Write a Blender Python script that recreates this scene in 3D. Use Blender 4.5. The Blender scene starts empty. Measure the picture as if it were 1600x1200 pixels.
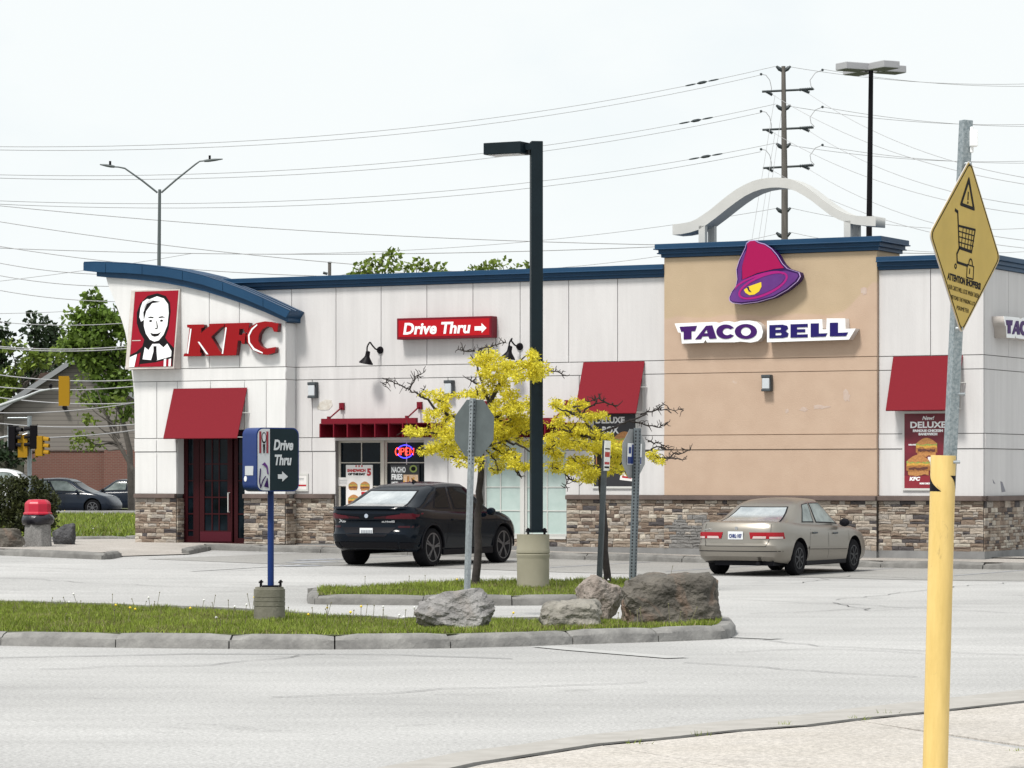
import bpy, bmesh, math, random
from mathutils import Vector, Matrix, noise
from mathutils.bvhtree import BVHTree
random.seed(7)
S = bpy.context.scene
COL = S.collection
PI = math.pi
R = math.radians
# ------------------------------------------------------------------ camera
F, HPX, CAMZ = 5050.0, 743.0, 1.9            # focal length and eye level in photograph pixels
cd = bpy.data.cameras.new('camera'); cam = bpy.data.objects.new('camera', cd); COL.objects.link(cam)
cd.sensor_width = 36.0; cd.lens = 36.0 * F / 1600.0
cd.shift_y = (HPX - 600.0) / 1600.0
cd.clip_start = 0.5; cd.clip_end = 6000
cam.location = (0, 0, CAMZ); cam.rotation_euler = (R(90), 0, 0)
S.camera = cam
# ------------------------------------------------------------------ sky and sun
SUN_EL, SUN_DIR = R(57), Vector((-0.62, -0.78, 0)).normalized()
world = bpy.data.worlds.new('World'); S.world = world; world.use_nodes = True
wn, wl = world.node_tree.nodes, world.node_tree.links
bg = wn['Background']; bg.inputs[1].default_value = 0.0525
sky = wn.new('ShaderNodeTexSky'); sky.sky_type = 'NISHITA'; sky.sun_disc = False
sky.sun_elevation = SUN_EL; sky.sun_rotation = math.atan2(SUN_DIR.x, SUN_DIR.y)
tc = wn.new('ShaderNodeTexCoord'); mp = wn.new('ShaderNodeMapping'); mp.inputs['Scale'].default_value = (1, 1, 2.2)
mp.inputs['Location'].default_value = (0.3, 0.0, 0.15)
nz = wn.new('ShaderNodeTexNoise'); nz.inputs['Scale'].default_value = 7.0; nz.inputs['Detail'].default_value = 6; nz.inputs['Roughness'].default_value = .55
rp = wn.new('ShaderNodeValToRGB'); rp.color_ramp.elements[0].position = .30; rp.color_ramp.elements[1].position = .50
rp.color_ramp.elements[0].color = (.86, .86, .86, 1); rp.color_ramp.elements[1].color = (1, 1, 1, 1)
mx = wn.new('ShaderNodeMix'); mx.data_type = 'RGBA'
wl.new(tc.outputs['Generated'], mp.inputs[0]); wl.new(mp.outputs[0], nz.inputs['Vector']); wl.new(nz.outputs[0], rp.inputs[0])
wl.new(rp.outputs[0], mx.inputs[0]); wl.new(sky.outputs[0], mx.inputs[6])
mx.inputs[7].default_value = (6.7, 7.0, 7.04, 1)          # the bright overcast layer
wl.new(mx.outputs[2], bg.inputs[0])
sd = bpy.data.lights.new('sun', 'SUN'); sd.energy = 1.5; sd.angle = R(11); sd.color = (1, .96, .9)
sun = bpy.data.objects.new('sun', sd); COL.objects.link(sun)
sun.rotation_euler = (Vector((SUN_DIR.x * math.cos(SUN_EL), SUN_DIR.y * math.cos(SUN_EL), math.sin(SUN_EL)))).to_track_quat('Z', 'Y').to_euler()
sun.location = (-20, -20, 60)
S.view_settings.view_transform = 'Standard'; S.view_settings.look = 'None'
S.view_settings.exposure = 1.42; S.view_settings.gamma = 1
S.view_settings.use_curve_mapping = False
S.render.engine = 'CYCLES'; S.cycles.max_bounces = 6
# ------------------------------------------------------------------ geometry of the place
CX, CY = 9.718, 66.59                        # front right corner of the restaurant
EX, EY = Vector((.8825, -.4704)), Vector((.4704, .8825))
BROT = math.atan2(EX.y, EX.x)
def l2w(x, y): return Vector((CX + EX.x * x + EY.x * y, CY + EX.y * x + EY.y * y))
def w2l(X, Y):
    dx, dy = X - CX, Y - CY
    return dx * EX.x + dy * EX.y, dx * EY.x + dy * EY.y
def clamp(v, a=0., b=1.): return max(a, min(b, v))
def zg(X, Y):                                # the lot rises gently towards the left end of the restaurant
    lx, ly = w2l(X, Y)
    return .0111 * clamp(-(lx + 1.45), 0, 22) * clamp((Y - 50) / 16) + .0
def W(px, py, Y): return Vector(((px - 800) * Y / F, Y, CAMZ + (HPX - py) * Y / F))
def gp(px, py, dz=0.):                       # where the line of sight meets the ground
    Y = 45.
    for _ in range(60):
        Y = (CAMZ - zg((px - 800) * Y / F, Y) - dz) * F / (py - HPX)
    X = (px - 800) * Y / F
    return Vector((X, Y, zg(X, Y) + dz))
def bl(px, py, yo=0.):                       # a sight line against the facade plane: local x, z
    dx = (px - 800) / F
    c = CX * EY.x + CY * EY.y + yo
    Y = c / (dx * EY.x + EY.y)
    lx, _ = w2l(dx * Y, Y)
    return lx, CAMZ + (HPX - py) * Y / F
def bx(px, yo=0.): return bl(px, 600, yo)[0]
# ------------------------------------------------------------------ objects
def link(o, parent=None):
    COL.objects.link(o)
    if parent is not None: o.parent = parent
    return o
def tag(o, label=None, cat=None, group=None, kind=None):
    if label: o['label'] = label
    if cat: o['category'] = cat
    if group: o['group'] = group
    if kind: o['kind'] = kind
    return o
def thing(name, label, cat, loc=(0, 0, 0), rz=0., group=None):
    o = bpy.data.objects.new(name, None); o.empty_display_size = .2; COL.objects.link(o)
    o.location = loc; o.rotation_euler = (0, 0, rz)
    return tag(o, label, cat, group)
class MB:
    def __init__(s): s.v = []; s.f = []; s.m = []
    def add(s, vs, fs, mi=0):
        n = len(s.v); s.v.extend([tuple(v) for v in vs]); s.f.extend([tuple(i + n for i in f) for f in fs]); s.m.extend([mi] * len(fs)); return s
    def box(s, a, b, mi=0, M=None):
        x0, y0, z0 = a; x1, y1, z1 = b
        vs = [(x0, y0, z0), (x1, y0, z0), (x1, y1, z0), (x0, y1, z0), (x0, y0, z1), (x1, y0, z1), (x1, y1, z1), (x0, y1, z1)]
        if M is not None: vs = [M @ Vector(v) for v in vs]
        return s.add(vs, [(0, 3, 2, 1), (4, 5, 6, 7), (0, 1, 5, 4), (1, 2, 6, 5), (2, 3, 7, 6), (3, 0, 4, 7)], mi)
    def tube(s, pts, rad, n=6, mi=0, cap=True):
        pts = [Vector(p) for p in pts]
        if not isinstance(rad, (list, tuple)): rad = [rad] * len(pts)
        base = len(s.v); prev = None
        for i, p in enumerate(pts):
            d = (pts[min(i + 1, len(pts) - 1)] - pts[max(i - 1, 0)])
            if d.length < 1e-9: d = Vector((0, 0, 1))
            d.normalize()
            if prev is None:
                u = d.cross(Vector((0, 0, 1)) if abs(d.z) < .9 else Vector((1, 0, 0))).normalized()
            else:
                u = prev - d * prev.dot(d)
                u = u.normalized() if u.length > 1e-6 else d.cross(Vector((1, 0, 0))).normalized()
            prev = u; w = d.cross(u)
            for k in range(n):
                a = 2 * PI * k / n
                s.v.append(tuple(p + (u * math.cos(a) + w * math.sin(a)) * rad[i]))
        for i in range(len(pts) - 1):
            for k in range(n):
                a, b = base + i * n + k, base + i * n + (k + 1) % n
                s.f.append((a, b, b + n, a + n)); s.m.append(mi)
        if cap:
            s.f.append(tuple(base + k for k in range(n))[::-1]); s.m.append(mi)
            e = base + (len(pts) - 1) * n
            s.f.append(tuple(e + k for k in range(n))); s.m.append(mi)
        return s
    def lathe(s, prof, n=20, c=(0, 0, 0), axis='z', mi=0):
        base = len(s.v)
        for r_, z in prof:
            for k in range(n):
                a = 2 * PI * k / n
                p = (r_ * math.cos(a), r_ * math.sin(a), z)
                if axis == 'y': p = (p[0], p[2], p[1])
                if axis == 'x': p = (p[2], p[0], p[1])
                s.v.append((p[0] + c[0], p[1] + c[1], p[2] + c[2]))
        for i in range(len(prof) - 1):
            for k in range(n):
                a, b = base + i * n + k, base + i * n + (k + 1) % n
                s.f.append((a, b, b + n, a + n) if axis != 'y' else (b, a, a + n, b + n)); s.m.append(mi)
        s.f.append(tuple(base + k for k in range(n))[::-1]); s.m.append(mi)
        e = base + (len(prof) - 1) * n
        s.f.append(tuple(e + k for k in range(n))); s.m.append(mi)
        return s
    def mesh(s, name, mats, smooth=None):
        me = bpy.data.meshes.new(name)
        me.from_pydata(s.v, [], s.f)
        for m in (mats if isinstance(mats, (list, tuple)) else [mats]): me.materials.append(m)
        if any(s.m): me.polygons.foreach_set('material_index', s.m)
        if smooth is not None:
            bm = bmesh.new(); bm.from_mesh(me); bmesh.ops.recalc_face_normals(bm, faces=bm.faces); bm.to_mesh(me); bm.free()
            me.polygons.foreach_set('use_smooth', [True] * len(me.polygons))
            if smooth > 0: me.set_sharp_from_angle(angle=R(smooth))
        me.update()
        return me
    def build(s, name, mats, parent=None, smooth=None, bevel=0.):
        o = bpy.data.objects.new(name, s.mesh(name, mats, smooth))
        if bevel:
            b = o.modifiers.new('bevel', 'BEVEL'); b.width = bevel; b.segments = 2; b.limit_method = 'ANGLE'
        return link(o, parent)
def to_mesh(o):
    dg = bpy.context.evaluated_depsgraph_get()
    me = bpy.data.meshes.new_from_object(o.evaluated_get(dg)); return me
def outline(loops, depth, mats, name, parent=None, M=None, bevel=0.):
    """filled 2-D outline (holes allowed) in x, z, standing from y=0 (back) to y=-depth (front)"""
    c = bpy.data.curves.new(name, 'CURVE'); c.dimensions = '2D'; c.fill_mode = 'BOTH'; c.extrude = depth / 2
    if bevel: c.bevel_depth = bevel; c.bevel_resolution = 1
    for lp in loops:
        sp = c.splines.new('POLY'); sp.points.add(len(lp) - 1); sp.use_cyclic_u = True
        for p, q in zip(sp.points, lp): p.co = (q[0], q[1], 0, 1)
    t = bpy.data.objects.new(name, c); COL.objects.link(t); me = to_mesh(t)
    bpy.data.objects.remove(t); bpy.data.curves.remove(c)
    T = Matrix(((1, 0, 0, 0), (0, 0, -1, -depth / 2), (0, 1, 0, 0), (0, 0, 0, 1)))
    me.transform(T if M is None else M @ T)
    me.materials.clear()
    for m in (mats if isinstance(mats, (list, tuple)) else [mats]): me.materials.append(m)
    me.name = name
    return link(bpy.data.objects.new(name, me), parent)
def text(s, size, mat, name, parent, x, z, y=0., width=None, shear=0., bold=0., depth=.004, align='CENTER', M=None, gap=1.):
    c = bpy.data.curves.new(name, 'FONT'); c.body = s; c.size = size; c.extrude = depth / 2; c.offset = bold
    c.align_x = 'LEFT'; c.resolution_u = 3; c.space_character = gap
    t = bpy.data.objects.new(name, c); COL.objects.link(t); me = to_mesh(t)
    bpy.data.objects.remove(t); bpy.data.curves.remove(c)
    if len(me.vertices):
        xs = [v.co.x for v in me.vertices]; x0, x1 = min(xs), max(xs)
        k = (width / (x1 - x0)) if width else 1.
        for v in me.vertices:
            px_ = (v.co.x - x0) * k
            if align == 'CENTER': px_ -= (x1 - x0) * k / 2
            px_ += v.co.y * shear
            v.co = (x + px_, y - depth / 2 - v.co.z, z + v.co.y)
    if M is not None: me.transform(M)
    me.materials.clear(); me.materials.append(mat)
    return link(bpy.data.objects.new(name, me), parent)
def ell(cx, cz, rx, rz, n=28, a0=0., a1=2 * PI):
    full = abs(a1 - a0) > 6.28
    return [(cx + rx * math.cos(a0 + (a1 - a0) * i / (n if full else n - 1)), cz + rz * math.sin(a0 + (a1 - a0) * i / (n if full else n - 1))) for i in range(n)]
def sheet(name, pts, mat, kind='structure', parent=None):     # flat polygon of (x, y, z) points
    bm = bmesh.new(); f = bm.faces.new([bm.verts.new(p) for p in pts]); bmesh.ops.triangulate(bm, faces=[f])
    me = bpy.data.meshes.new(name); 
    bmesh.ops.recalc_face_normals(bm, faces=bm.faces)
    if sum(f.normal.z for f in bm.faces) < 0: bmesh.ops.reverse_faces(bm, faces=bm.faces)
    bm.to_mesh(me); bm.free(); me.materials.append(mat)
    o = link(bpy.data.objects.new(name, me), parent); return tag(o, kind=kind) if parent is None else o
def copy_tree(o, parent=None):
    c = o.copy(); COL.objects.link(c); c.parent = parent
    for ch in list(o.children): copy_tree(ch, c)
    return c
# ------------------------------------------------------------------ materials
def mat(name, col, rough=.6, metal=0., var=.0, scale=6., col2=None, bump=0., bscale=None, spec=.5, coat=0., island=0., stretch=None, emit=0., detail=5., ior=None):
    m = bpy.data.materials.new(name); m.use_nodes = True
    n, l = m.node_tree.nodes, m.node_tree.links; b = n['Principled BSDF']
    b.inputs['Base Color'].default_value = (*col, 1); b.inputs['Roughness'].default_value = rough
    b.inputs['Metallic'].default_value = metal; b.inputs['Specular IOR Level'].default_value = spec
    if ior: b.inputs['IOR'].default_value = ior
    if coat: b.inputs['Coat Weight'].default_value = coat; b.inputs['Coat Roughness'].default_value = .04
    if emit: b.inputs['Emission Color'].default_value = (*col, 1); b.inputs['Emission Strength'].default_value = emit
    out = None; tcn = n.new('ShaderNodeTexCoord'); vec = tcn.outputs['Object']
    if stretch:
        mpn = n.new('ShaderNodeMapping'); mpn.inputs['Scale'].default_value = stretch; l.new(vec, mpn.inputs[0]); vec = mpn.outputs[0]
    if var or col2:
        t = n.new('ShaderNodeTexNoise'); t.inputs['Scale'].default_value = scale; t.inputs['Detail'].default_value = detail; t.inputs['Roughness'].default_value = .62
        l.new(vec, t.inputs['Vector'])
        rmp = n.new('ShaderNodeValToRGB'); e = rmp.color_ramp.elements
        e[0].position = .32; e[1].position = .68
        c2 = col2 if col2 else tuple(min(1, c * (1 + var)) for c in col)
        c1 = col if col2 else tuple(c * (1 - var) for c in col)
        e[0].color = (*c1, 1); e[1].color = (*c2, 1)
        l.new(t.outputs[0], rmp.inputs[0]); out = rmp.outputs[0]
    if island:
        g = n.new('ShaderNodeNewGeometry'); h = n.new('ShaderNodeHueSaturation')
        r1 = n.new('ShaderNodeMapRange'); r1.inputs[3].default_value = 1 - island; r1.inputs[4].default_value = 1 + island
        l.new(g.outputs['Random Per Island'], r1.inputs[0]); l.new(r1.outputs[0], h.inputs['Value'])
        if out: l.new(out, h.inputs['Color'])
        else: h.inputs['Color'].default_value = (*col, 1)
        out = h.outputs[0]
    if out: l.new(out, b.inputs['Base Color'])
    if bump:
        t2 = n.new('ShaderNodeTexNoise'); t2.inputs['Scale'].default_value = bscale or scale * 8; t2.inputs['Detail'].default_value = 4
        l.new(vec, t2.inputs['Vector'])
        bp = n.new('ShaderNodeBump'); bp.inputs['Strength'].default_value = 1; bp.inputs['Distance'].default_value = bump
        l.new(t2.outputs[0], bp.inputs['Height']); l.new(bp.outputs[0], b.inputs['Normal'])
    return m
def leafmat(name, col, col2, island=.3, trans=.35, scale=1.2):
    m = mat(name, col, .55, col2=col2, scale=scale, island=island, spec=.25)
    n, l = m.node_tree.nodes, m.node_tree.links; b = n['Principled BSDF']
    tr = n.new('ShaderNodeBsdfTranslucent'); ms = n.new('ShaderNodeMixShader'); ms.inputs[0].default_value = trans
    src = b.inputs['Base Color'].links[0].from_socket
    l.new(src, tr.inputs[0]); l.new(b.outputs[0], ms.inputs[1]); l.new(tr.outputs[0], ms.inputs[2])
    l.new(ms.outputs[0], n['Material Output'].inputs[0]); return m
M_ = {}
M_['stucco'] = mat('stucco', (.545, .533, .535), .9, col2=(.60, .588, .588), scale=.9, bump=.004, bscale=40, stretch=(1.6, 1.6, .35))
M_['stucco_white'] = mat('stucco_white', (.63, .632, .63), .9, col2=(.68, .68, .678), scale=.9, bump=.004, bscale=40, stretch=(1.6, 1.6, .35))
def streaks(m, sc=(3.2, 3.2, .16), lo=.925, hi=1.025):
    n, l = m.node_tree.nodes, m.node_tree.links; b = n['Principled BSDF']; src = b.inputs['Base Color'].links[0].from_socket
    tcn = n.new('ShaderNodeTexCoord'); mpn = n.new('ShaderNodeMapping'); mpn.inputs['Scale'].default_value = sc; l.new(tcn.outputs['Object'], mpn.inputs[0])
    t = n.new('ShaderNodeTexNoise'); t.inputs['Scale'].default_value = 1.6; t.inputs['Detail'].default_value = 7; t.inputs['Roughness'].default_value = .65; l.new(mpn.outputs[0], t.inputs['Vector'])
    mr = n.new('ShaderNodeMapRange'); mr.inputs[1].default_value = .28; mr.inputs[2].default_value = .6; mr.inputs[3].default_value = lo; mr.inputs[4].default_value = hi; l.new(t.outputs[0], mr.inputs[0])
    h = n.new('ShaderNodeHueSaturation'); l.new(src, h.inputs['Color']); l.new(mr.outputs[0], h.inputs['Value']); l.new(h.outputs[0], b.inputs['Base Color'])
streaks(M_['stucco']); streaks(M_['stucco_white'], lo=.945)
M_['joint'] = mat('joint', (.25, .24, .24), .95)
M_['ledge'] = mat('ledge', (.115, .085, .075), .8, var=.2, scale=3)
M_['foundation'] = mat('foundation', (.2, .2, .2), .9, var=.18, scale=2, bump=.004)
M_['mortar'] = mat('mortar', (.055, .048, .042), .95)
M_['blue_metal'] = mat('blue_metal', (.007, .040, .095), .45, col2=(.011, .054, .12), scale=.8, spec=.28)
M_['roof_flat'] = mat('roof_flat', (.18, .18, .18), .9)
M_['red_fabric'] = mat('red_fabric', (.182, .018, .026), .95, var=.12, scale=90, spec=.1)
M_['red_metal'] = mat('red_metal', (.15, .005, .015), .5, spec=.2)
M_['red_sign'] = mat('red_sign', (.40, .004, .010), .4, spec=.2)
M_['red_letter'] = mat('red_letter', (.25, .004, .007), .4, spec=.2)
M_['white_sign'] = mat('white_sign', (.82, .83, .84), .4)
M_['white_edge'] = mat('white_edge', (.5, .46, .43), .6, var=.15, scale=3)
M_['black'] = mat('black', (.005, .005, .008), .6, spec=.15)
M_['dark_print'] = mat('dark_print', (.008, .007, .008), .6, spec=.12)
M_['door_red'] = mat('door_red', (.030, .004, .006), .5, spec=.15)
M_['glass'] = mat('glass', (.004, .008, .012), .05, var=.8, scale=1.2, spec=.14)  # noise in the colour stands in for reflections and the room behind
M_['glass_mint'] = mat('glass_mint', (.38, .48, .455), .28, col2=(.47, .56, .54), scale=2.5)
M_['alu'] = mat('alu', (.55, .55, .53), .45)
M_['lens'] = mat('lens', (.5, .53, .56), .25)
M_['lamp_black'] = mat('lamp_black', (.004, .003, .005), .5, spec=.15)
M_['dark_pole'] = mat('dark_pole', (.006, .013, .018), .5, var=.15, scale=2, spec=.18)
M_['concrete'] = mat('concrete', (.22, .215, .2), .92, col2=(.36, .355, .33), scale=2.2, bump=.004, bscale=50)
M_['concrete_warm'] = mat('concrete_warm', (.25, .235, .175), .9, col2=(.31, .29, .225), scale=1.5, bump=.003, bscale=60)
M_['concrete_dark'] = mat('concrete_dark', (.13, .125, .095), .95, col2=(.21, .2, .165), scale=4, bump=.006, bscale=30)
M_['galv'] = mat('galv', (.30, .33, .35), .42, metal=.55, var=.22, scale=25)
M_['galv_dark'] = mat('galv_dark', (.055, .066, .074), .55, metal=.3, var=.2, scale=8)
M_['sign_back'] = mat('sign_back', (.10, .118, .122), .55, metal=.1, spec=.3, var=.12, scale=5)
M_['hole'] = mat('hole', (.01, .01, .012), .9)
M_['wood_pole'] = mat('wood_pole', (.12, .11, .1), .9, var=.25, scale=2, stretch=(4, 4, .4))
M_['wire'] = mat('wire', (.33, .33, .34), .85)
M_['bark'] = mat('bark', (.032, .026, .025), .95, var=.35, scale=8, bump=.01, bscale=20)
M_['bark_grey'] = mat('bark_grey', (.09, .08, .07), .95, var=.3, scale=4)
M_['tyre'] = mat('tyre', (.007, .007, .009), .85, spec=.15)
M_['trim'] = mat('trim', (.006, .006, .009), .6, spec=.15)
M_['yellow_post'] = mat('yellow_post', (.60, .43, .14), .55, col2=(.74, .54, .20), scale=2.2, stretch=(5, 5, .8), bump=.002, bscale=60)
def scuffs(m, col, scale, t0, t1, amt, stretch=(1, 1, 1)):
    n, l = m.node_tree.nodes, m.node_tree.links; b = n['Principled BSDF']; src = b.inputs['Base Color'].links[0].from_socket
    tcn = n.new('ShaderNodeTexCoord'); mpn = n.new('ShaderNodeMapping'); mpn.inputs['Scale'].default_value = stretch; l.new(tcn.outputs['Object'], mpn.inputs[0])
    t = n.new('ShaderNodeTexNoise'); t.inputs['Scale'].default_value = scale; t.inputs['Detail'].default_value = 9; t.inputs['Roughness'].default_value = .7; t.inputs['Distortion'].default_value = .6; l.new(mpn.outputs[0], t.inputs['Vector'])
    mr = n.new('ShaderNodeMapRange'); mr.inputs[1].default_value = t0; mr.inputs[2].default_value = t1; mr.inputs[4].default_value = amt; l.new(t.outputs[0], mr.inputs[0])
    mx = n.new('ShaderNodeMix'); mx.data_type = 'RGBA'; l.new(mr.outputs[0], mx.inputs[0]); l.new(src, mx.inputs[6]); mx.inputs[7].default_value = (*col, 1); l.new(mx.outputs[2], b.inputs['Base Color'])
scuffs(M_['yellow_post'], (.20, .14, .07), 7, .62, .70, .6, (1, 1, .5)); scuffs(M_['yellow_post'], (.10, .08, .06), 30, .68, .72, .7)
M_['yellow_sign'] = mat('yellow_sign', (.52, .375, .095), .55, spec=.25, var=.06, scale=5)
# ================================================================== ground
def asphalt_mat(name, c1, c2, streak=(.25, 1.2, 1)):
    m = mat(name, c1, .93, col2=c2, scale=1.1, bump=.004, bscale=70, stretch=streak, detail=7)
    n, l = m.node_tree.nodes, m.node_tree.links; b = n['Principled BSDF']
    src = b.inputs['Base Color'].links[0].from_socket
    tcn = n.new('ShaderNodeTexCoord')
    t = n.new('ShaderNodeTexNoise'); t.inputs['Scale'].default_value = 28; t.inputs['Detail'].default_value = 6; t.inputs['Roughness'].default_value = .85
    l.new(tcn.outputs['Object'], t.inputs['Vector'])
    mr = n.new('ShaderNodeMapRange'); mr.inputs[1].default_value = .36; mr.inputs[2].default_value = .64; mr.inputs[3].default_value = .60; mr.inputs[4].default_value = 1.38
    l.new(t.outputs[0], mr.inputs[0])
    t2 = n.new('ShaderNodeTexNoise'); t2.inputs['Scale'].default_value = .16; t2.inputs['Detail'].default_value = 4
    l.new(tcn.outputs['Object'], t2.inputs['Vector'])
    mr2 = n.new('ShaderNodeMapRange'); mr2.inputs[1].default_value = .35; mr2.inputs[2].default_value = .65; mr2.inputs[3].default_value = .84; mr2.inputs[4].default_value = 1.10
    l.new(t2.outputs[0], mr2.inputs[0])
    mu = n.new('ShaderNodeMath'); mu.operation = 'MULTIPLY'; l.new(mr.outputs[0], mu.inputs[0]); l.new(mr2.outputs[0], mu.inputs[1])
    # old stains and patches: blotches of their own shape
    t3 = n.new('ShaderNodeTexNoise'); t3.inputs['Scale'].default_value = .55; t3.inputs['Detail'].default_value = 8; t3.inputs['Roughness'].default_value = .7; t3.inputs['Distortion'].default_value = .8; l.new(tcn.outputs['Object'], t3.inputs['Vector'])
    mr3 = n.new('ShaderNodeMapRange'); mr3.inputs[1].default_value = .60; mr3.inputs[2].default_value = .74; mr3.inputs[3].default_value = 1; mr3.inputs[4].default_value = .70; l.new(t3.outputs[0], mr3.inputs[0])
    t4 = n.new('ShaderNodeTexVoronoi'); t4.inputs['Scale'].default_value = 9; l.new(tcn.outputs['Object'], t4.inputs['Vector'])
    mr4 = n.new('ShaderNodeMapRange'); mr4.inputs[1].default_value = .06; mr4.inputs[2].default_value = .10; mr4.inputs[3].default_value = .55; mr4.inputs[4].default_value = 1; l.new(t4.outputs['Distance'], mr4.inputs[0])
    mu2 = n.new('ShaderNodeMath'); mu2.operation = 'MULTIPLY'; l.new(mu.outputs[0], mu2.inputs[0]); l.new(mr3.outputs[0], mu2.inputs[1])
    mu = n.new('ShaderNodeMath'); mu.operation = 'MULTIPLY'; l.new(mu2.outputs[0], mu.inputs[0]); l.new(mr4.outputs[0], mu.inputs[1])
    h = n.new('ShaderNodeHueSaturation'); l.new(src, h.inputs['Color']); l.new(mu.outputs[0], h.inputs['Value']); l.new(h.outputs[0], b.inputs['Base Color'])
    return m
M_['asphalt'] = asphalt_mat('asphalt', (.338, .335, .332), (.395, .392, .388))
M_['asphalt_bay'] = asphalt_mat('asphalt_bay', (.25, .245, .235), (.295, .29, .28))
M_['walk'] = asphalt_mat('walk', (.41, .38, .345), (.47, .44, .41), (1, 1, 1))
M_['sidewalk'] = asphalt_mat('sidewalk', (.32, .295, .27), (.385, .36, .335), (1, 1, 1))
M_['road'] = mat('road', (.16, .16, .16), .9, var=.15, scale=.5)
M_['dirt'] = mat('dirt', (.06, .07, .03), .95, var=.4, scale=.3)
M_['soil'] = mat('soil', (.05, .065, .018), .95, col2=(.095, .105, .035), scale=3)
M_['lawn'] = mat('lawn', (.05, .078, .013), .95, col2=(.09, .125, .025), scale=.8, bump=.03, bscale=12)
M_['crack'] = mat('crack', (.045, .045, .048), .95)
M_['tar'] = mat('tar', (.13, .13, .135), .9)
M_['paint'] = mat('paint', (.41, .41, .405), .9, col2=(.335, .335, .33), scale=7)
M_['paint_blue'] = mat('paint_blue', (.30, .32, .37), .85, col2=(.265, .265, .27), scale=6)

sheet('ground', [(-2500, -200, -.25), (2500, -200, -.25), (2500, 5000, -.25), (-2500, 5000, -.25)], M_['dirt'])
def grid(name, x0, x1, y0, y1, nx, ny, mat_, dz=0., keep=None):
    mb = MB(); idx = {}
    for j in range(ny + 1):
        for i in range(nx + 1):
            x, y = x0 + (x1 - x0) * i / nx, y0 + (y1 - y0) * j / ny
            idx[i, j] = len(mb.v); mb.v.append((x, y, zg(x, y) + dz))
    for j in range(ny):
        for i in range(nx):
            mb.f.append((idx[i, j], idx[i + 1, j], idx[i + 1, j + 1], idx[i, j + 1])); mb.m.append(0)
    return tag(mb.build(name, mat_), kind='structure')
lot = grid('parking_lot', -45, 45, 6, 90, 45, 84, M_['asphalt'])
# worn parking bays along the front of the restaurant, one slightly darker sheet
YK = -1.21                                    # kerb line in front of the facade (local y)
mb = MB(); nb = 40
for i in range(nb + 1):
    lx = -15.6 + 24 * i / nb
    for j in range(9):
        ly = YK - .0 - 6.6 * j / 8 - (.25 * math.sin(lx * .9) if j == 8 else 0)
        p = l2w(lx, ly); mb.v.append((p.x, p.y, zg(p.x, p.y) + .006))
for i in range(nb):
    for j in range(8):
        a = i * 9 + j; mb.f.append((a, a + 1, a + 10, a + 9)); mb.m.append(0)
tag(mb.build('parking_bay', M_['asphalt_bay'], smooth=0), kind='structure')

def ribbon(name, px, w, mat_, dz, jit=.0, parent=None, pxs=True):
    pts = [gp(*p) for p in px] if pxs else [Vector(p) for p in px]
    fine = []
    for a, b in zip(pts[:-1], pts[1:]):
        n = max(2, int((b - a).length / .35))
        for k in range(n): fine.append(a.lerp(b, k / n))
    fine.append(pts[-1])
    mb = MB()
    for i, p in enumerate(fine):
        d = (fine[min(i + 1, len(fine) - 1)] - fine[max(i - 1, 0)]); d.z = 0; d.normalize(); nn = Vector((-d.y, d.x, 0))
        q = p + nn * (noise.noise(p * 1.3) * jit + noise.noise(p * 5) * jit * .4); ww = w * (.6 + .8 * abs(noise.noise(p * 2.2))) if jit else w
        for sg in (-1, 1):
            r_ = q + nn * ww * sg / 2; mb.v.append((r_.x, r_.y, zg(r_.x, r_.y) + dz))
    for i in range(len(fine) - 1):
        a = 2 * i; mb.f.append((a, a + 2, a + 3, a + 1)); mb.m.append(0)
    o = mb.build(name, mat_, parent, smooth=0)
    return tag(o, kind='structure') if parent is None else o
for px in ([(1160, 998), (1290, 1010), (1440, 1018), (1700, 1030)], [(1060, 1037), (1200, 1043), (1300, 1052), (1440, 1058)],
           [(1120, 936), (1300, 943), (1600, 960), (1700, 964)], [(1310, 938), (1420, 925), (1520, 915), (1700, 905)],
           [(0, 903), (120, 910), (300, 918), (470, 922), (640, 918)], [(1180, 960), (1400, 950), (1500, 948)],
           [(500, 1022), (330, 1040), (60, 1046)], [(420, 1090), (700, 1078), (1000, 1066)], [(0, 885), (200, 893), (400, 892)],
           [(1240, 912), (1330, 900), (1450, 905)], [(1150, 1020), (1300, 1014), (1440, 1022)], [(1300, 942), (1360, 955), (1420, 952)]):
    ribbon('pavement_crack', px, .024, M_['crack'], .010, .25, lot)
ribbon('tar_seam', [(-60, 1030), (300, 1022), (620, 1024), (800, 1030)], .05, M_['tar'], .009, .1, lot)
ribbon('painted_line', [(850, 1011), (900, 1016), (1060, 1029)], .30, M_['paint'], .009, 0, lot)
ribbon('painted_line', [(1148, 996), (1215, 999)], .25, M_['paint'], .009, 0, lot)
ribbon('painted_line', [(300, 893), (560, 878)], .10, M_['paint'], .011, 0, lot)
for px in ([(455, 880), (520, 878)], [(470, 876), (530, 874)], [(440, 885), (500, 884)]):
    ribbon('accessible_bay_marking', px, .45, M_['paint_blue'], .011, 0, lot)
for lx in (-12.7, -9.6, -6.9, -4.2, -1.4, 1.4):
    a, b = l2w(lx, YK - .3), l2w(lx, YK - 5.2)
    ribbon('bay_line', [(a.x, a.y, 0), (b.x, b.y, 0)], .09, M_['paint_blue'], .011, 0, lot, False)

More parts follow.
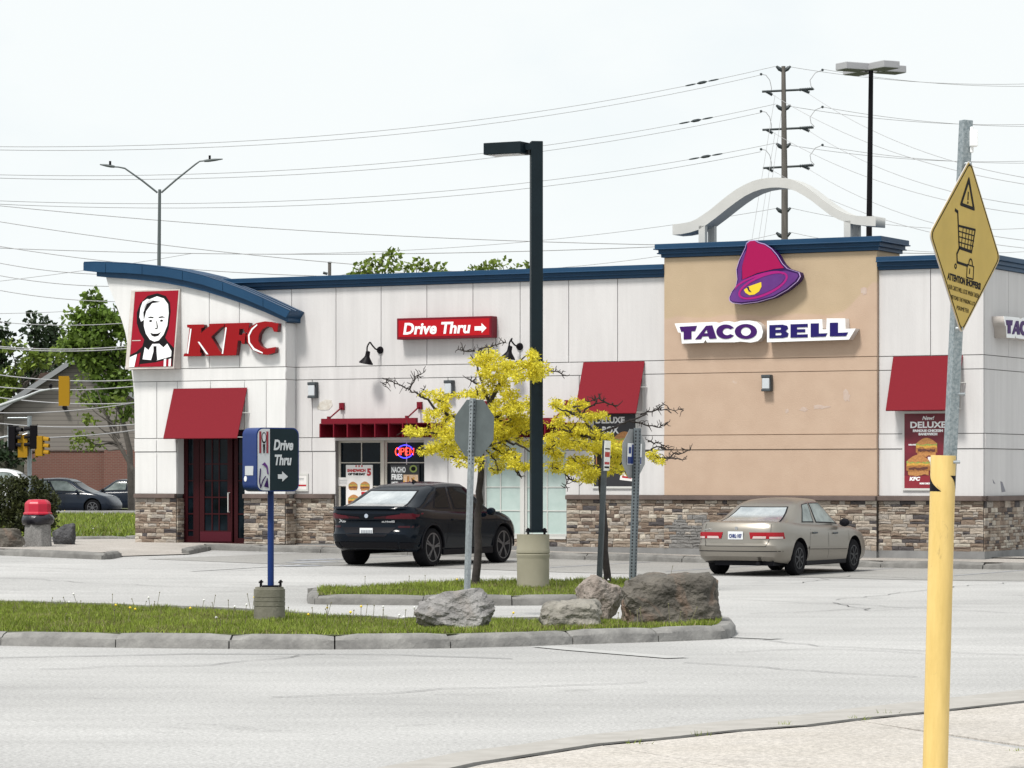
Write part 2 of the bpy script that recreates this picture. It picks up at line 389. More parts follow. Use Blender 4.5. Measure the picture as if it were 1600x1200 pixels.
def kerb(label_mat, pts, h, side, joints=None, width=.18, root=None, gap=.008):
    """pts: points along the outer face on the ground; each span between two joints is one kerb stone"""
    P = [Vector((p[0], p[1], 0)) for p in pts]
    nrm = []
    for i in range(len(P)):
        d = P[min(i + 1, len(P) - 1)] - P[max(i - 1, 0)]; d.normalize(); nrm.append(Vector((-d.y, d.x, 0)) * side)
    groups = joints or [(i, i + 1) for i in range(len(P) - 1)]
    for a, b in groups:
        mb = MB(); sub = []
        for i in range(a, b):
            for k in range(5 if b - a < 3 else 3):
                t = k / (5 if b - a < 3 else 3); sub.append((P[i].lerp(P[i + 1], t), nrm[i].lerp(nrm[i + 1], t)))
        sub.append((P[b], nrm[b]))
        d0 = (sub[1][0] - sub[0][0]).normalized(); d1 = (sub[-1][0] - sub[-2][0]).normalized()
        sub[0] = (sub[0][0] + d0 * gap, sub[0][1]); sub[-1] = (sub[-1][0] - d1 * gap, sub[-1][1])
        hh = h + random.uniform(-.008, .008); skew = random.uniform(-.01, .01)
        for k, (p, n_) in enumerate(sub):
            zz = zg(p.x, p.y); end = (.055 if k in (0, len(sub) - 1) else 0) * random.uniform(.3, 1.2)
            jt = noise.noise(p * 3) * .008
            for d, z in ((0 + end * .3, -.06), (.008 + jt + end * .5, hh * .6), (.025 + jt + end, hh - .035 - end), (.06 + end, hh - .005 - end), (width, hh - end * .4), (width, -.06)):
                q = p + n_ * (d + skew); mb.v.append((q.x, q.y, zz + z))
        m = len(sub)
        for k in range(m - 1):
            for j in range(5):
                A = k * 6 + j; mb.f.append((A, A + 1, A + 7, A + 6)); mb.m.append(0)
        mb.f.append(tuple(range(5, -1, -1))); mb.f.append(tuple((m - 1) * 6 + j for j in range(6))); mb.m += [0, 0]
        mb.build('kerb_stone', label_mat, root, smooth=35)
def inset(pts, side, d):
    P = [Vector((p[0], p[1], 0)) for p in pts]; out = []
    for i in range(len(P)):
        t = P[min(i + 1, len(P) - 1)] - P[max(i - 1, 0)]; t.normalize(); out.append(P[i] + Vector((-t.y, t.x, 0)) * side * d)
    return out
def struct_root(name): return tag(thing(name, None, None), kind='structure')

M_['kerb'] = mat('kerb', (.15, .147, .143), .95, col2=(.265, .26, .25), scale=4, bump=.012, bscale=22)
M_['kerb_dark'] = mat('kerb_dark', (.12, .117, .112), .95, col2=(.215, .21, .20), scale=3, bump=.01, bscale=22)
# ---- front island
fk = [gp(*p) for p in ((-760, 1000), (-470, 1003), (-200, 1006), (0, 1009), (180, 1012), (357, 1014), (523, 1015), (705, 1013), (820, 1010), (897, 1007), (1030, 1003), (1128, 999))]
endk = [gp(1144, 996.5), gp(1150, 990), gp(1143, 980)]
ISL = fk + endk
kr = struct_root('kerb')
kerb(M_['kerb'], ISL, .16, 1, joints=[(i, i + 1) for i in range(7)] + [(7, 9), (9, 10), (10, 11), (11, 14)], root=kr)
back = [gp(1120, 967, .1), gp(980, 962, .12), gp(800, 961, .12), gp(640, 960, .12), gp(520, 956, .12), gp(420, 948, .12), gp(250, 942, .12), (gp(0, 935, .12)), gp(-200, 930, .12), gp(-760, 924, .12)]
inner = inset(ISL, 1, .17)
isl_poly = [(p.x, p.y) for p in inner] + [(p.x, p.y) for p in back]
sheet('island_soil', [(x, y, zg(x, y) + (.145 if i < len(inner) else .03)) for i, (x, y) in enumerate(isl_poly)], M_['soil'])
kerb(M_['kerb'], [(p.x, p.y) for p in reversed(back[:])], .10, -1, root=kr)
kerb(M_['kerb'], [back[-1].xy, back[-1].xy.lerp(fk[0].xy, .35), back[-1].xy.lerp(fk[0].xy, .7), fk[0].xy], .14, 1, root=kr)
# ---- back island with the trees and the lamp post
bk = [gp(*p) for p in ((486, 931), (479, 938), (480, 943), (490, 944.5), (660, 946), (800, 946.5), (925, 945.5), (1020, 944), (1060, 938), (1065, 930))]
kerb(M_['kerb_dark'], [(p.x, p.y) for p in bk], .15, 1, joints=[(0, 3), (3, 4), (4, 5), (5, 6), (6, 7), (7, 9)], root=kr)
bback = [gp(1050, 905, .15), gp(950, 904, .17), gp(850, 904, .17), gp(740, 906, .17), gp(640, 911, .15), gp(560, 917, .15)]
kerb(M_['kerb_dark'], [bk[0].xy] + [(p.x, p.y) for p in reversed(bback)] + [bk[-1].xy], .14, -1, root=kr)
binner = inset(bk, 1, .16)
bisl = [(p.x, p.y) for p in binner] + [(p.x, p.y) for p in bback]
sheet('planting_island_soil', [(x, y, zg(x, y) + .135) for x, y in bisl], M_['soil'])
# ---- walk along the front of the restaurant and the corner pad by the bin
XT0 = bx(211, -.45)                            # left end of the entrance tower
lineL = [gp(-260, 861), gp(0, 868), gp(158, 874.5), gp(172, 874), gp(181, 872.5), gp(192, 870)]
ramp_a = lineL[-1]
lineF = [gp(296, 866.8)] + [Vector((*l2w(x, YK), 0)) for x in (bx(330, YK), bx(405, YK), bx(500, YK), -13., -10.8, -8.6, -6.3, -4.0, -1.8, .4, 2.6, 4.8, 7.0, 9.5)]
kw = struct_root('kerb')
kerb(M_['kerb_dark'], [(p.x, p.y) for p in lineL], .15, 1, joints=[(0, 1), (1, 2), (2, 5)], root=kw)
kerb(M_['kerb_dark'], [(p.x, p.y) for p in lineF], .15, 1, root=kw)
wl_ = inset(lineL, 1, .16); wf_ = inset(lineF, 1, .16)
pav = [(p.x, p.y, zg(p.x, p.y) + .145) for p in wl_[:-1]]
pav += [(ramp_a.x, ramp_a.y, zg(ramp_a.x, ramp_a.y) + .02), (lineF[0].x, lineF[0].y, zg(lineF[0].x, lineF[0].y) + .02)]
pav += [(p.x, p.y, zg(p.x, p.y) + .145) for p in wf_[1:]]
e0 = l2w(9.5, .4); e1 = l2w(XT0 - .3, .4); e2 = l2w(XT0 - .4, 3.4); g0 = gp(-260, 841, .11)
pav += [(e0.x, e0.y, .15), (e1.x, e1.y, .33), (e2.x, e2.y, .34), (g0.x, g0.y, .34)]
sheet('pavement', pav, M_['sidewalk'])
# ---- lawn, road and far ground on the left
lw = [gp(-900, 843, .11), gp(100, 842, .11), gp(205, 841, .11), gp(260, 840, .11)]
kl = struct_root('kerb')
kerb(M_['kerb'], [(p.x, p.y) for p in lw], .17, 1, width=.25, root=kl)
sheet('lawn', [(p.x, p.y + .25, .38) for p in lw] + [(60, 124, .42), (-60, 124, .42)], M_['lawn'])
sheet('road', [(-300, 124, .27), (300, 124, .27), (300, 151, .27), (-300, 151, .27)], M_['road'])
kerb(M_['kerb'], [(-60, 124.2), (-40, 124.2), (-20, 124.2), (0, 124.2), (30, 124.2)], .3, 1, width=.4, root=kl)
sheet('far_verge', [(-400, 151, .34), (400, 151, .34), (400, 420, .6), (-400, 420, .6)], M_['dirt'])
# ---- near footpath, bottom right
pj = [gp(*p) for p in ((560, 1238), (740, 1197), (830, 1183), (930, 1167), (1040, 1157), (1150, 1145), (1260, 1137), (1330, 1128), (1440, 1117), (1520, 1108), (1600, 1099), (1760, 1080))]
pw = [gp(*p) for p in ((540, 1215), (720, 1180), (815, 1168), (915, 1153), (1025, 1143), (1135, 1131), (1245, 1122), (1315, 1113), (1425, 1101), (1505, 1092), (1585, 1083), (1745, 1064))]
kn = struct_root('kerb')
M_['edge_strip'] = mat('edge_strip', (.30, .285, .265), .95, col2=(.37, .355, .335), scale=4, bump=.004)
def flat_strip(pts, w, h, side, m, nm, root):
    P = [Vector((p[0], p[1], 0)) for p in pts]; q = [Vector((p.x, p.y, 0)) for p in pj]
    for a in range(len(P) - 1):
        mb = MB(); A, B, C, D = P[a], P[a + 1], q[a + 1], q[a]
        vs = [(v.x, v.y, zg(v.x, v.y) - .05) for v in (A, B, C, D)] + [(v.x, v.y, zg(v.x, v.y) + h) for v in (A, B, C, D)]
        mb.add(vs, [(4, 5, 6, 7), (0, 1, 5, 4), (2, 3, 7, 6), (1, 2, 6, 5), (3, 0, 4, 7)]); mb.build(nm, m, root)
flat_strip([(p.x, p.y) for p in pw], .30, .024, -1, M_['edge_strip'], 'kerb_stone', kn)
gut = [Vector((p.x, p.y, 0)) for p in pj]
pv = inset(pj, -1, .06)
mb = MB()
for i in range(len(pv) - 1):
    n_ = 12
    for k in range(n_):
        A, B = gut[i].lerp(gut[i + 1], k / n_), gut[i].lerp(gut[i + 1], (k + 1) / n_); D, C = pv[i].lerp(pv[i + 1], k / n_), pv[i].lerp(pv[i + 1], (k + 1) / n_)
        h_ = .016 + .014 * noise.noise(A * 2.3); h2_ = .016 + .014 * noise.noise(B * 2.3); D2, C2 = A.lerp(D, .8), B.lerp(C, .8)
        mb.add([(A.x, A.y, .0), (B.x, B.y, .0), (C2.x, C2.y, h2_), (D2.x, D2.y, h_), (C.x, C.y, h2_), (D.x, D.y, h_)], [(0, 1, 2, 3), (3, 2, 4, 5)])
tag(mb.build('footpath_joint', M_['crack']), kind='structure')  # joint filler; its dark colour also stands in for shade on the slab edge
fr = struct_root('footpath')
M_['walk2'] = M_['walk']
def slab(poly, nm='paving_slab'):
    mb = MB(); n = len(poly)
    mb.add([(x, y, -.05) for x, y in poly] + [(x, y, .012) for x, y in poly], [tuple(range(n, 2 * n))] + [(i, (i + 1) % n, n + (i + 1) % n, n + i) for i in range(n)])
    return mb.build(nm, M_['walk'], fr)
pe = [(p.x, p.y) for p in pv]
c0, c1 = gp(930, 1187), gp(1110, 1197)
# joints seen: one running from the kerb down right, one crossing near the post
j1 = gp(1380, 1158); j2 = gp(1640, 1168)
A = [pe[i] for i in range(0, 5)]
slab([pe[0], pe[1], pe[2], pe[3], (pe[3][0] + 1.2, pe[3][1] - 2.6), (pe[3][0] + 1.0, 10), (pe[0][0] - 1, 10)])
slab([(pe[3][0] + .012, pe[3][1]), pe[4], pe[5], pe[6], pe[7], (pe[7][0] + 1.2, pe[7][1] - 3.6), (pe[3][0] + 1.215, pe[3][1] - 2.6)])
slab([(pe[7][0] + .012, pe[7][1]), pe[8], pe[9], pe[10], pe[11], (16, pe[11][1]), (16, pe[7][1] - 3.0), (pe[7][0] + 1.215, pe[7][1] - 3.0)])
slab([(pe[3][0] + 1.2, pe[3][1] - 2.62), (pe[7][0] + 1.2, pe[7][1] - 3.62), (pe[7][0] + 1.2, 8), (pe[3][0] + 1.015, 8)])
slab([(pe[7][0] + 1.215, pe[7][1] - 3.02), (16, pe[7][1] - 3.02), (16, 8), (pe[7][0] + 1.215, 8)])
# ================================================================== the restaurant
OFF = {}
def lthing(name, label, cat, lx, ly, lz, group=None):       # a thing fixed to the restaurant, its children given in the building's frame
    p = l2w(lx, ly); o = thing(name, label, cat, (p.x, p.y, lz), BROT, group); OFF[o] = Vector((lx, ly, lz)); return o
B = thing('restaurant', 'white stucco fast food restaurant with stone base, tan middle block and blue cornices', 'restaurant', (CX, CY, 0), BROT)
Z1, Z2, Z3, Z4, ZT, ZS = 4.392, 4.10, 2.77, 2.456, 1.47, 1.372
def minus(r, holes):
    out = [r]
    for hx0, hx1, hz0, hz1 in holes:
        nxt = []
        for x0, x1, z0, z1 in out:
            if hx1 <= x0 or hx0 >= x1 or hz1 <= z0 or hz0 >= z1: nxt.append((x0, x1, z0, z1)); continue
            if hx0 > x0: nxt.append((x0, hx0, z0, z1))
            if hx1 < x1: nxt.append((hx1, x1, z0, z1))
            a, b = max(x0, hx0), min(x1, hx1)
            if hz0 > z0: nxt.append((a, b, z0, hz0))
            if hz1 < z1: nxt.append((a, b, hz1, z1))
        out = nxt
    return out
GW = .0085
def panels(wall, xs, z0, z1, yf, m, holes=(), proud=0., M=None):
    for a, b in zip(xs[:-1], xs[1:]):
        rs = [r for r in minus((a + GW, b - GW, z0 + GW, z1 - GW), holes) if r[1] - r[0] > .02 and r[3] - r[2] > .02]
        if not rs: continue
        for x0, x1, q0, q1 in rs: mb = MB(); mb.box((x0, yf - proud, q0), (x1, yf + .05, q1), 0, M); mb.build('wall_panel', m, wall)
def core(name, x0, x1, z0, z1, y0, y1, holes=()):
    mb = MB()
    for a, b, c, d in minus((x0, x1, z0, z1), holes): mb.box((a, y0, c), (b, y1, d))
    return mb.build(name, M_['joint'], B)
# ---- extents in the building's own frame
XL = bx(446, -.45) + .0                        # right side of the entrance tower
xT0, xT1 = bx(1038, -.1), bx(1370, -.1)        # tan block
w1 = (bx(524), bx(663), .56, bl(590, 688)[1]); w2 = (bx(752), bx(884), .56, bl(820, 688)[1])
poster_holes = ()
mb = MB(); mb.box((XT0 + .1, .36, -.3), (-.36, 11, 6.2)); mb.build('main_block', M_['roof_flat'], B)
wm = core('front_wall', bx(300), xT0 + .02, -.3, 6.2, .03, .36, [w1, w2])
xsA = [bx(300), bx(385), bx(455.7)] + [bx(p) for p in (525, 595.5, 667, 739, 812.7, 888.6, 965)] + [xT0]
panels(wm, xsA, Z1, 6.2, 0, M_['stucco'])
panels(wm, [XL, xT0], Z2, Z1, 0, M_['stucco'])
xsC = [XL] + [bx(p) for p in (488, 700, 905)] + [xT0]
panels(wm, xsC, Z3, Z2, 0, M_['stucco'], [w1, w2])
panels(wm, xsC, Z4, Z3, 0, M_['stucco'], [w1, w2], .018)
panels(wm, xsC, ZT, Z4, 0, M_['stucco'], [w1, w2])
wr = core('end_wall', xT1, -.03, -.3, 6.2, .03, .36)
xsR = [xT1, bx(1454), 0]
panels(wr, xsR, Z1, 6.2, 0, M_['stucco']); panels(wr, [xT1, 0], Z2, Z1, 0, M_['stucco']); panels(wr, [xT1, 0], Z3, Z2, 0, M_['stucco'])
panels(wr, [xT1, 0], Z4, Z3, 0, M_['stucco'], (), .018); panels(wr, [xT1, 0], ZT, Z4, 0, M_['stucco'])
# side wall that runs away from the corner (local frame turned by 90 degrees)
MS = Matrix(((0, -1, 0, 0), (1, 0, 0, 0), (0, 0, 1, 0), (0, 0, 0, 1)))
mb = MB(); mb.box((-.36, .36, -.3), (-.03, 11, 6.2)); ws = mb.build('side_wall', M_['joint'], B)
def blx(px, py, xo):
    dx = (px - 800) / F; c = CX * EX.x + CY * EX.y + xo
    Y = c / (dx * EX.x + EX.y); return w2l(dx * Y, Y)[1], CAMZ + (HPX - py) * Y / F
ysj = [.05, blx(1576, 500, 0)[0], 2.6, 3.7, 4.8, 5.9, 7.0, 8.1, 9.2, 10.3, 11.]
panels(ws, ysj, Z1, 6.2, 0, M_['stucco'], M=MS); panels(ws, [.05, 11], Z2, Z1, 0, M_['stucco'], M=MS)
for a, b, q in ((Z3, Z2, 0), (Z4, Z3, .018), (ZT, Z4, 0)): panels(ws, [.05, 3.7, 7.4, 11], a, b, 0, M_['stucco'], (), q, M=MS)
# ---- tan block with two coats of paint
mt = mat('tan_paint', (.42, .30, .18), .9, bump=.004, bscale=40); nn, ll = mt.node_tree.nodes, mt.node_tree.links
tcn = nn.new('ShaderNodeTexCoord'); sx = nn.new('ShaderNodeSeparateXYZ'); ll.new(tcn.outputs['Object'], sx.inputs[0])
n1 = nn.new('ShaderNodeTexNoise'); n1.inputs['Scale'].default_value = 1.4; n1.inputs['Detail'].default_value = 5; ll.new(tcn.outputs['Object'], n1.inputs['Vector'])
ma = nn.new('ShaderNodeMath'); ma.operation = 'MULTIPLY_ADD'; ll.new(n1.outputs[0], ma.inputs[0]); ma.inputs[1].default_value = .22; ll.new(sx.outputs[2], ma.inputs[2])
# the pinkish coat also climbs along the right-hand edge
mr = nn.new('ShaderNodeMapRange'); mr.inputs[1].default_value = xT1 - .75; mr.inputs[2].default_value = xT1 - .1; mr.inputs[3].default_value = 0; mr.inputs[4].default_value = .62; ll.new(sx.outputs[0], mr.inputs[0])
mb2 = nn.new('ShaderNodeMath'); mb2.operation = 'SUBTRACT'; ll.new(ma.outputs[0], mb2.inputs[0]); ll.new(mr.outputs[0], mb2.inputs[1])
cr = nn.new('ShaderNodeMapRange'); cr.inputs[1].default_value = 5.40; cr.inputs[2].default_value = 5.46; ll.new(mb2.outputs[0], cr.inputs[0])
n2 = nn.new('ShaderNodeTexNoise'); n2.inputs['Scale'].default_value = 2.5; n2.inputs['Detail'].default_value = 7; ll.new(tcn.outputs['Object'], n2.inputs['Vector'])
lo = nn.new('ShaderNodeMix'); lo.data_type = 'RGBA'; lo.inputs[6].default_value = (.42, .30, .222, 1); lo.inputs[7].default_value = (.50, .375, .285, 1); ll.new(n2.outputs[0], lo.inputs[0])
hi = nn.new('ShaderNodeMix'); hi.data_type = 'RGBA'; hi.inputs[6].default_value = (.40, .305, .20, 1); hi.inputs[7].default_value = (.46, .355, .24, 1); ll.new(n2.outputs[0], hi.inputs[0])
mm = nn.new('ShaderNodeMix'); mm.data_type = 'RGBA'; ll.new(cr.outputs[0], mm.inputs[0]); ll.new(lo.outputs[2], mm.inputs[6]); ll.new(hi.outputs[2], mm.inputs[7])
# scuffs: pale flakes where the coat has come off
n3 = nn.new('ShaderNodeTexNoise'); n3.inputs['Scale'].default_value = 1.9; n3.inputs['Detail'].default_value = 8; n3.inputs['Roughness'].default_value = .7; ll.new(tcn.outputs['Object'], n3.inputs['Vector'])
sc = nn.new('ShaderNodeMapRange'); sc.inputs[1].default_value = .70; sc.inputs[2].default_value = .74; sc.inputs[4].default_value = .55; ll.new(n3.outputs[0], sc.inputs[0])
m4 = nn.new('ShaderNodeMix'); m4.data_type = 'RGBA'; m4.inputs[7].default_value = (.56, .50, .46, 1); ll.new(sc.outputs[0], m4.inputs[0]); ll.new(mm.outputs[2], m4.inputs[6])
ll.new(m4.outputs[2], nn['Principled BSDF'].inputs['Base Color'])
M_['tan'] = mt
mb = MB(); mb.box((xT0 + .03, -.07, -.3), (xT1 - .03, 1.2, 6.6)); wt = mb.build('tan_block', M_['tan'], B)
for a, b, q in ((Z1, 6.61, 0), (Z2, Z1, 0), (Z3, Z2, 0), (Z4, Z3, .018), (ZT, Z4, 0)): panels(wt, [xT0 - GW, xT1 + GW], a, b, -.1, M_['tan'], (), q)
mb = MB()
for x in (xT0, xT1 - .05): mb.box((x, -.05, 1.4), (x + .05, 1.21, 6.61))
mb.build('block_side', M_['tan'], wt)
# pale worn patches left on the tan wall
M_['scuff'] = mat('scuff', (.50, .42, .37), .95, col2=(.44, .32, .26), scale=14)
for px, py, w_, h_ in ((1323, 618, .10, .16), (1282, 636, .22, .05), (1256, 640, .10, .06), (1230, 642, .05, .05), (1195, 690, .07, .05), (1350, 455, .08, .09)):
    x, z = bl(px, py, -.1); lp = []
    for i in range(14):
        a = 2 * PI * i / 14; r_ = random.uniform(.55, 1.1); lp.append((x + w_ * r_ * math.cos(a), z + h_ * r_ * math.sin(a)))
    o = outline([lp], .004, M_['scuff'], 'worn_patch', wt); o.location.y = -.0995
# ---- cornices
def cornice(name, x0, x1, z0, z1, yf, y1, over=(1, 1), parent=None, side=False):
    mb = MB(); h = z1 - z0
    for a, b, p in ((0, .30, .055), (.30, .62, .10), (.62, 1, .16)):
        mb.box((x0 - p * over[0], yf - p, z0 + h * a + .0015), (x1 + p * over[1], y1 + (p if side else 0), z0 + h * b))
    for a, p in ((.30, .125), (.62, .185)):
        mb.box((x0 - p * over[0], yf - p, z0 + h * a - .012), (x1 + p * over[1], y1 + (p if side else 0), z0 + h * a + .012))
    return mb.build(name, M_['blue_metal'], B, bevel=.008)
cornice('cornice', bx(330), xT0 - .003, 6.2, 6.47, 0, .5, (0, 0))
cornice('cornice', xT1 + .003, 0, 6.2, 6.47, 0, .5, (0, 1))
mb = MB()
for a, b, p in ((0, .30, .055), (.30, .62, .10), (.62, 1, .16)): mb.box((-.4, .503, 6.2 + .27 * a + .0015), (p, 11.1, 6.2 + .27 * b))
mb.build('cornice', M_['blue_metal'], B, bevel=.008)
cornice('block_cornice', xT0, xT1, 6.61, 6.90, -.1, 1.2, (1, 1), side=True)
# ---- ledge over the stone and the foundation strip
SEG = []          # stone runs: origin (x, y), direction, normal, length, z0, z1
def ledge(x0, x1, yo, name='stone_ledge'):
    mb = MB(); mb.box((x0, yo - .10, ZS), (x1, yo + .02, ZT + .0)); mb.build(name, M_['ledge'], B, bevel=.012)
XP0, XP1, XP2 = bx(276, -.45), bx(382, -.45), XL
for x0, x1, yo, z0 in ((XL + .002, w1[0] - .03, 0, .33), (w1[1] + .03, w2[0] - .03, 0, .27), (w2[1] + .03, xT0 - .003, 0, .24), (xT0, xT1, -.1, .22), (xT1 + .003, 0, 0, .19)):
    ledge(x0, x1 + (.1 if x1 == 0 else 0), yo); SEG.append(((x0, yo), (1, 0), (0, -1), x1 - x0, .34 + (z0 - .33) * .1, ZS))
for w in (w1, w2): SEG.append(((w[0] - .03, 0), (1, 0), (0, -1), w[1] - w[0] + .06, .33, .50))
ledge(XT0 + .02, XP0, -.45); ledge(XP1, XL + .1, -.45)
SEG.append(((XT0 + .02, -.45), (1, 0), (0, -1), XP0 - XT0 - .02, .33, ZS)); SEG.append(((XP1, -.45), (1, 0), (0, -1), XL - XP1, .33, ZS))
SEG.append(((XL, -.45), (0, 1), (1, 0), .45, .33, ZS)); SEG.append(((XP0, -.45), (0, 1), (1, 0), .28, .33, ZS))
mb = MB(); mb.box((-.02, -.10, ZS), (.10, 11, ZT)); mb.build('stone_ledge', M_['ledge'], B, bevel=.012)
SEG.append(((0, 0), (0, 1), (1, 0), 9.0, .33, ZS))
mb = MB(); mb.box((XL, -.028, -.3), (xT0, .4, .335)); mb.box((xT0 + .002, -.125, -.3), (xT1, .4, .332)); mb.box((xT1 + .002, -.027, -.3), (.03, 11, .334)); mb.build('foundation', M_['foundation'], B)
# ---- stacked stone veneer
STC = [((.36, .31, .26), 5), ((.27, .22, .175), 5), ((.20, .15, .115), 4), ((.30, .27, .24), 4), ((.13, .095, .075), 3), ((.068, .06, .062), 2), ((.43, .39, .33), 2)]
STM = []
for i, (c, w) in enumerate(STC): STM += [mat('stone_%d' % i, c, .9, var=.28, scale=5, bump=.012, bscale=14)] * w
M_['stone_grey'] = mat('stone_grey', (.19, .185, .18), .9, var=.25, scale=5, bump=.012, bscale=14)
SVAR = []
for k in range(8):
    mb = MB(); rr = random.Random(k); j = lambda a: rr.uniform(-a, a)
    vs = []
    for z in (0, 1):
        for (x, y) in ((0, 1), (1, 1), (1, 0), (0, 0)):
            vs.append((x + j(.025), y * .5 if y == 1 else j(.16) * .5, z + j(.06)))
    mx_ = (.5 + j(.2), -.25 - rr.random() * .2, .5 + j(.2))
    mb.add(vs + [mx_], [(0, 1, 5, 4), (1, 2, 6, 5), (3, 0, 4, 7), (4, 5, 6, 7), (0, 3, 2, 1), (3, 8, 2), (2, 8, 6), (6, 8, 7), (7, 8, 3)])
    me = mb.mesh('stone', STM[0]); SVAR.append(me)
stones = []
for (ox, oy), (ux, uy), (nx, ny), L, z0, z1 in SEG:
    mb = MB()
    P = lambda u, d: (ox + ux * u + nx * d, oy + uy * u + ny * d)
    a, b = P(0, -.05), P(L, .005)
    mb.box((min(a[0], b[0]), min(a[1], b[1]), z0 - .02), (max(a[0], b[0]), max(a[1], b[1]), z1)); mb.build('stone_backing', M_['mortar'], B)
    z = z0
    while z < z1 - .03:
        h = min(random.choice((.05, .06, .065, .072, .082, .10)), z1 - z)
        if z1 - z - h < .04: h = z1 - z
        u = 0
        while u < L - .01:
            w = random.choice((.11, .14, .18, .22, .26, .31, .38)) * random.uniform(.85, 1.15)
            if L - u - w < .08: w = L - u
            gx, gy = P(u + w / 2, 0); grey = False
            if ny == -1 and oy == -.1:
                gpx = gx - xT0; grey = .15 < gpx < 1.15 and z < 1.02 and noise.noise((gpx * 2, z * 2, 3)) > -.35 and random.random() < .85
            if h > .09 and random.random() < .3:
                stones.append((ox, oy, ux, uy, nx, ny, u, w, z, h * .52, grey)); stones.append((ox, oy, ux, uy, nx, ny, u, w, z + h * .52, h * .48, grey))
            else: stones.append((ox, oy, ux, uy, nx, ny, u, w, z, h, grey))
            u += w
        z += h
seen = lambda s: (s[4], s[5]) == (0, -1) or s[6] < 2.2
order = sorted(stones, key=lambda s: -(s[7] * s[9] * (1 if s[5] == -1 else .35 if s[6] < 1.3 else .02)))
rest = MB(); RM = list(dict.fromkeys(STM)) + [M_['stone_grey']]
for i, (ox, oy, ux, uy, nx, ny, u, w, z, h, grey) in enumerate(order):
    g = .006; d = random.uniform(.035, .06)
    m = M_['stone_grey'] if grey else random.choice(STM)
    o0 = Vector((ox + ux * (u + g / 2) + nx * d * .5, oy + uy * (u + g / 2) + ny * d * .5, z + g / 2))
    X = Vector((ux, uy, 0)) * (w - g); Yv = Vector((-nx, -ny, 0)) * d; Zv = Vector((0, 0, h - g))
    T = Matrix(((X.x, Yv.x, 0, o0.x), (X.y, Yv.y, 0, o0.y), (0, 0, Zv.z, o0.z), (0, 0, 0, 1)))
    me = random.choice(SVAR)
    if i < 300:
        o = bpy.data.objects.new('stone', me); link(o, B); o.matrix_local = T
        o.material_slots[0].link = 'OBJECT'; o.material_slots[0].material = m
    else:
        rest.add([T @ v.co for v in me.vertices], [tuple(p.vertices) for p in me.polygons], RM.index(m))
tag(rest.build('small_stones', RM, B), kind='stuff')
# ---- entrance tower with the flared left edge
TY = -.45
edge = [bl(*p, TY) for p in ((164, 433), (175, 460), (186.7, 490), (195, 515), (201, 548), (205, 575), (208, 598), (210, 624), (211, 690), (211, 780))]
edge = [edge[0]] + edge[1:-2] + [(XT0, 2.6), (XT0, .2)]
top = [bl(*p, TY) for p in ((164, 432), (195, 433), (222, 435), (255, 440), (285, 446), (317, 454), (348, 463), (380, 475), (411, 488.5), (446, 504))]
dz_ = [0.0] * len(top)
door = (bx(285, TY), XP1, .2, bl(330, 672, TY)[1])
def edge_x(z):
    for (x0, a), (x1, b) in zip(edge[:-1], edge[1:]):
        if b <= z <= a: return x0 + (x1 - x0) * (a - z) / max(1e-6, a - b)
    return edge[0][0] if z > edge[0][1] else XT0
def top_z(x):
    for (x0, a), (x1, b) in zip(top[:-1], top[1:]):
        if x0 <= x <= x1: return a + (b - a) * (x - x0) / (x1 - x0)
    return top[-1][1] if x > top[-1][0] else top[0][1]
body = [(edge_x(z) + .02, z) for z in [edge[0][1]] + [e[1] for e in edge[1:]]] + [(XP0 - .045, .2), (XP0 - .045, door[3]), (door[1] + .015, door[3]), (door[1] + .015, .2), (XL - .02, .2), (XL - .02, top[-1][1])] + [(x, z) for x, z in reversed(top[1:-1])]
wt2 = outline([body], 3.4, M_['joint'], 'entrance_tower', B); wt2.location.y = TY + .03 + 3.4
def tpanel(x0, x1, z0, z1, m=None, proud=0.):
    """tower panel clipped to the flared edge and the curved top; x0 None = flared edge"""
    zs = [z0 + GW + (z1 - z0 - 2 * GW) * k / 8 for k in range(9)]
    left = [((edge_x(z) if x0 is None else x0 + GW), z) for z in zs]
    if z1 > 5:
        xs = [x0 + GW if x0 is not None else edge[0][0], x1 - GW]; n = 8
        tops = [(xs[0] + (xs[1] - xs[0]) * k / n, top_z(xs[0] + (xs[1] - xs[0]) * k / n) + .1) for k in range(n + 1)]
        zt = tops[0][1]; left = [((edge_x(z) if x0 is None else x0 + GW), z) for z in [z0 + GW + (zt - z0 - GW) * k / 8 for k in range(8)]]
        lp = left + tops + [(x1 - GW, z0 + GW)]
    else: lp = left + [(x1 - GW, z1 - GW), (x1 - GW, z0 + GW)]
    if z1 <= 5 and z0 < door[3] and x1 > door[0] and (x0 or -99) < door[1]:
        pass
    o = outline([lp], .05 + proud, m or M_['stucco_white'], 'wall_panel', wt2); o.location.y = TY + .05 - (TY + .03 + 3.4); return o
jt = [bx(p, TY) for p in (327, 374)]
tpanel(None, jt[0], Z1, 9); tpanel(jt[0], jt[1], Z1, 9); tpanel(jt[1], XL + GW, Z1, 9)
tpanel(None, XL + GW, Z2, Z1)
jl = [bx(p, TY) for p in (245, 277, 329, 382, 416)]
zD = door[3]
tpanel(None, jl[0], Z3, Z2); tpanel(jl[0], jl[1] + .0, Z3, Z2)
tpanel(jl[1], jl[2], zD, Z2); tpanel(jl[2], jl[3], zD, Z2); tpanel(jl[3], jl[4], Z3, Z2); tpanel(jl[4], XL + GW, Z3, Z2)
for a, b, q in ((Z4, Z3, .018), (ZT, Z4, 0)):
    tpanel(None, jl[0], a, b, None, q); tpanel(jl[0], XP0, a, b, None, q); tpanel(XP1, jl[4], a, b, None, q); tpanel(jl[4], XL + GW, a, b, None, q)
mb = MB()
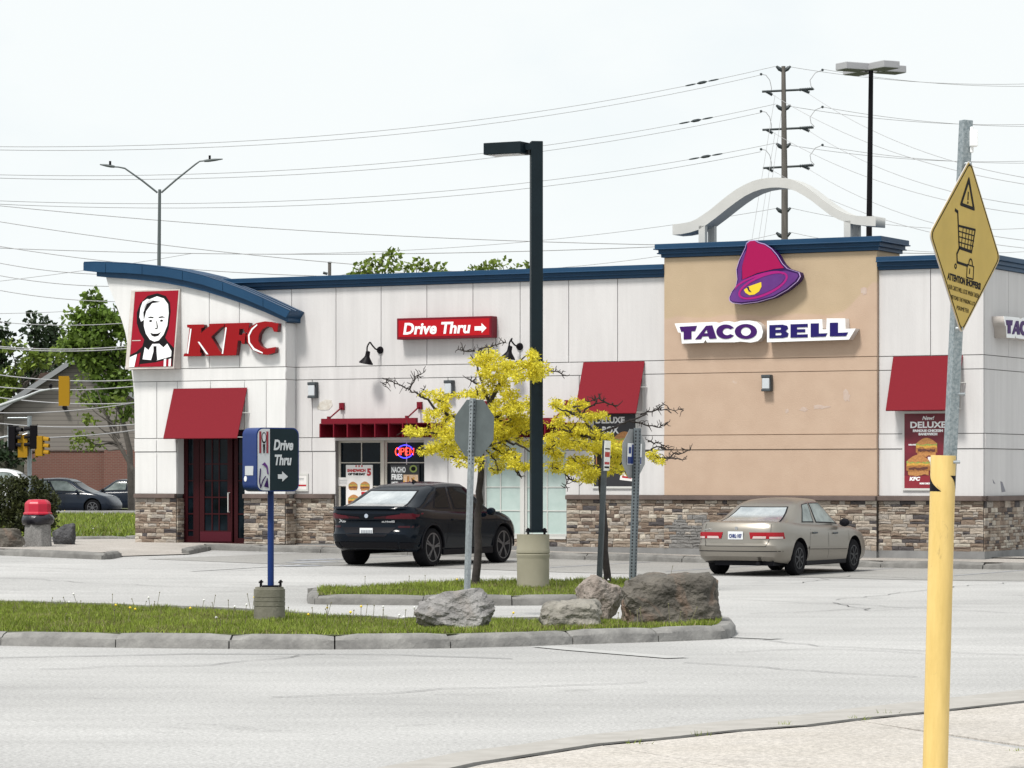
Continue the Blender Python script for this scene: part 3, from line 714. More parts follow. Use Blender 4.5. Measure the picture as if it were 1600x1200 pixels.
for a, b in ((Z1, top[-1][1]), (Z2, Z1), (Z3, Z2), (Z4, Z3), (ZT, Z4)): mb.box((XL - .05, TY + .05, a + GW), (XL, 0.0, b - GW))
mb.build('tower_side_panel', M_['stucco_white'], wt2).location.y = -(TY + .03 + 3.4)
mb = MB(); mb.box((XP0 - .05, TY + .05, ZT), (XP0 + .0, TY + .30, door[3])); mb.build('door_reveal', M_['stucco_white'], B)
# ---- curved blue roof
rt = [bl(*p, TY - .18) for p in ((130, 410.5), (148, 410), (165, 410.5), (195, 411.8), (222, 414), (255, 418), (285, 423.5), (317, 431), (348, 441), (380, 453), (411, 466.5), (453, 486))]
rb = [bl(*p, TY - .18) for p in ((130, 423), (148, 425), (165, 425.5), (195, 426.5), (222, 428.5), (255, 432), (285, 437.5), (317, 445), (348, 455), (380, 466.5), (411, 479.5), (447, 496.5))]
o = outline([rt + rb[::-1]], .95, M_['blue_metal'], 'curved_roof', B, bevel=.0); o.location.y = TY - .16 + .95
roof = o; ry = o.location.y
cuts = [0, 2, 4, 6, 8, 10, 11]
for a, b in zip(cuts[:-1], cuts[1:]):
    g = .006
    tp, bt = [list(p) for p in rt[a:b + 1]], [list(p) for p in rb[a:b + 1]]
    tp[0][0] += g; bt[0][0] += g; tp[-1][0] -= g; bt[-1][0] -= g
    q = outline([tp + bt[::-1]], .02, M_['blue_metal'], 'fascia_panel', roof); q.location.y = TY - .16 - ry
lip = [(x, z + .01) for x, z in rb[1:]] + [(x, z - (.10 + .05 * math.sin(i / 10 * PI))) for i, (x, z) in list(enumerate(rb[1:]))[::-1]]
q = outline([lip], .75, M_['blue_metal'], 'soffit_lip', roof); q.location.y = TY - .10 + .75 - ry
for yy in (.02, .25, .48, .71, .93):
    mb = MB(); pts = [(x, TY - .16 + yy - ry, z + .012) for x, z in rt]; mb.tube(pts, .018, 6); mb.build('standing_seam', M_['blue_metal'], roof)
# ---- arch on the tan block
zc = lambda x, y: bl(1030 + x / 3.751, 80 + y / 3.751, .25)
at = [zc(*p) for p in ((78, 1015), (130, 1010), (180, 1000), (215, 985), (250, 963), (300, 928), (350, 886), (400, 846), (450, 810), (500, 782), (550, 760), (595, 748), (640, 742), (690, 740), (740, 743), (785, 755), (830, 776), (880, 809), (930, 848), (975, 883), (1020, 914), (1060, 937), (1100, 953), (1145, 963), (1190, 967), (1270, 968))]
ab = [zc(*p) for p in ((78, 1076), (130, 1072), (180, 1062), (230, 1046), (280, 1015), (340, 970), (400, 922), (450, 884), (500, 850), (550, 825), (600, 808), (650, 800), (700, 798), (750, 804), (800, 820), (850, 848), (900, 882), (950, 922), (1000, 960), (1050, 986), (1100, 1005), (1140, 1014), (1180, 1020), (1268, 1026))]
M_['arch_white'] = mat('arch_white', (.45, .45, .435), .6, col2=(.51, .51, .495), scale=1.5)
AR = lthing('roof_arch', 'white wavy arch beam standing on four short posts on top of the tan block', 'arch', (xT0 + xT1) / 2, .5, 6.9)
o = outline([at + ab[::-1]], .55, M_['arch_white'], 'arch_beam', AR); o.location.y = .25 + .55
for px, y in ((1098, .3), (1112.5, .7), (1325, .3), (1338, .7)):
    x = bx(px, y); zt = top_z(0)
    zt = None
    for (x0, a), (x1, b) in zip(ab[:-1], ab[1:]):
        if x0 <= x <= x1: zt = a + (b - a) * (x - x0) / (x1 - x0)
    mb = MB(); mb.box((x - .075, y - .05, 6.88), (x + .075, y + .08, zt + .04)); mb.build('post', M_['arch_white'], AR)
# ---- glazing
def glazing(name, x0, x1, z0, z1, y, vs, hs, fm, gm, parent=None, fw=.05, mw=.022, depth=.09, pname='pane', gms=None):
    vs = [x0] + vs + [x1]; hs = [z0] + hs + [z1]; mb = MB()
    for i, v in enumerate(vs):
        big = i in (0, len(vs) - 1); w_ = fw if big else mw
        a, b = (v, v + w_) if i == 0 else (v - w_, v) if i == len(vs) - 1 else (v - w_ / 2, v + w_ / 2)
        mb.box((a, y - (.0 if big else -.012), z0), (b, y + depth, z1))
    for i, h in enumerate(hs):
        big = i in (0, len(hs) - 1); w_ = fw if big else mw
        a, b = (h, h + w_) if i == 0 else (h - w_, h) if i == len(hs) - 1 else (h - w_ / 2, h + w_ / 2)
        mb.box((x0 + fw, y - (-.002 if big else -.014), a), (x1 - fw, y + depth - .003, b))
    f = mb.build(name, fm, parent or B)
    for i in range(len(vs) - 1):
        for j in range(len(hs) - 1):
            g = MB(); g.box((vs[i] + .004, y + .03, hs[j] + .004), (vs[i + 1] - .004, y + .042, hs[j + 1] - .004)); g.build(pname, gm, f)
    return f
M_['cream'] = mat('cream', (.48, .45, .40), .5)
hz = [bl(560, p)[1] for p in (797, 760, 723)]
glazing('window', w1[0], bx(592.5), w1[2], w1[3], .14, [bx(559.5)], hz, M_['cream'], M_['glass'])
glazing('window', bx(596.5), w1[1], w1[2], w1[3], .14, [bx(630)], hz, M_['cream'], M_['glass'])
hz2 = [bl(820, p)[1] for p in (798, 761, 725)]
glazing('window', w2[0], bx(811), w2[2], w2[3], .14, [bx(777)], hz2, M_['alu'], M_['glass_mint'])
glazing('window', bx(815.5), w2[1], w2[2], w2[3], .14, [bx(826), bx(850)], hz2, M_['alu'], M_['glass_mint'])
for w, a, b in ((w1, bx(592.5), bx(596.5)), (w2, bx(811), bx(815.5))):
    mb = MB(); mb.box((a, .10, w[2]), (b, .25, w[3])); mb.box((w[0] - .02, -.05, w[2] - .06), (w[1] + .02, .2, w[2])); mb.build('window_sill', M_['alu'] if w is w2 else M_['cream'], B)
    mb = MB(); mb.box((w[0] - .0, .26, w[2]), (w[1], .355, w[3])); mb.build('window_back', M_['black'], B)
# door
DY = TY + .30
mb = MB(); mb.box((door[0] - .01, DY + .12, .2), (door[1] + .01, DY + .16, door[3])); mb.build('vestibule_back', M_['black'], B)
dpx = lambda p: bx(p, DY)
zds = .345
dtop = door[3] - .02
def dz(py): return bl(338, py, DY)[1]
glazing('sidelight', dpx(285.5), dpx(311), zds, dtop, DY, [dpx(302.5)], [dz(p) for p in (829, 803, 777, 751, 725)], M_['door_red'], M_['glass'], fw=.14, mw=.03)
D = glazing('door', dpx(313), dpx(364), zds, dtop, DY - .03, [dpx(332), dpx(343)], [dz(p) for p in (830, 803, 777, 751, 725)], M_['door_red'], M_['glass'], fw=.13, mw=.03)
mb = MB(); mb.box((dpx(313) + .02, DY - .04, zds + .02), (dpx(364) - .02, DY - .005, zds + .25)); mb.build('kick_plate', mat('kick_plate', (.065, .006, .014), .5, spec=.2), D)
mb = MB(); xh = dpx(360); mb.tube([(xh, DY - .03, 1.05), (xh, DY - .10, 1.05), (xh, DY - .10, 1.5), (xh, DY - .03, 1.5)], .014); mb.build('handle', M_['alu'], D)
glazing('sidelight', dpx(366), door[1], zds, dtop, DY, [], [dz(p) for p in (803, 751, 725)], M_['door_red'], M_['glass'], fw=.10, mw=.03)
mb = MB(); mb.box((door[0], TY + .02, .2), (door[1], DY + .1, zds)); mb.build('door_step', M_['door_red'], B)
# ---- sloping red awnings
def awning(tl, tr, bln, brn, yo, p=.45):
    (xa, za), (xb, zb_) = bl(*tl, yo), bl(*tr, yo); (xc, zc_), (xd, zd) = bl(*bln, yo - p), bl(*brn, yo - p)
    zt, zb2 = (za + zb_) / 2, (zc_ + zd) / 2; x0, x1 = (xa + xc) / 2, (xb + xd) / 2; yb = yo - .02
    mb = MB(); t = .035
    mb.add([(x0, yb, zt), (x1, yb, zt), (x1, yo - p, zb2), (x0, yo - p, zb2), (x0, yb, zt - t), (x1, yb, zt - t), (x1, yo - p + t * .5, zb2 - t * .5), (x0, yo - p + t * .5, zb2 - t * .5)],
           [(0, 3, 2, 1), (4, 5, 6, 7), (0, 1, 5, 4), (1, 2, 6, 5), (2, 3, 7, 6), (3, 0, 4, 7)])
    a = mb.build('awning', M_['red_fabric'], B)
    mb = MB()
    for x in (x0 + .04, x1 - .04):
        mb.tube([(x, yo - p + .04, zb2 + .02), (x, yo - .01, zb2 + .02)], .014); mb.tube([(x, yo - .03, zb2 + .02), (x, yo - .03, zt - .2)], .012)
    mb.tube([(x0 + .04, yo - p + .04, zb2 + .01), (x1 - .04, yo - p + .04, zb2 + .01)], .014)
    mb.tube([(x1 - .02, yo - .2, (zt + zb2) / 2), (x1 + .05, yo - .01, (zt + zb2) / 2)], .012)
    mb.build('awning_frame', M_['alu'], a)
    return a
awning((271, 607), (386, 606), (256, 685), (371, 684), TY)
awning((911, 566), (1007, 564.5), (899, 646), (994.5, 645), 0)
awning((1395, 557), (1504, 555.5), (1385, 641), (1494, 640), 0)
# ---- slatted red canopies over the windows
def canopy(x0, x1, xb0, xb1, rods):
    z0, z1 = bl(x0, 683.5, -.68)[1], bl(x0, 662.5, -.68)[1]
    c = bpy.data.objects.new('canopy', None); link(c, B)
    xa, xb = bx(x0, -.68), bx(x1, -.68); n = round((xb - xa) / .355)
    for i in range(n + 1):
        x = xa + (xb - xa) * i / n; mb = MB(); mb.box((x, -.68, z0), (x + .028, -.03, z1)); mb.build('fin', M_['red_metal'], c)
    mb = MB(); mb.box((xa + .03, -.64, z1 - .02), (xb, -.60, z1 + .005)); mb.box((xa + .03, -.12, z0), (xb, -.03, z1 - .003)); mb.box((xa, -.66, z1), (xb + .03, -.04, z1 + .012)); mb.build('canopy_rail', M_['red_metal'], c)
    ba, bb = bx(xb0, -.62), bx(xb1, -.62); mb = MB(); mb.box((ba, -.66, z1 + .013), (bb, -.56, z1 + .12)); mb.build('canopy_beam', M_['red_metal'], c)
    for px in rods:
        xr = bx(px, -.6); mb = MB(); zr = z1 + .12; xw = xr
        mb.tube([(xr, -.6, zr), (xr, -.02, bl(533, 636)[1])], .018); zz = bl(533, 635)[1]; mb.box((xr - .06, -.06, zz - .08), (xr + .06, 0, zz + .08)); mb.box((xr - .03, -.64, zr - .02), (xr + .03, -.56, zr + .05)); mb.build('tie_rod', M_['red_metal'], c)
canopy(499, 672, 503, 651, (514, 636)); canopy(722, 894, 727, 876, (738, 868))
# chipped stucco beside the first canopy, scratches on the end wall
M_['chip'] = mat('chip', (.50, .46, .40), .95, col2=(.62, .6, .56), scale=12, bump=.01)
lp = [bl(450 + x / 3.529, 400 + y / 3.529) for x, y in ((160, 835), (175, 808), (205, 792), (240, 795), (246, 825), (225, 848), (185, 850), (165, 845))]
o = outline([lp], .012, M_['chip'], 'chipped_stucco', B); o.location.y = .004
M_['scratch'] = mat('scratch', (.22, .22, .25), .9)
for lp in ([(1563, 752), (1566, 753), (1571, 768), (1565, 769)], [(1551, 749), (1555, 756), (1552, 755)]):
    q = [blx(*p, 0) for p in lp]; o = outline([q], .004, M_['scratch'], 'scuff_mark', B, M=Matrix(((0, -1, 0, 0), (1, 0, 0, 0), (0, 0, 1, 0), (0, 0, 0, 1)))); o.location.x = .0
# a vent stack on the roof
# ================================================================== signs and lamps on the restaurant
def art(root, loops, m, name, off, base):            # flat print lying `off` proud of plane function base(x, z)->y
    o = outline(loops, .003, m, name, root)
    for v in o.data.vertices: v.co.y += base(v.co.x, v.co.z) - off
    return o
# ---- portrait box on the tower: a plain generic bust stands in for the printed picture
ya, yb = TY - .05, TY - .30
P0, P1, P2, P3 = bl(200.5, 454, ya), bl(276.5, 452, ya), bl(276.2, 575.5, yb), bl(200.5, 577, yb)
pb = lthing('portrait_sign', 'upright red sign box with black and white bust picture beside big red letters', 'sign', P0[0], TY, P2[1])
x0, x1 = (P0[0] + P3[0]) / 2, (P1[0] + P2[0]) / 2; z0, z1 = (P2[1] + P3[1]) / 2, (P0[1] + P1[1]) / 2
pl = lambda x, z: ya + (yb - ya) * (z1 - z) / (z1 - z0)
mb = MB(); mb.add([(x0, ya, z1), (x1, ya, z1), (x1, yb, z0), (x0, yb, z0), (x0, TY, z1), (x1, TY, z1), (x1, TY, z0), (x0, TY, z0)], [(0, 3, 2, 1), (4, 5, 6, 7), (0, 1, 5, 4), (1, 2, 6, 5), (2, 3, 7, 6), (3, 0, 4, 7)])
mb.build('sign_box', M_['white_edge'], pb)
fx0 = x0 + .115
art(pb, [[(x0 + .01, z0 + .03), (fx0 - .01, z0 + .03), (fx0 - .01, z1 - .03), (x0 + .01, z1 - .03)]], M_['white_edge'], 'side_strip', .004, pl)
U = lambda u, v: (fx0 + (x1 - .03 - fx0) * u, z0 + .05 + (z1 - z0 - .08) * v)     # 0..1 across the printed face
Q = lambda pts: [U(*p) for p in pts]
M_['red_print'] = mat('red_print', (.26, .003, .015), .45, spec=.2)
art(pb, [Q([(0, 0), (1, 0), (1, 1), (0, 1)])], M_['red_print'], 'sign_face', .006, pl)
def UE(cu, cv, ru, rv, n=24): return Q([(cu + ru * math.cos(2 * PI * i / n), cv + rv * math.sin(2 * PI * i / n)) for i in range(n)])
art(pb, [Q([(0, 0), (0, .16), (.14, .20), (.27, .27), (.30, .36), (.18, .46), (.10, .58), (.08, .72), (.14, .84), (.30, .94), (.52, .97), (.72, .93), (.83, .84), (.86, .72), (.84, .5), (.78, .38), (.84, .33), (1, .24), (1, 0)])], M_['dark_print'], 'dark_outline', .010, pl)
art(pb, [Q([(.26, .66), (.24, .80), (.34, .89), (.52, .93), (.68, .90), (.79, .82), (.82, .70), (.81, .54), (.74, .42), (.64, .345), (.54, .33), (.43, .36), (.33, .44), (.27, .54)])], M_['white_sign'], 'face', .014, pl)
art(pb, [Q([(.16, .78), (.20, .86), (.30, .90), (.44, .88), (.34, .83), (.27, .74), (.26, .62), (.20, .60), (.15, .66)])], M_['white_sign'], 'hair', .014, pl)
art(pb, [Q([(.26, .62), (.30, .74), (.42, .84), (.62, .855), (.44, .875), (.30, .83), (.235, .72)])], M_['dark_print'], 'hair_line', .018, pl)
for lp in ([(.34, .645), (.40, .665), (.48, .655), (.48, .64), (.40, .645)], [(.60, .655), (.68, .665), (.75, .645), (.68, .645), (.60, .64)]):
    art(pb, [Q(lp)], M_['dark_print'], 'brow', .018, pl)
for cu in (.42, .67): art(pb, [UE(cu, .605, .035, .014, 12)], M_['dark_print'], 'eye', .018, pl)
art(pb, [Q([(.55, .60), (.565, .60), (.60, .52), (.585, .495), (.53, .495), (.53, .505), (.575, .51)])], M_['dark_print'], 'nose', .018, pl)
art(pb, [Q([(.43, .45), (.50, .435), (.60, .435), (.68, .455), (.62, .405), (.54, .395), (.47, .41)])], M_['dark_print'], 'mouth', .018, pl)
art(pb, [Q([(.30, .10), (.33, .26), (.42, .22), (.50, .30), (.66, .30), (.76, .25), (.84, .30), (.95, .20), (.95, .13), (.62, .08)])], M_['white_sign'], 'shirt', .014, pl)
art(pb, [Q([(.53, .27), (.60, .27), (.61, .20), (.64, .09), (.57, .06), (.50, .09), (.54, .20)])], M_['dark_print'], 'tie', .018, pl)
art(pb, [Q([(0, 0), (.12, 0), (.16, .17), (0, .13)])], M_['white_sign'], 'sleeve', .014, pl)
art(pb, [Q([(.12, 0), (.22, 0), (.24, .19), (.18, .17)])], M_['red_print'], 'apron_strap', .014, pl)
art(pb, [Q([(.24, .035), (.60, .055), (.96, .10), (.98, 0), (.24, 0)])], M_['red_print'], 'apron', .014, pl)
for u in (.80, .91): art(pb, [Q([(u, .0), (u + .05, .0), (u + .045, .105), (u - .005, .095)])], M_['white_sign'], 'stripe', .018, pl)
art(pb, [Q([(.02, .345), (.22, .345), (.22, .355), (.02, .355)])], M_['white_edge'], 'face_joint', .012, pl)
# ---- big red letters
K = lthing('letter_sign', 'big red slanted KFC letters with white inlines on the entrance tower', 'sign', bx(345, TY), TY, 4.6)
zk = lambda pts: [bl(200 + x / 4.8, 430 + y / 4.8, TY - .15) for x, y in pts]
LET = {'letter_k': [(447, 372), (570, 370), (572, 392), (553, 394), (546, 440), (562, 425), (616, 380), (610, 366), (725, 362), (722, 384), (702, 390), (625, 462), (690, 570), (708, 585), (704, 602), (590, 604), (545, 525), (540, 582), (552, 585), (550, 606), (420, 608), (424, 590), (443, 585), (465, 395), (447, 390)],
       'letter_f': [(733, 362), (912, 357), (902, 432), (880, 430), (872, 402), (838, 402), (832, 450), (858, 450), (866, 436), (884, 436), (876, 514), (858, 514), (852, 490), (826, 490), (816, 574), (812, 600), (709, 603)],
       'letter_c': [(1128, 360), (1122, 425), (1098, 422), (1085, 392), (1050, 383), (1010, 405), (985, 445), (978, 490), (995, 530), (1030, 552), (1108, 540), (1104, 580), (1050, 597), (990, 590), (930, 555), (895, 500), (892, 450), (915, 395), (965, 360), (1030, 347), (1085, 352), (1105, 362)]}
INL = {'letter_k': [[(472, 402), (481, 402), (457, 588), (446, 588)], [(528, 500), (540, 500), (608, 594), (592, 594)]], 'letter_f': [[(736, 392), (745, 392), (718, 590), (708, 590)]],
       'letter_c': [[(972, 366), (930, 402), (905, 450), (908, 505), (945, 562), (1015, 588), (1015, 579), (953, 548), (919, 503), (916, 455), (938, 410), (974, 376)]]}
M_['letter_side'] = mat('letter_side', (.10, .004, .01), .4)
for k, lp in LET.items():
    o = outline([zk(lp)], .13, M_['letter_side'], k, K); o.location.y = TY - .02
    q = outline([zk(lp)], .012, M_['red_letter'], 'letter_face', o, bevel=.004); q.location.y = -.131
    for il in INL[k]: q = outline([zk(il)], .004, M_['white_sign'], 'inline', o); q.location.y = -.152
# ---- red drive-through box
y0 = -.27
xa, xb = bx(620, y0), bx(768, y0); zt, zb = bl(694, 495.5, y0)[1], bl(694, 529, y0)[1]
DT = lthing('drive_through_sign', 'long red box sign reading Drive Thru with an arrow high on the white wall', 'sign', xa, 0, zb)
mb = MB(); mb.box((xa, y0, zb), (xb, -.001, zt)); mb.build('sign_box', M_['red_metal'], DT, bevel=.012)
mb = MB(); mb.box((xa + .05, y0 - .006, zb + .055), (xb - .05, y0 + .01, zt - .05)); mb.build('sign_face', M_['red_sign'], DT)
xt0, xt1 = bx(630.5, y0), bx(737, y0); zbase = bl(680, 521.0, y0)[1] ; cap = bl(680, 503.8, y0)[1] - zbase
text('Drive Thru', cap / .70, M_['white_sign'], 'sign_words', DT, xt0, zbase, y0 - .007, xt1 - xt0 - .05, .16, .012, .004, 'LEFT')
aw = [bl(450 + x / 3.529, 400 + y / 3.529, y0) for x, y in ((1030, 388), (1068, 387), (1068, 370), (1096, 397), (1069, 424), (1069, 411), (1030, 411))]
o = outline([aw], .004, M_['white_sign'], 'arrow', DT); o.location.y = y0 - .006
# ---- lettered box sign of the tan block, and its twin round the corner
z6 = lambda x, y, yo=-.32: bl(1000 + x / 3.81, 350 + y / 3.81, yo)
TBK = {'word_box': [[(207, 592), (330, 587), (448, 583), (470, 590), (500, 580), (530, 578), (562, 586), (600, 576), (650, 574), (695, 582), (722, 603), (733, 640), (725, 675), (702, 697), (660, 706), (600, 700), (560, 704), (400, 705), (390, 690), (380, 707), (250, 712), (243, 648), (228, 645)],
                    [(757, 576), (1085, 567), (1088, 628), (1110, 627), (1112, 562), (1222, 562), (1224, 624), (1285, 622), (1245, 688), (757, 704)]]}
A_ = lambda n, cx, cy, rx, ry, a0=0, a1=2 * PI: [(cx + rx * math.cos(a0 + (a1 - a0) * i / n), cy + ry * math.sin(a0 + (a1 - a0) * i / n)) for i in range(n + (0 if abs(a1 - a0) > 6.28 else 1))]
TBL = [[[(237, 612), (340, 606), (330, 637), (308, 638), (308, 685), (262, 688), (262, 640), (247, 641)]],
       [[(395, 606), (432, 603), (458, 682), (415, 684), (409, 668), (373, 669), (365, 685), (330, 687)], [(398, 628), (404, 650), (383, 651)]],
       [A_(22, 512, 641, 56, 43, .55, 2 * PI - .55) + A_(14, 520, 641, 26, 21, 2 * PI - .75, .75)],
       [A_(26, 632, 640, 66, 45), A_(20, 632, 640, 30, 26)]]
TBL2 = [[[(772, 602), (852, 599), (878, 606), (884, 622), (868, 637), (886, 652), (880, 672), (852, 678), (772, 680)], [(808, 617), (838, 616), (843, 623), (838, 629), (808, 630)], [(808, 648), (840, 647), (846, 654), (840, 662), (808, 663)]],
        [[(898, 597), (1000, 594), (1000, 613), (936, 615), (936, 627), (985, 626), (985, 644), (936, 645), (936, 658), (1000, 656), (1000, 675), (898, 677)]],
        [[(1018, 592), (1066, 591), (1066, 652), (1117, 650), (1106, 670), (1018, 673)]], [[(1132, 588), (1180, 587), (1180, 648), (1240, 645), (1228, 667), (1132, 669)]]]
M_['purple'] = mat('purple', (.045, .008, .11), .45, spec=.2); M_['violet_blue'] = mat('violet_blue', (.014, .008, .11), .45, spec=.2)
tx0, tz0 = z6(207, 712)
def letters(root, T, yfront, depth):
    for lp in TBK['word_box']:
        o = outline([[T(*p) for p in lp]], depth, M_['white_edge'], 'word_box', root); o.location.y = yfront + depth
        q = outline([[T(*p) for p in lp]], .006, M_['white_sign'], 'word_face', o); q.location.y = -depth - .001
    for L, m in ((TBL, M_['purple']), (TBL2, M_['violet_blue'])):
        for loops in L: o = outline([[T(*p) for p in q] for q in loops], .012, m, 'letter', root); o.location.y = yfront - .008
TS = lthing('lettered_sign', 'white outlined box sign with purple words TACO BELL on the tan block', 'sign', tx0, -.1, tz0)
letters(TS, z6, -.32, .218)
sy0, sz0 = blx(1568, 508, .26)
TS2 = thing('lettered_sign', 'white box sign with purple letters cut off by the right photo edge', 'sign'); 
pw_ = l2w(.0, sy0); TS2.location = (pw_.x, pw_.y, blx(1570, 527, .26)[1]); TS2.rotation_euler = (0, 0, BROT + PI / 2)
sxx, szz = z6(207, 712); dzz = blx(1570, 527, .26)[1]
def T2(x, y):
    a, b = z6(x, y); return (a - sxx, b - szz)
letters(TS2, T2, -.26, .258)
for ch in TS2.children: pass
# ---- the bell emblem
z7 = lambda x, y: bl(1000 + x / 3.81, 350 + y / 3.81, -.36)
Bq = lthing('bell_sign', 'purple and magenta bell emblem sign with yellow clapper high on the tan block', 'sign', z7(740, 470)[0], -.16, z7(740, 477)[1])
outl = [(532, 458), (530, 440), (545, 405), (570, 370), (578, 330), (573, 270), (590, 215), (612, 170), (626, 140), (634, 112), (655, 97), (685, 95), (708, 108), (745, 118), (785, 145), (820, 185), (850, 235), (880, 265), (950, 288), (958, 312), (940, 342), (880, 392), (800, 437), (700, 466), (600, 478), (550, 471)]
def bell(pts, m, nm, off, dep=.006, holes=()):
    o = outline([[z7(*p) for p in pts]] + [[z7(*p) for p in h] for h in holes], dep, m, nm, Bq); o.location.y = off; return o
def scale_about(pts, c, k): return [(c[0] + (x - c[0]) * k, c[1] + (y - c[1]) * k) for x, y in pts]
M_['bell_edge'] = mat('bell_edge', (.42, .30, .55), .4); M_['bell_violet'] = mat('bell_violet', (.085, .02, .15), .45, spec=.2, col2=(.125, .04, .21), scale=1.5)
M_['bell_magenta'] = mat('bell_magenta', (.32, .003, .072), .45, spec=.2); M_['bell_line'] = mat('bell_line', (.025, .004, .07), .5, spec=.2); M_['bell_ring'] = mat('bell_ring', (.33, .012, .17), .45, spec=.2); M_['bell_yellow'] = mat('bell_yellow', (.72, .52, .02), .35)
bell(outl, M_['bell_line'], 'emblem_body', -.165, .195)
bell([(x, y) for x, y in outl], M_['bell_edge'], 'emblem_face', -.361, .006)
bell(scale_about(outl, (720, 310), .975), M_['bell_line'], 'emblem_outline', -.367)
bell([(540, 452), (538, 440), (552, 408), (578, 372), (588, 332), (584, 272), (600, 218), (622, 172), (640, 150), (610, 250), (606, 335), (620, 330), (700, 300), (800, 285), (870, 278), (940, 296), (944, 312), (925, 340), (870, 385), (795, 428), (698, 456), (602, 466), (556, 462)], M_['bell_violet'], 'bell_skirt', -.374)
bell([(640, 145), (640, 118), (658, 102), (684, 100), (702, 116), (740, 124), (778, 150), (812, 190), (840, 238), (860, 262), (800, 268), (700, 292), (612, 332), (610, 260), (620, 200)], M_['bell_magenta'], 'bell_dome', -.374)
def tell(cx, cy, rx, ry, rot, n=36, a0=0, a1=2 * PI):
    return [(cx + rx * math.cos(t) * math.cos(rot) - ry * math.sin(t) * math.sin(rot), cy + rx * math.cos(t) * math.sin(rot) + ry * math.sin(t) * math.cos(rot)) for t in [a0 + (a1 - a0) * i / n for i in range(n)]]
bell(tell(735, 366, 158, 62, -.40), M_['bell_ring'], 'bell_ring', -.380, .006, [tell(735, 366, 146, 48, -.40)])
bell(tell(712, 340, 150, 40, -.32, 20, PI, 2 * PI) + tell(712, 352, 150, 40, -.32, 20, 2 * PI, PI), M_['bell_ring'], 'bell_band', -.379)
bell(tell(735, 370, 136, 42, -.40), M_['bell_violet'], 'bell_mouth', -.382)
bell([(622, 392), (640, 380), (650, 372), (725, 346), (727, 372), (712, 402), (685, 420), (655, 424), (632, 410)], M_['bell_yellow'], 'clapper', -.388)
bell([(640, 378), (652, 374), (655, 390), (668, 406), (652, 402)], M_['bell_line'], 'clapper_line', -.394)
# ---- gooseneck lamps, wall packs
def goose(mx_, my, ax, ay, cx_, cy_, label):
    (a, za) = bl(mx_, my, -.01); o = lthing('gooseneck_lamp', label, 'lamp', a, 0, za, 'black gooseneck lamps on the white wall')
    mb = MB(); mb.lathe([(.0, 0), (.085, .0), (.075, -.04), (.0, -.045)], 14, (a, 0, za), 'y'); mb.build('mount', M_['lamp_black'], o, smooth=40)
    (b, zb) = bl(cx_, cy_, -.42); zt_ = bl(ax, ay, -.35)[1]
    pts = [(a, -.03, za), (a - .03, -.16, za + .02), (a - .08, -.24, zt_ - .05), (b + .02, -.34, zt_), (b - .0, -.42, zt_ - .10), (b, -.43, zb + .12)]
    fine = []
    for i in range(len(pts) - 1):
        p0, p1, p2, p3 = [Vector(pts[max(0, min(len(pts) - 1, i + k))]) for k in (-1, 0, 1, 2)]
        for t in (0, .25, .5, .75): fine.append(.5 * ((2 * p1) + (p2 - p0) * t + (2 * p0 - 5 * p1 + 4 * p2 - p3) * t * t + (3 * p1 - p0 - 3 * p2 + p3) * t ** 3))
    fine.append(Vector(pts[-1])); mb = MB(); mb.tube(fine, .018, 8); mb.build('arm', M_['lamp_black'], o, smooth=60)
    mb = MB(); mb.lathe([(.02, .14), (.05, .13), (.055, .02), (.075, -.02), (.16, -.13), (.165, -.15), (.14, -.14), (.03, -.02)], 18, (0, 0, 0)); s = mb.build('shade', M_['lamp_black'], o, smooth=40); s.location = (b, -.43, zb); s.rotation_euler = (0, R(12), 0)
goose(594, 547, 580, 535, 574, 558, 'black gooseneck lamp below the left end of the red drive-through sign')
goose(812, 541.5, 797, 529, 796, 550, 'black gooseneck lamp beside the dark lamp post above the yellow tree')
def pack(px0, px1, py0, py1, yo, label):
    xa, xb = bx(px0, yo - .16), bx(px1 - 3, yo - .16); zt, zb = bl(px0, py0, yo - .16)[1], bl(px0, py1, yo - .16)[1]
    o = lthing('wall_light', label, 'wall light', xa, yo, zb, 'grey wall lights on the restaurant')
    mb = MB(); mb.box((xa, yo - .12, zb), (xb, yo - .001, zt)); mb.box((xa, yo - .16, zb), (xb, yo - .121, zb + .05)); mb.box((xa, yo - .16, zt - .07), (xb, yo - .121, zt)); mb.build('housing', M_['galv_dark'], o, bevel=.01)
    mb = MB(); mb.box((xa + .02, yo - .158, zb + .053), (xb - .02, yo - .118, zt - .073)); mb.build('lens', M_['lens'], o, bevel=.015)
pack(480, 495, 597, 622, 0, 'grey wall light just right of the entrance tower')
pack(693, 708.5, 594, 619, 0, 'grey wall light right above the stop sign back')
pack(1189, 1206, 585.5, 611.5, -.1, 'grey wall light on the tan block below the purple words')
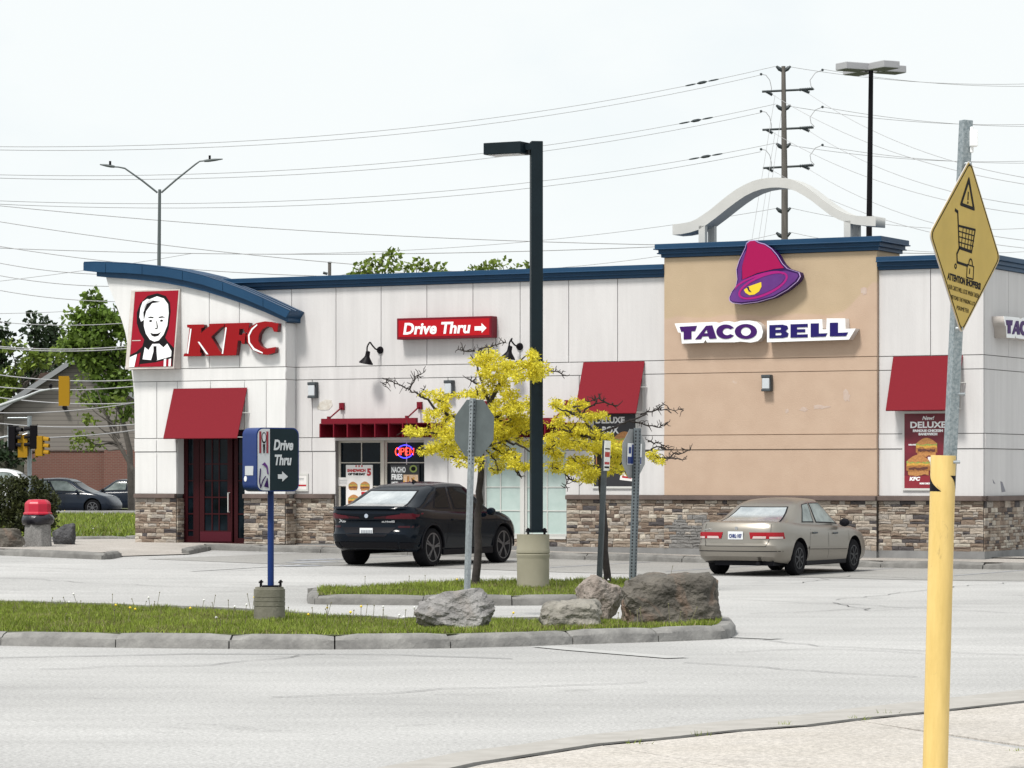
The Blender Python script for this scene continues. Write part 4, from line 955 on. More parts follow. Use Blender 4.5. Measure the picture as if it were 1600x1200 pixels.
# ---- posters, notices and the neon sign
FOOD = {k: mat('print_' + k, c, .5, var=.25, scale=25) for k, c in dict(bun=(.42, .19, .06), chicken=(.32, .13, .035), lettuce=(.25, .32, .07), cheese=(.55, .30, .05), sauce=(.60, .42, .28), shade=(.10, .03, .02)).items()}
M_['poster_red'] = mat('poster_red', (.10, .006, .016), .45, col2=(.17, .010, .025), scale=3); M_['poster_white'] = mat('poster_white', (.72, .70, .69), .5); M_['poster_dark'] = mat('poster_dark', (.02, .02, .024), .45)
M_['red_ink'] = mat('red_ink', (.42, .01, .02), .5); M_['poster_band'] = mat('poster_band', (.22, .012, .024), .45)
def burger(root, cx, cz, w, y, seed=0):
    rr = random.Random(seed); j = lambda: rr.uniform(-.03, .03)
    def blob(z0, z1, ww, m, nm, dome=0.):
        n = 12; up = [(-ww / 2 + ww * i / n, (z1 + (dome * math.sin(PI * i / n) if dome else rr.uniform(-.02, .03))) ) for i in range(n + 1)]
        dn = [(-ww / 2 + ww * i / n, z0 + rr.uniform(-.05, .03)) for i in range(n, -1, -1)]
        o = outline([[(cx + a * w, cz + b * w) for a, b in up + dn]], .002, m, nm, root); o.location.y = y; return o
    blob(-.42, -.25, .86, FOOD['bun'], 'printed_bun'); blob(-.26, -.02, 1.0, FOOD['chicken'], 'printed_chicken').location.y -= .0025
    blob(-.04, .03, .96, FOOD['cheese'], 'printed_cheese').location.y -= .004; blob(.01, .12, .98, FOOD['lettuce'], 'printed_lettuce').location.y -= .003
    blob(.11, .16, .9, FOOD['bun'], 'printed_bun', .22).location.y -= .005; blob(-.20, -.12, .8, FOOD['shade'], 'printed_shadow').location.y -= .005
def poster(name, label, px0, px1, py0, py1, y, m, frame=True, cat='poster'):
    xa, xb = bx(px0, y), bx(px1, y); zt, zb = bl((px0 + px1) / 2, py0, y)[1], bl((px0 + px1) / 2, py1, y)[1]
    o = lthing(name, label, cat, xa, y + .03, zb)
    mb = MB(); mb.box((xa, y + .004, zb), (xb, y + .03, zt)); mb.build('sheet', m, o)
    if frame:
        mb = MB(); e = .045
        mb.box((xa - e, y, zb - e), (xb + e, y + .032, zb)); mb.box((xa - e, y, zt), (xb + e, y + .032, zt + e)); mb.box((xa - e, y + .001, zb + .001), (xa, y + .031, zt - .001)); mb.box((xb, y + .001, zb + .001), (xb + e, y + .031, zt - .001)); mb.build('frame', M_['alu'], o)
    return o, lambda u, v: (xa + (xb - xa) * u, zb + (zt - zb) * v), xb - xa, zt - zb
pt, U_, w_, h_ = poster('menu_poster', 'dark red framed poster of chicken sandwiches under the right awning', 1413, 1480, 646, 763, -.035, M_['poster_red'])
def wtxt(root, s, U_, u0, u1, v0, v1, m, y, shear=0., bold=.003, nm='printed_words'):
    (xa, za), (xb, zb) = U_(u0, v0), U_(u1, v1); text(s, (zb - za) / .70, m, nm, root, xa, za, y, xb - xa, shear, bold, .002, 'LEFT')
Y1 = -.032
wtxt(pt, 'New!', U_, .42, .68, .915, .965, M_['white_sign'], Y1, .3); wtxt(pt, 'DELUXE', U_, .14, .97, .81, .89, M_['white_sign'], Y1, 0, .006)
wtxt(pt, 'FAMOUS CHICKEN', U_, .20, .90, .755, .785, M_['white_sign'], Y1, 0, .005); wtxt(pt, 'SANDWICH', U_, .33, .77, .71, .74, M_['white_sign'], Y1, 0, .005)
(a, b) = U_(.0, .0); (c, d) = U_(1, .17); o = outline([[(a, b), (c, b), (c, d), (a, d)]], .002, M_['poster_band'], 'printed_band', pt); o.location.y = Y1 + .0015
burger(pt, *U_(.52, .56), w_ * .50, Y1, 1); burger(pt, *U_(.33, .32), w_ * .56, Y1 - .008, 2)
o = outline([[U_(.55, .24), U_(.70, .24), U_(.72, .42), U_(.55, .42)]], .002, M_['poster_white'], 'printed_cup', pt); o.location.y = Y1
wtxt(pt, 'KFC', U_, .12, .36, .105, .15, M_['white_sign'], Y1 - .002, .2, .006); wtxt(pt, 'MORE CHICKEN', U_, .36, .66, .055, .075, M_['white_sign'], Y1 - .002, 0, .003); wtxt(pt, 'DELUXE', U_, .10, .27, .575, .592, M_['white_sign'], Y1, 0, .002)
pt, U_, w_, h_ = poster('menu_poster', 'dark framed deluxe box poster behind the right yellow tree', 928, 993, 646, 760, -.035, M_['poster_dark'])
wtxt(pt, 'DELUXE', U_, .04, .74, .87, .95, M_['white_sign'], Y1, 0, .008); wtxt(pt, 'BOX', U_, .20, .60, .73, .82, M_['white_sign'], Y1, 0, .008)
burger(pt, *U_(.74, .62), w_ * .55, Y1, 3); burger(pt, *U_(.35, .40), w_ * .6, Y1, 4)
o = outline([[U_(.62, .09), U_(.92, .07), U_(.96, .20), U_(.66, .22)]], .002, M_['poster_white'], 'printed_carton', pt); o.location.y = Y1
o = outline([[U_(.68, .12), U_(.90, .105), U_(.90, .13), U_(.68, .145)]], .002, M_['red_ink'], 'printed_stripe', pt); o.location.y = Y1 - .003
# in the windows (just outside the panes)
YW = .128
pt, U_, w_, h_ = poster('window_poster', 'white sandwich poster in the left window above the black car', 540.5, 582, 726.5, 800, YW, M_['poster_white'], False)
yq = YW + .003
wtxt(pt, 'SANDWICH', U_, .05, .74, .855, .91, M_['red_ink'], yq, 0, .006); wtxt(pt, 'OF THE DAY', U_, .08, .74, .785, .825, M_['dark_print'], yq, 0, .006); wtxt(pt, '5', U_, .79, .95, .78, .92, M_['red_ink'], yq, 0, .012)
for u in (.36, .47, .58): o = outline([[U_(u, .955), U_(u + .05, .955), U_(u + .05, .995), U_(u, .995)]], .002, M_['red_ink'], 'printed_bar', pt); o.location.y = yq
for i, (u, v, s) in enumerate(((.27, .56, .34), (.72, .56, .36), (.3, .26, .44), (.75, .24, .42))): burger(pt, *U_(u, v), w_ * s, yq, 10 + i)
o = outline([[U_(.58, .37), U_(.86, .37), U_(.86, .43), U_(.58, .43)]], .002, M_['red_ink'], 'printed_label', pt); o.location.y = yq
nt, U_, w_, h_ = poster('window_notice', 'small white paper notice at the left edge of the left window', 528.5, 544, 746, 759, YW - .004, M_['poster_white'], False, 'notice')
for i in range(3):
    o = outline([[U_(.1, .2 + .22 * i), U_(.9, .2 + .22 * i), U_(.9, .26 + .22 * i), U_(.1, .26 + .22 * i)]], .002, M_['galv'], 'printed_line', nt); o.location.y = YW - .001
pt, U_, w_, h_ = poster('window_poster', 'black nacho fries poster in the window right of the white poster', 610, 655, 726, 772, YW, M_['poster_dark'], False)
wtxt(pt, 'NACHO', U_, .04, .53, .74, .92, M_['white_sign'], yq, 0, .007); wtxt(pt, 'FRIES', U_, .04, .42, .50, .68, M_['white_sign'], yq, 0, .007); wtxt(pt, 'LIMITED', U_, .04, .27, .36, .42, M_['white_sign'], yq, 0, .002); wtxt(pt, 'TIME ONLY', U_, .04, .30, .25, .31, M_['white_sign'], yq, 0, .002)
(a, b), (c, d) = U_(.45, .02), U_(.96, .66); o = outline([[(a, b), (c, b), (c, d), (a, d)]], .002, FOOD['sauce'], 'printed_tray', pt); o.location.y = yq
rr = random.Random(5)
for i in range(12):
    u = rr.uniform(.48, .9); v = rr.uniform(.08, .3); t = rr.uniform(-.08, .08); hh = rr.uniform(.2, .34)
    o = outline([[U_(u, v), U_(u + .05, v), U_(u + .05 + t, v + hh), U_(u + t, v + hh)]], .002, FOOD[('cheese', 'chicken', 'bun', 'shade')[i % 4]], 'printed_fry', pt); o.location.y = yq - .003 - .0005 * i
for s, m in ((1, FOOD['lettuce']), (.6, M_['dark_print'])):
    cx_, cz_ = U_(.80, .86); o = outline([ell(cx_, cz_, .10 * s, .085 * s, 14)], .002, m, 'printed_badge', pt); o.location.y = yq - .002 - .003 * (s < 1)
ne = lthing('neon_open_sign', 'red and blue neon OPEN sign glowing in the dark window', 'neon sign', bx(632, .1), .15, bl(632, 716, .1)[1])
M_['neon_red'] = mat('neon_red', (1, .05, .03), .5, emit=1.6); M_['neon_blue'] = mat('neon_blue', (.06, .05, 1), .5, emit=1.2)
cx_, cz_ = bl(632.5, 705.5, .10); mb = MB()
for a0, a1 in ((.35, PI - .35), (PI + .35, 2 * PI - .35)): mb.tube([(cx_ + .205 * math.cos(a0 + (a1 - a0) * i / 16), .118, cz_ + .145 * math.sin(a0 + (a1 - a0) * i / 16)) for i in range(17)], .011, 6)
mb.build('blue_tube', M_['neon_blue'], ne)
mb = MB(); hh = .085
def neon(pts): mb.tube([(cx_ + a * .2, .116, cz_ + b * hh) for a, b in pts], .009, 6)
neon([(-1.0 + .27 * math.cos(2 * PI * i / 14), math.sin(2 * PI * i / 14)) for i in range(15)])
neon([(-.55, -.9), (-.55, .9), (-.2, .8), (-.12, .4), (-.25, 0), (-.55, -.05)]); neon([(.42, .9), (.05, .9), (.05, -.9), (.42, -.9)]); neon([(.05, 0), (.36, 0)]); neon([(.62, -.9), (.62, .9), (1.08, -.9), (1.12, .9)])
mb.build('red_tube', M_['neon_red'], ne)
nt, U_, w_, h_ = poster('wall_notice', 'small white framed notice with a red stripe above the stone by the tower', 464, 478.5, 743, 764.5, -.035, M_['poster_white'], True, 'notice')
o = outline([[U_(0, .22), U_(1, .22), U_(1, .34), U_(0, .34)]], .002, M_['red_ink'], 'printed_stripe', nt); o.location.y = Y1
for v in (.68, .78): o = outline([[U_(.2, v), U_(.75, v), U_(.75, v + .03), U_(.2, v + .03)]], .002, M_['galv'], 'printed_line', nt); o.location.y = Y1
for o, off in OFF.items():
    for ch in o.children: ch.location -= off
# ================================================================== vehicles
def lerp_tab(tab, x):
    if x <= tab[0][0]: return tab[0][1]
    for (a, u), (b, v) in zip(tab[:-1], tab[1:]):
        if a <= x <= b:
            t = (x - a) / (b - a); t = t * t * (3 - 2 * t) * .5 + t * .5; return u + (v - u) * t
    return tab[-1][1]
HALF = [(0, 0), (.0008, .22), (.003, .42), (.007, .58), (.013, .71), (.023, .82), (.038, .90), (.06, .95), (.09, .978), (.13, .992), (.17, 1)] + [(.17 + .63 * i / 22, 1) for i in range(1, 22)] + [(.80, 1), (.84, .992), (.88, .975), (.915, .945), (.945, .895), (.967, .82), (.982, .71), (.991, .56), (.997, .38), (.9995, .19), (1, 0)]
GH = [(0, 0), (.0, .3), (.003, .6), (.01, .8), (.028, .91), (.065, .965), (.11, .99), (.17, 1), (.25, 1), (.32, 1), (.39, 1), (.46, 1), (.495, 1), (.57, 1), (.65, 1), (.73, 1), (.81, 1), (.875, .995), (.925, .98), (.96, .945), (.983, .86), (.995, .68), (.999, .36), (1, 0)]
def loopify(h): return h + [(x, -y) for x, y in reversed(h[1:-1])]
def closed(levels, top_in, bot_in):
    """stack of loops -> closed mesh"""
    mb = MB(); n = len(levels[0])
    L = list(bot_in[::-1]) + list(levels) + list(top_in)
    for lp in L: mb.v.extend(lp)
    for j in range(len(L) - 1):
        for i in range(n):
            a, b = j * n + i, j * n + (i + 1) % n; mb.f.append((a, a + n, b + n, b)); mb.m.append(0)
    mb.f.append(tuple(range(n))); mb.f.append(tuple(reversed(range((len(L) - 1) * n, len(L) * n)))); mb.m += [0, 0]
    return mb
def wheel(mb_t, mb_r, r, w, x, y, side, spokes, rimr):
    for m, prof, mi in ((mb_t, [(rimr, -w / 2 + .01), (r - .03, -w / 2), (r - .005, -w / 2 + .03), (r, -w / 4), (r, w / 4), (r - .005, w / 2 - .03), (r - .03, w / 2), (rimr, w / 2 - .01)], 0),):
        m.lathe(prof, 36, (x, y, r), 'y', mi)
    yo = y + side * (w / 2 - .018)
    mb_r.lathe([(rimr, -.004), (rimr, .012), (rimr - .022, .014), (rimr - .03, -.02)], 36, (x, yo, r), 'y') if side > 0 else mb_r.lathe([(rimr - .03, .02), (rimr - .022, -.014), (rimr, -.012), (rimr, .004)], 36, (x, yo, r), 'y')
    mb_r.lathe([(.0, -.012), (.06, -.012), (.06, .014), (.0, .014)], 14, (x, yo, r), 'y')
    for k in range(spokes):
        a = 2 * PI * k / spokes + .2
        for da in ((-.11, .11) if spokes <= 6 else (0,)):
            p = [Vector((x + math.cos(a + da * t) * rr, yo + side * .004 * (1 - t), r + math.sin(a + da * t) * rr)) for t, rr in ((0, .05), (1, rimr - .015))]
            d = (p[1] - p[0]).normalized(); s = Vector((-d.z, 0, d.x)) * .016
            mb_r.add([p[0] - s, p[0] + s, p[1] + s * .9, p[1] - s * .9] + [q + Vector((0, side * .016, 0)) for q in (p[0] - s, p[0] + s, p[1] + s * .9, p[1] - s * .9)], [(0, 1, 2, 3), (7, 6, 5, 4), (0, 4, 5, 1), (1, 5, 6, 2), (2, 6, 7, 3), (3, 7, 4, 0)])
def car(name, label, cat, P, loc, heading, detail=True, group=None):
    root = thing(name, label, cat, loc, heading, group)
    X0, X1, Wd = P['X0'], P['X1'], P['W'] / 2; r = P['r']; wb = P['wb']; tr = Wd - P.get('tin', .13)
    body = P['paint']; lp = loopify(HALF); gl = loopify(GH)
    levels = []
    for t, wf, ri, fi in P['levels']:
        row = []
        for fx, fy in lp:
            x = (X0 + ri) + ((X1 - fi) - (X0 + ri)) * fx; zt = lerp_tab(P['belt'], x); zb = lerp_tab(P['sill'], x)
            row.append((x, Wd * wf * fy * lerp_tab(P.get('plan', [(X0, 1), (X1, 1)]), x), zb + (zt - zb) * t))
        levels.append(row)
    cx_ = (X0 + X1) / 2
    def shrink(row, k, up):
        out = []
        for x, y, z in row:
            nx = cx_ + (x - cx_) * (1 - (1 - k) * .25)
            out.append((nx, y * k, (lerp_tab(P['belt'], nx) if up > 0 else z) + up * (1 - k * k)))
        return out
    top = [shrink(levels[-1], k, .035) for k in (.93, .8, .55, .28, .05)]
    bot = [shrink(levels[0], k, 0) for k in (.9, .05)]
    mb = closed(levels, top, bot); me = mb.mesh('body', [body, M_['trim']], smooth=38)
    o = bpy.data.objects.new('body', me); link(o, root)
    cut = MB()
    for x in (-wb / 2, wb / 2): cut.lathe([(r + P.get('gap', .055), -2), (r + P.get('gap', .055), 2)], 40, (x, 0, r + .01), 'y')
    co = cut.build('cutter', body, root)
    md = o.modifiers.new('arch', 'BOOLEAN'); md.object = co; md.operation = 'DIFFERENCE'; md.solver = 'EXACT'
    bpy.context.view_layer.update(); me2 = to_mesh(o); o.modifiers.clear(); o.data = me2; bpy.data.objects.remove(co)
    for p in me2.polygons:
        c = p.center
        for x in (-wb / 2, wb / 2):
            d = math.hypot(c.x - x, c.z - r - .01)
            if d < r + P.get('gap', .055) + .006 and abs(p.normal.y) < .5: p.material_index = 1
        if p.normal.z < -.8 and c.z < .5: p.material_index = 1
    me2.set_sharp_from_angle(angle=R(35))
    bvh = BVHTree.FromPolygons([v.co for v in me2.vertices], [tuple(p.vertices) for p in me2.polygons])
    # greenhouse
    gv = []
    for t, xr, xf, wf in P['green']:
        row = []
        for fx, fy in gl:
            x = xr + (xf - xr) * fx; zb = lerp_tab(P['belt'], x) - .015; zr = lerp_tab(P['roof'], x)
            row.append((x, wf * fy, zb + (zr - zb) * t))
        gv.append(row)
    rx = (P['green'][-1][1] + P['green'][-1][2]) / 2
    tops = [[(rx + (x - rx) * k, y * k, lerp_tab(P['roof'], rx + (x - rx) * k) + .045 * (1 - k * k)) for x, y, z in gv[-1]] for k in (.93, .75, .5, .25, .03)]
    gb = [[(x, y, z - .12) for x, y, z in gv[0]]]
    g = closed(gv, tops, gb).mesh('cabin', [body], smooth=45); go = link(bpy.data.objects.new('cabin', g), root)
    n = len(gl); H = len(GH)
    def pane(i0, i1, j0, j1, nm, m=None, off=.006, sh=(0, 0)):
        if sh == (0, 0) and detail: pane(i0, i1, j0, j1, nm, m, off, P.get('shrink', (.22, .16))); m = M_['trim']; nm = 'window_frame'; off *= .5
        mb = MB(); nu, nv = (i1 - i0) * 2, (j1 - j0) * 2
        def S(i, j):
            i0_, j0_ = math.floor(i), min(math.floor(j), len(gv) - 2); u, v = i - i0_, j - j0_; g_ = lambda a, b: Vector(gv[b][a % n])
            return g_(i0_, j0_).lerp(g_(i0_ + 1, j0_), u).lerp(g_(i0_, j0_ + 1).lerp(g_(i0_ + 1, j0_ + 1), u), v)
        pts = []
        for jj in range(nv + 1):
            for ii in range(nu + 1):
                i = i0 + sh[0] + (i1 - i0 - 2 * sh[0]) * ii / nu; j = j0 + sh[1] + (j1 - j0 - 2 * sh[1]) * jj / nv; p = S(i, j); du = S(i + 1, j) - S(i - 1, j); dv = S(i, min(j + .5, len(gv) - 1)) - S(i, max(j - .5, 0)); nn_ = dv.cross(du)
                nn_ = nn_.normalized() if nn_.length > 1e-9 else Vector((0, 0, 1))
                if nn_.dot(p - Vector((rx, 0, .8))) < 0: nn_ = -nn_
                pts.append(p + nn_ * off)
        w_ = nu + 1
        fs = [(a * w_ + b, a * w_ + b + 1, (a + 1) * w_ + b + 1, (a + 1) * w_ + b) for a in range(nv) for b in range(nu)]
        mb.add(pts, fs); return mb.build(nm, m or M_['car_glass'], root, smooth=0)
    J0, J1 = 1, len(gv) - 2
    def both(i0, i1, nm):
        pane(i0, i1, J0, J1, nm); pane(n - i1, n - i0, J0, J1, nm)
    b0, b1, f0, f1 = P.get('win', (8, 11, 12, 16))
    sg = P.get('sideglass')
    for a_, b_, nm_ in ((b0, b1, 'rear_side_window'), (f0, f1, 'front_side_window')): pane(a_, b_, J0, J1, nm_, m=sg); pane(n - b_, n - a_, J0, J1, nm_, m=sg)
    pane(-3, 3, J0 - (0 if detail else 0), J1, 'rear_window', m=M_['car_rear_glass']); pane(H - 1 - 3, H - 1 + 3, J0, J1, 'windscreen')
    both(b1, f0, 'door_pillar') if False else None
    # wheels
    for x in (-wb / 2, wb / 2):
        for s in (-1, 1):
            a, b = MB(), MB(); wheel(a, b, r, P['tw'], x, s * (tr), s, P['spokes'], P['rim'])
            w_ = bpy.data.objects.new('wheel', None); link(w_, root); w_.location = (0, 0, 0)
            a.build('tyre', M_['tyre'], w_, smooth=35)
            c = MB(); c.lathe([(0.001, -.005), (P['rim'] - .012, -.005), (P['rim'] - .012, .005), (0.001, .005)], 24, (x, s * (tr + P['tw'] / 2 - .045), r), 'y'); c.build('brake_disc', M_['trim'], w_)
            b.build('rim', P['rimmat'], w_, smooth=30)
    def hit(orig, d):
        h = bvh.ray_cast(Vector(orig), Vector(d)); return h[0], h[1]
    def decal(nm, quad, axis, m, off=.006, nu=8, nv=3, parent=None, both_=False, thick=.0):
        """quad: 4 corners, (y, z) seen from behind/front or (x, z) seen from a side"""
        res = None
        for mir in ((1, -1) if both_ else (1,)):
            mb = MB(); pts = []
            for j in range(nv + 1):
                for i in range(nu + 1):
                    u, v = i / nu, j / nv
                    a = [quad[0][k] * (1 - u) + quad[1][k] * u for k in (0, 1)]; b = [quad[3][k] * (1 - u) + quad[2][k] * u for k in (0, 1)]
                    p = [a[k] * (1 - v) + b[k] * v for k in (0, 1)]
                    if axis == 'rear': h, nn_ = hit((X0 - 2, p[0] * mir, p[1]), (1, 0, 0))
                    elif axis == 'front': h, nn_ = hit((X1 + 2, p[0] * mir, p[1]), (-1, 0, 0))
                    else: h, nn_ = hit((p[0], -3 * mir, p[1]), (0, mir, 0))
                    if h is None: pts.append(None); continue
                    d = {'rear': Vector((-1, 0, 0)), 'front': Vector((1, 0, 0)), 'side': Vector((0, -mir, 0))}[axis]
                    pts.append(h + (nn_ * .5 + d * .5) * off)
            w_ = nu + 1; fs_ = [(a * w_ + b, a * w_ + b + 1, (a + 1) * w_ + b + 1, (a + 1) * w_ + b) for a in range(nv) for b in range(nu)]
            fs_ = [f for f in fs_ if all(pts[i] is not None and abs(pts[i].x - pts[f[0]].x if pts[f[0]] is not None else 9) < .35 for i in f)]
            if not fs_: continue
            mb.add([p_ if p_ is not None else Vector() for p_ in pts], fs_)
            res = mb.build(nm, m, parent or root, smooth=0)
        return res
    root_api = dict(root=root, decal=decal, hit=hit, pane=pane, gv=gv, Wd=Wd)
    # door seams and handles
    if detail:
        for x, lean in P.get('seams', ()):
            zt, zb = lerp_tab(P['belt'], x) - .03, lerp_tab(P['sill'], x) + .05
            decal('door_seam', [(x - .004, zb), (x + .004, zb), (x + .004 + lean, zt), (x - .004 + lean, zt)], 'side', M_['trim'], .002, 1, 10, None, True)
        for x, z in P.get('handles', ()):
            for s in (1, -1):
                h, nn_ = hit((x, -3 * s, z), (0, s, 0))
                if h: mb = MB(); mb.box((x - .11, h.y - .03 * s if s > 0 else h.y, z - .017), (x + .09, h.y if s > 0 else h.y + .03, z + .017)); mb.build('door_handle', P.get('handlemat', body), root, bevel=.008)
        mx_, mz = P['mirror']
        for s in (1, -1):
            mb = MB(); yy = -(Wd - .06) * s
            mb.lathe([(.0, -.10), (.07, -.085), (.10, -.02), (.10, .03), (.06, .07), (.0, .08)], 14, (0, 0, 0), 'x'); m_ = mb.build('wing_mirror', P.get('mirmat', body), root, smooth=50)
            m_.location = (mx_, yy - .12 * s, mz); m_.scale = (.7, 1.0, .8)
    return root_api
M_['car_glass'] = mat('car_glass', (.004, .006, .008), .05, spec=.07)
M_['car_rear_glass'] = mat('car_rear_glass', (.50, .54, .56), .20, metal=.9, col2=(.88, .90, .90), scale=2.2); M_['car_reflection_glass'] = mat('car_reflection_glass', (.09, .115, .11), .12, col2=(.24, .28, .27), scale=3.5, spec=.6)  # cloud reflections at the rear, bright reflections at the side, painted into both colours
M_['car_black'] = mat('car_black', (.003, .006, .011), .13, spec=.16)
M_['car_gold'] = mat('car_gold', (.275, .255, .225), .32, metal=.75, coat=.1)
M_['car_navy'] = mat('car_navy', (.007, .013, .026), .2, spec=.4)
M_['car_white'] = mat('car_white', (.75, .77, .78), .25, coat=.5)
M_['rim'] = mat('rim', (.14, .14, .15), .4, metal=.7)
M_['rim_shaded'] = mat('rim_shaded', (.035, .037, .042), .5, metal=.5)  # darker rim copy for the sedan, with its shade put into the colour
M_['lamp_red'] = mat('lamp_red', (.26, .005, .012), .2, spec=.3); M_['lamp_wine'] = mat('lamp_wine', (.085, .004, .012), .2, spec=.3); M_['lamp_red_dark'] = mat('lamp_red_dark', (.03, .002, .006), .2, spec=.3); M_['lamp_clear'] = mat('lamp_clear', (.48, .38, .37), .15, coat=.5)
M_['plate'] = mat('plate', (.66, .68, .70), .45); M_['plate_ink'] = mat('plate_ink', (.03, .05, .18), .5); M_['chrome'] = mat('chrome', (.6, .6, .62), .18, metal=1)
HEAD = math.atan2(EY.y, EY.x)
AX, AY = Vector((EY.x, EY.y)), Vector((-EY.y, EY.x))
def car_at(px, py, wb, tr):                    # place a car by the ground contact of its rear right wheel
    g_ = gp(px, py, .006); c = g_.xy + AX * (wb / 2) + AY * tr; return (c.x, c.y, g_.z)
SUV = dict(X0=-2.50, X1=2.42, W=1.98, r=.385, wb=2.97, tw=.29, rim=.29, spokes=5, rimmat=M_['rim'], paint=M_['car_black'], tin=.165, gap=.05,
    belt=[(-2.5, 1.16), (-2.3, 1.20), (-1.7, 1.14), (-1, 1.10), (0, 1.07), (.9, 1.075), (1.3, 1.07), (1.8, 1.00), (2.15, .93), (2.42, .80)],
    sill=[(-2.5, .40), (-2.1, .31), (-1.5, .27), (1.5, .25), (2.0, .27), (2.42, .34)],
    levels=[(0, .88, .22, .20), (.08, .94, .10, .08), (.2, .965, .02, .0), (.34, .975, .0, .0), (.42, .985, .07, .01), (.55, .985, .10, .0), (.66, .985, .10, .02), (.74, .99, .05, .05), (.86, .985, .02, .12), (.94, .965, .04, .2), (1, .925, .06, .30)],
    roof=[(-2.4, 1.22), (-1.9, 1.42), (-1.4, 1.56), (-.9, 1.625), (-.2, 1.655), (.2, 1.645), (.6, 1.60), (1.0, 1.48), (1.5, 1.2)],
    green=[(0, -2.30, 1.42, .885), (.12, -2.22, 1.28, .875), (.4, -1.95, .98, .82), (.68, -1.65, .70, .755), (.90, -1.35, .48, .69), (1, -1.05, .36, .61)], win=(8, 11, 12, 17),
    seams=[(-.95, .12), (.15, .02), (1.2, -.05)], handles=[(-.62, .93), (.42, .90)], mirror=(.78, 1.08), mirmat=M_['car_black'])
A = car('parked_suv', 'black coupe-style sport utility vehicle parked nose-in below the poster windows', 'car', SUV, car_at(667, 885, 2.97, .82), HEAD)
r_, dc = A['root'], A['decal']
dc('tail_light', [(.42, .965), (.985, .955), (.955, 1.075), (.46, 1.02)], 'rear', M_['lamp_wine'], .012, 12, 4, None, True)
dc('light_bar', [(.16, .965), (.42, .965), (.46, 1.02), (.18, .995)], 'rear', M_['lamp_red_dark'], .010, 8, 3, None, True)
dc('tail_light_side', [(-2.40, .955), (-2.05, 1.00), (-2.02, 1.045), (-2.40, 1.07)], 'side', M_['lamp_wine'], .012, 8, 4, None, True)
dc('spoiler_lip', [(-.88, 1.145), (.88, 1.145), (.80, 1.185), (-.80, 1.185)], 'rear', M_['car_black'], .05, 14, 2)
dc('bumper_recess', [(-.42, .60), (.42, .60), (.62, .79), (-.62, .79)], 'rear', M_['trim'], .006, 14, 4)
dc('bumper_reflector', [(.66, .78), (.93, .78), (.95, .82), (.66, .82)], 'rear', M_['lamp_red_dark'], .006, 6, 1, None, True)
dc('diffuser', [(-.62, .33), (.62, .33), (.66, .50), (-.66, .50)], 'rear', M_['trim'], .008, 14, 4)
dc('exhaust_surround', [(.66, .36), (.93, .38), (.94, .49), (.70, .49)], 'rear', M_['trim'], .012, 6, 3, None, True)
h, nn_ = A['hit']((-4, 0, .69), (1, 0, 0)); xp = h.x - .02
mb = MB(); mb.box((xp, -.15, .625), (xp + .012, .15, .775)); pl_ = mb.build('number_plate', M_['plate'], r_, bevel=.005)
mb = MB()
for k in range(7):
    y = .12 - k * .038; mb.box((xp - .003, y - .028, .675), (xp, y, .735))
for k in range(3): mb.box((xp - .003, .05 - k * .035, .640), (xp, .065 - k * .035 + .012, .652))
mb.build('plate_marks', mat('plate_marks', (.25, .27, .3), .5), pl_)
MR = Matrix.Rotation(R(-90), 4, 'Z')      # text facing backwards (-x)
h, _ = A['hit']((-4, 0, 1.02), (1, 0, 0)); mb = MB(); mb.lathe([(.0, 0), (.042, 0), (.042, .012), (.0, .014)], 20, (h.x, 0, 1.015), 'x')
M_['badge'] = mat('badge', (.42, .47, .55), .25, metal=.3); b_ = mb.build('badge', M_['badge'], r_, smooth=30); b_.location.x = -.012
h, _ = A['hit']((-4, .62, .90), (1, 0, 0)); text('X6', .085, M_['chrome'], 'badge_words', r_, 0, 0, 0, .17, .15, .004, .006).location = (h.x - .01, .62, .885)
h, _ = A['hit']((-4, -.48, .90), (1, 0, 0)); text('xDrive40i', .06, M_['chrome'], 'badge_words', r_, 0, 0, 0, .30, .1, .002, .006).location = (h.x - .01, -.45, .885)
for ch in r_.children:
    if ch.name.startswith('badge_words'): ch.rotation_euler = (0, 0, R(-90))
for x in (-1.485, 1.485):
    for s in (-1, 1):
        mb = MB(); mb.tube([(x + .45 * math.cos(a), s * (.962), .395 + .45 * math.sin(a)) for a in [PI * (-.02) + PI * 1.04 * i / 22 for i in range(23)]], .022, 6); mb.build('arch_trim', M_['trim'], r_, smooth=60)
for s in (-1, 1): mb = MB(); mb.box((-1.05, s * .93 - .03, .22), (1.05, s * .93 + .03, .34)); mb.build('sill_trim', M_['trim'], r_, bevel=.02)
mb = MB(); mb.add([(-.62, -.02, 1.66), (-.42, -.02, 1.675), (-.42, .02, 1.675), (-.62, .02, 1.66), (-.64, 0, 1.75)], [(0, 1, 4), (1, 2, 4), (2, 3, 4), (3, 0, 4)]); mb.build('roof_antenna', M_['car_black'], r_)

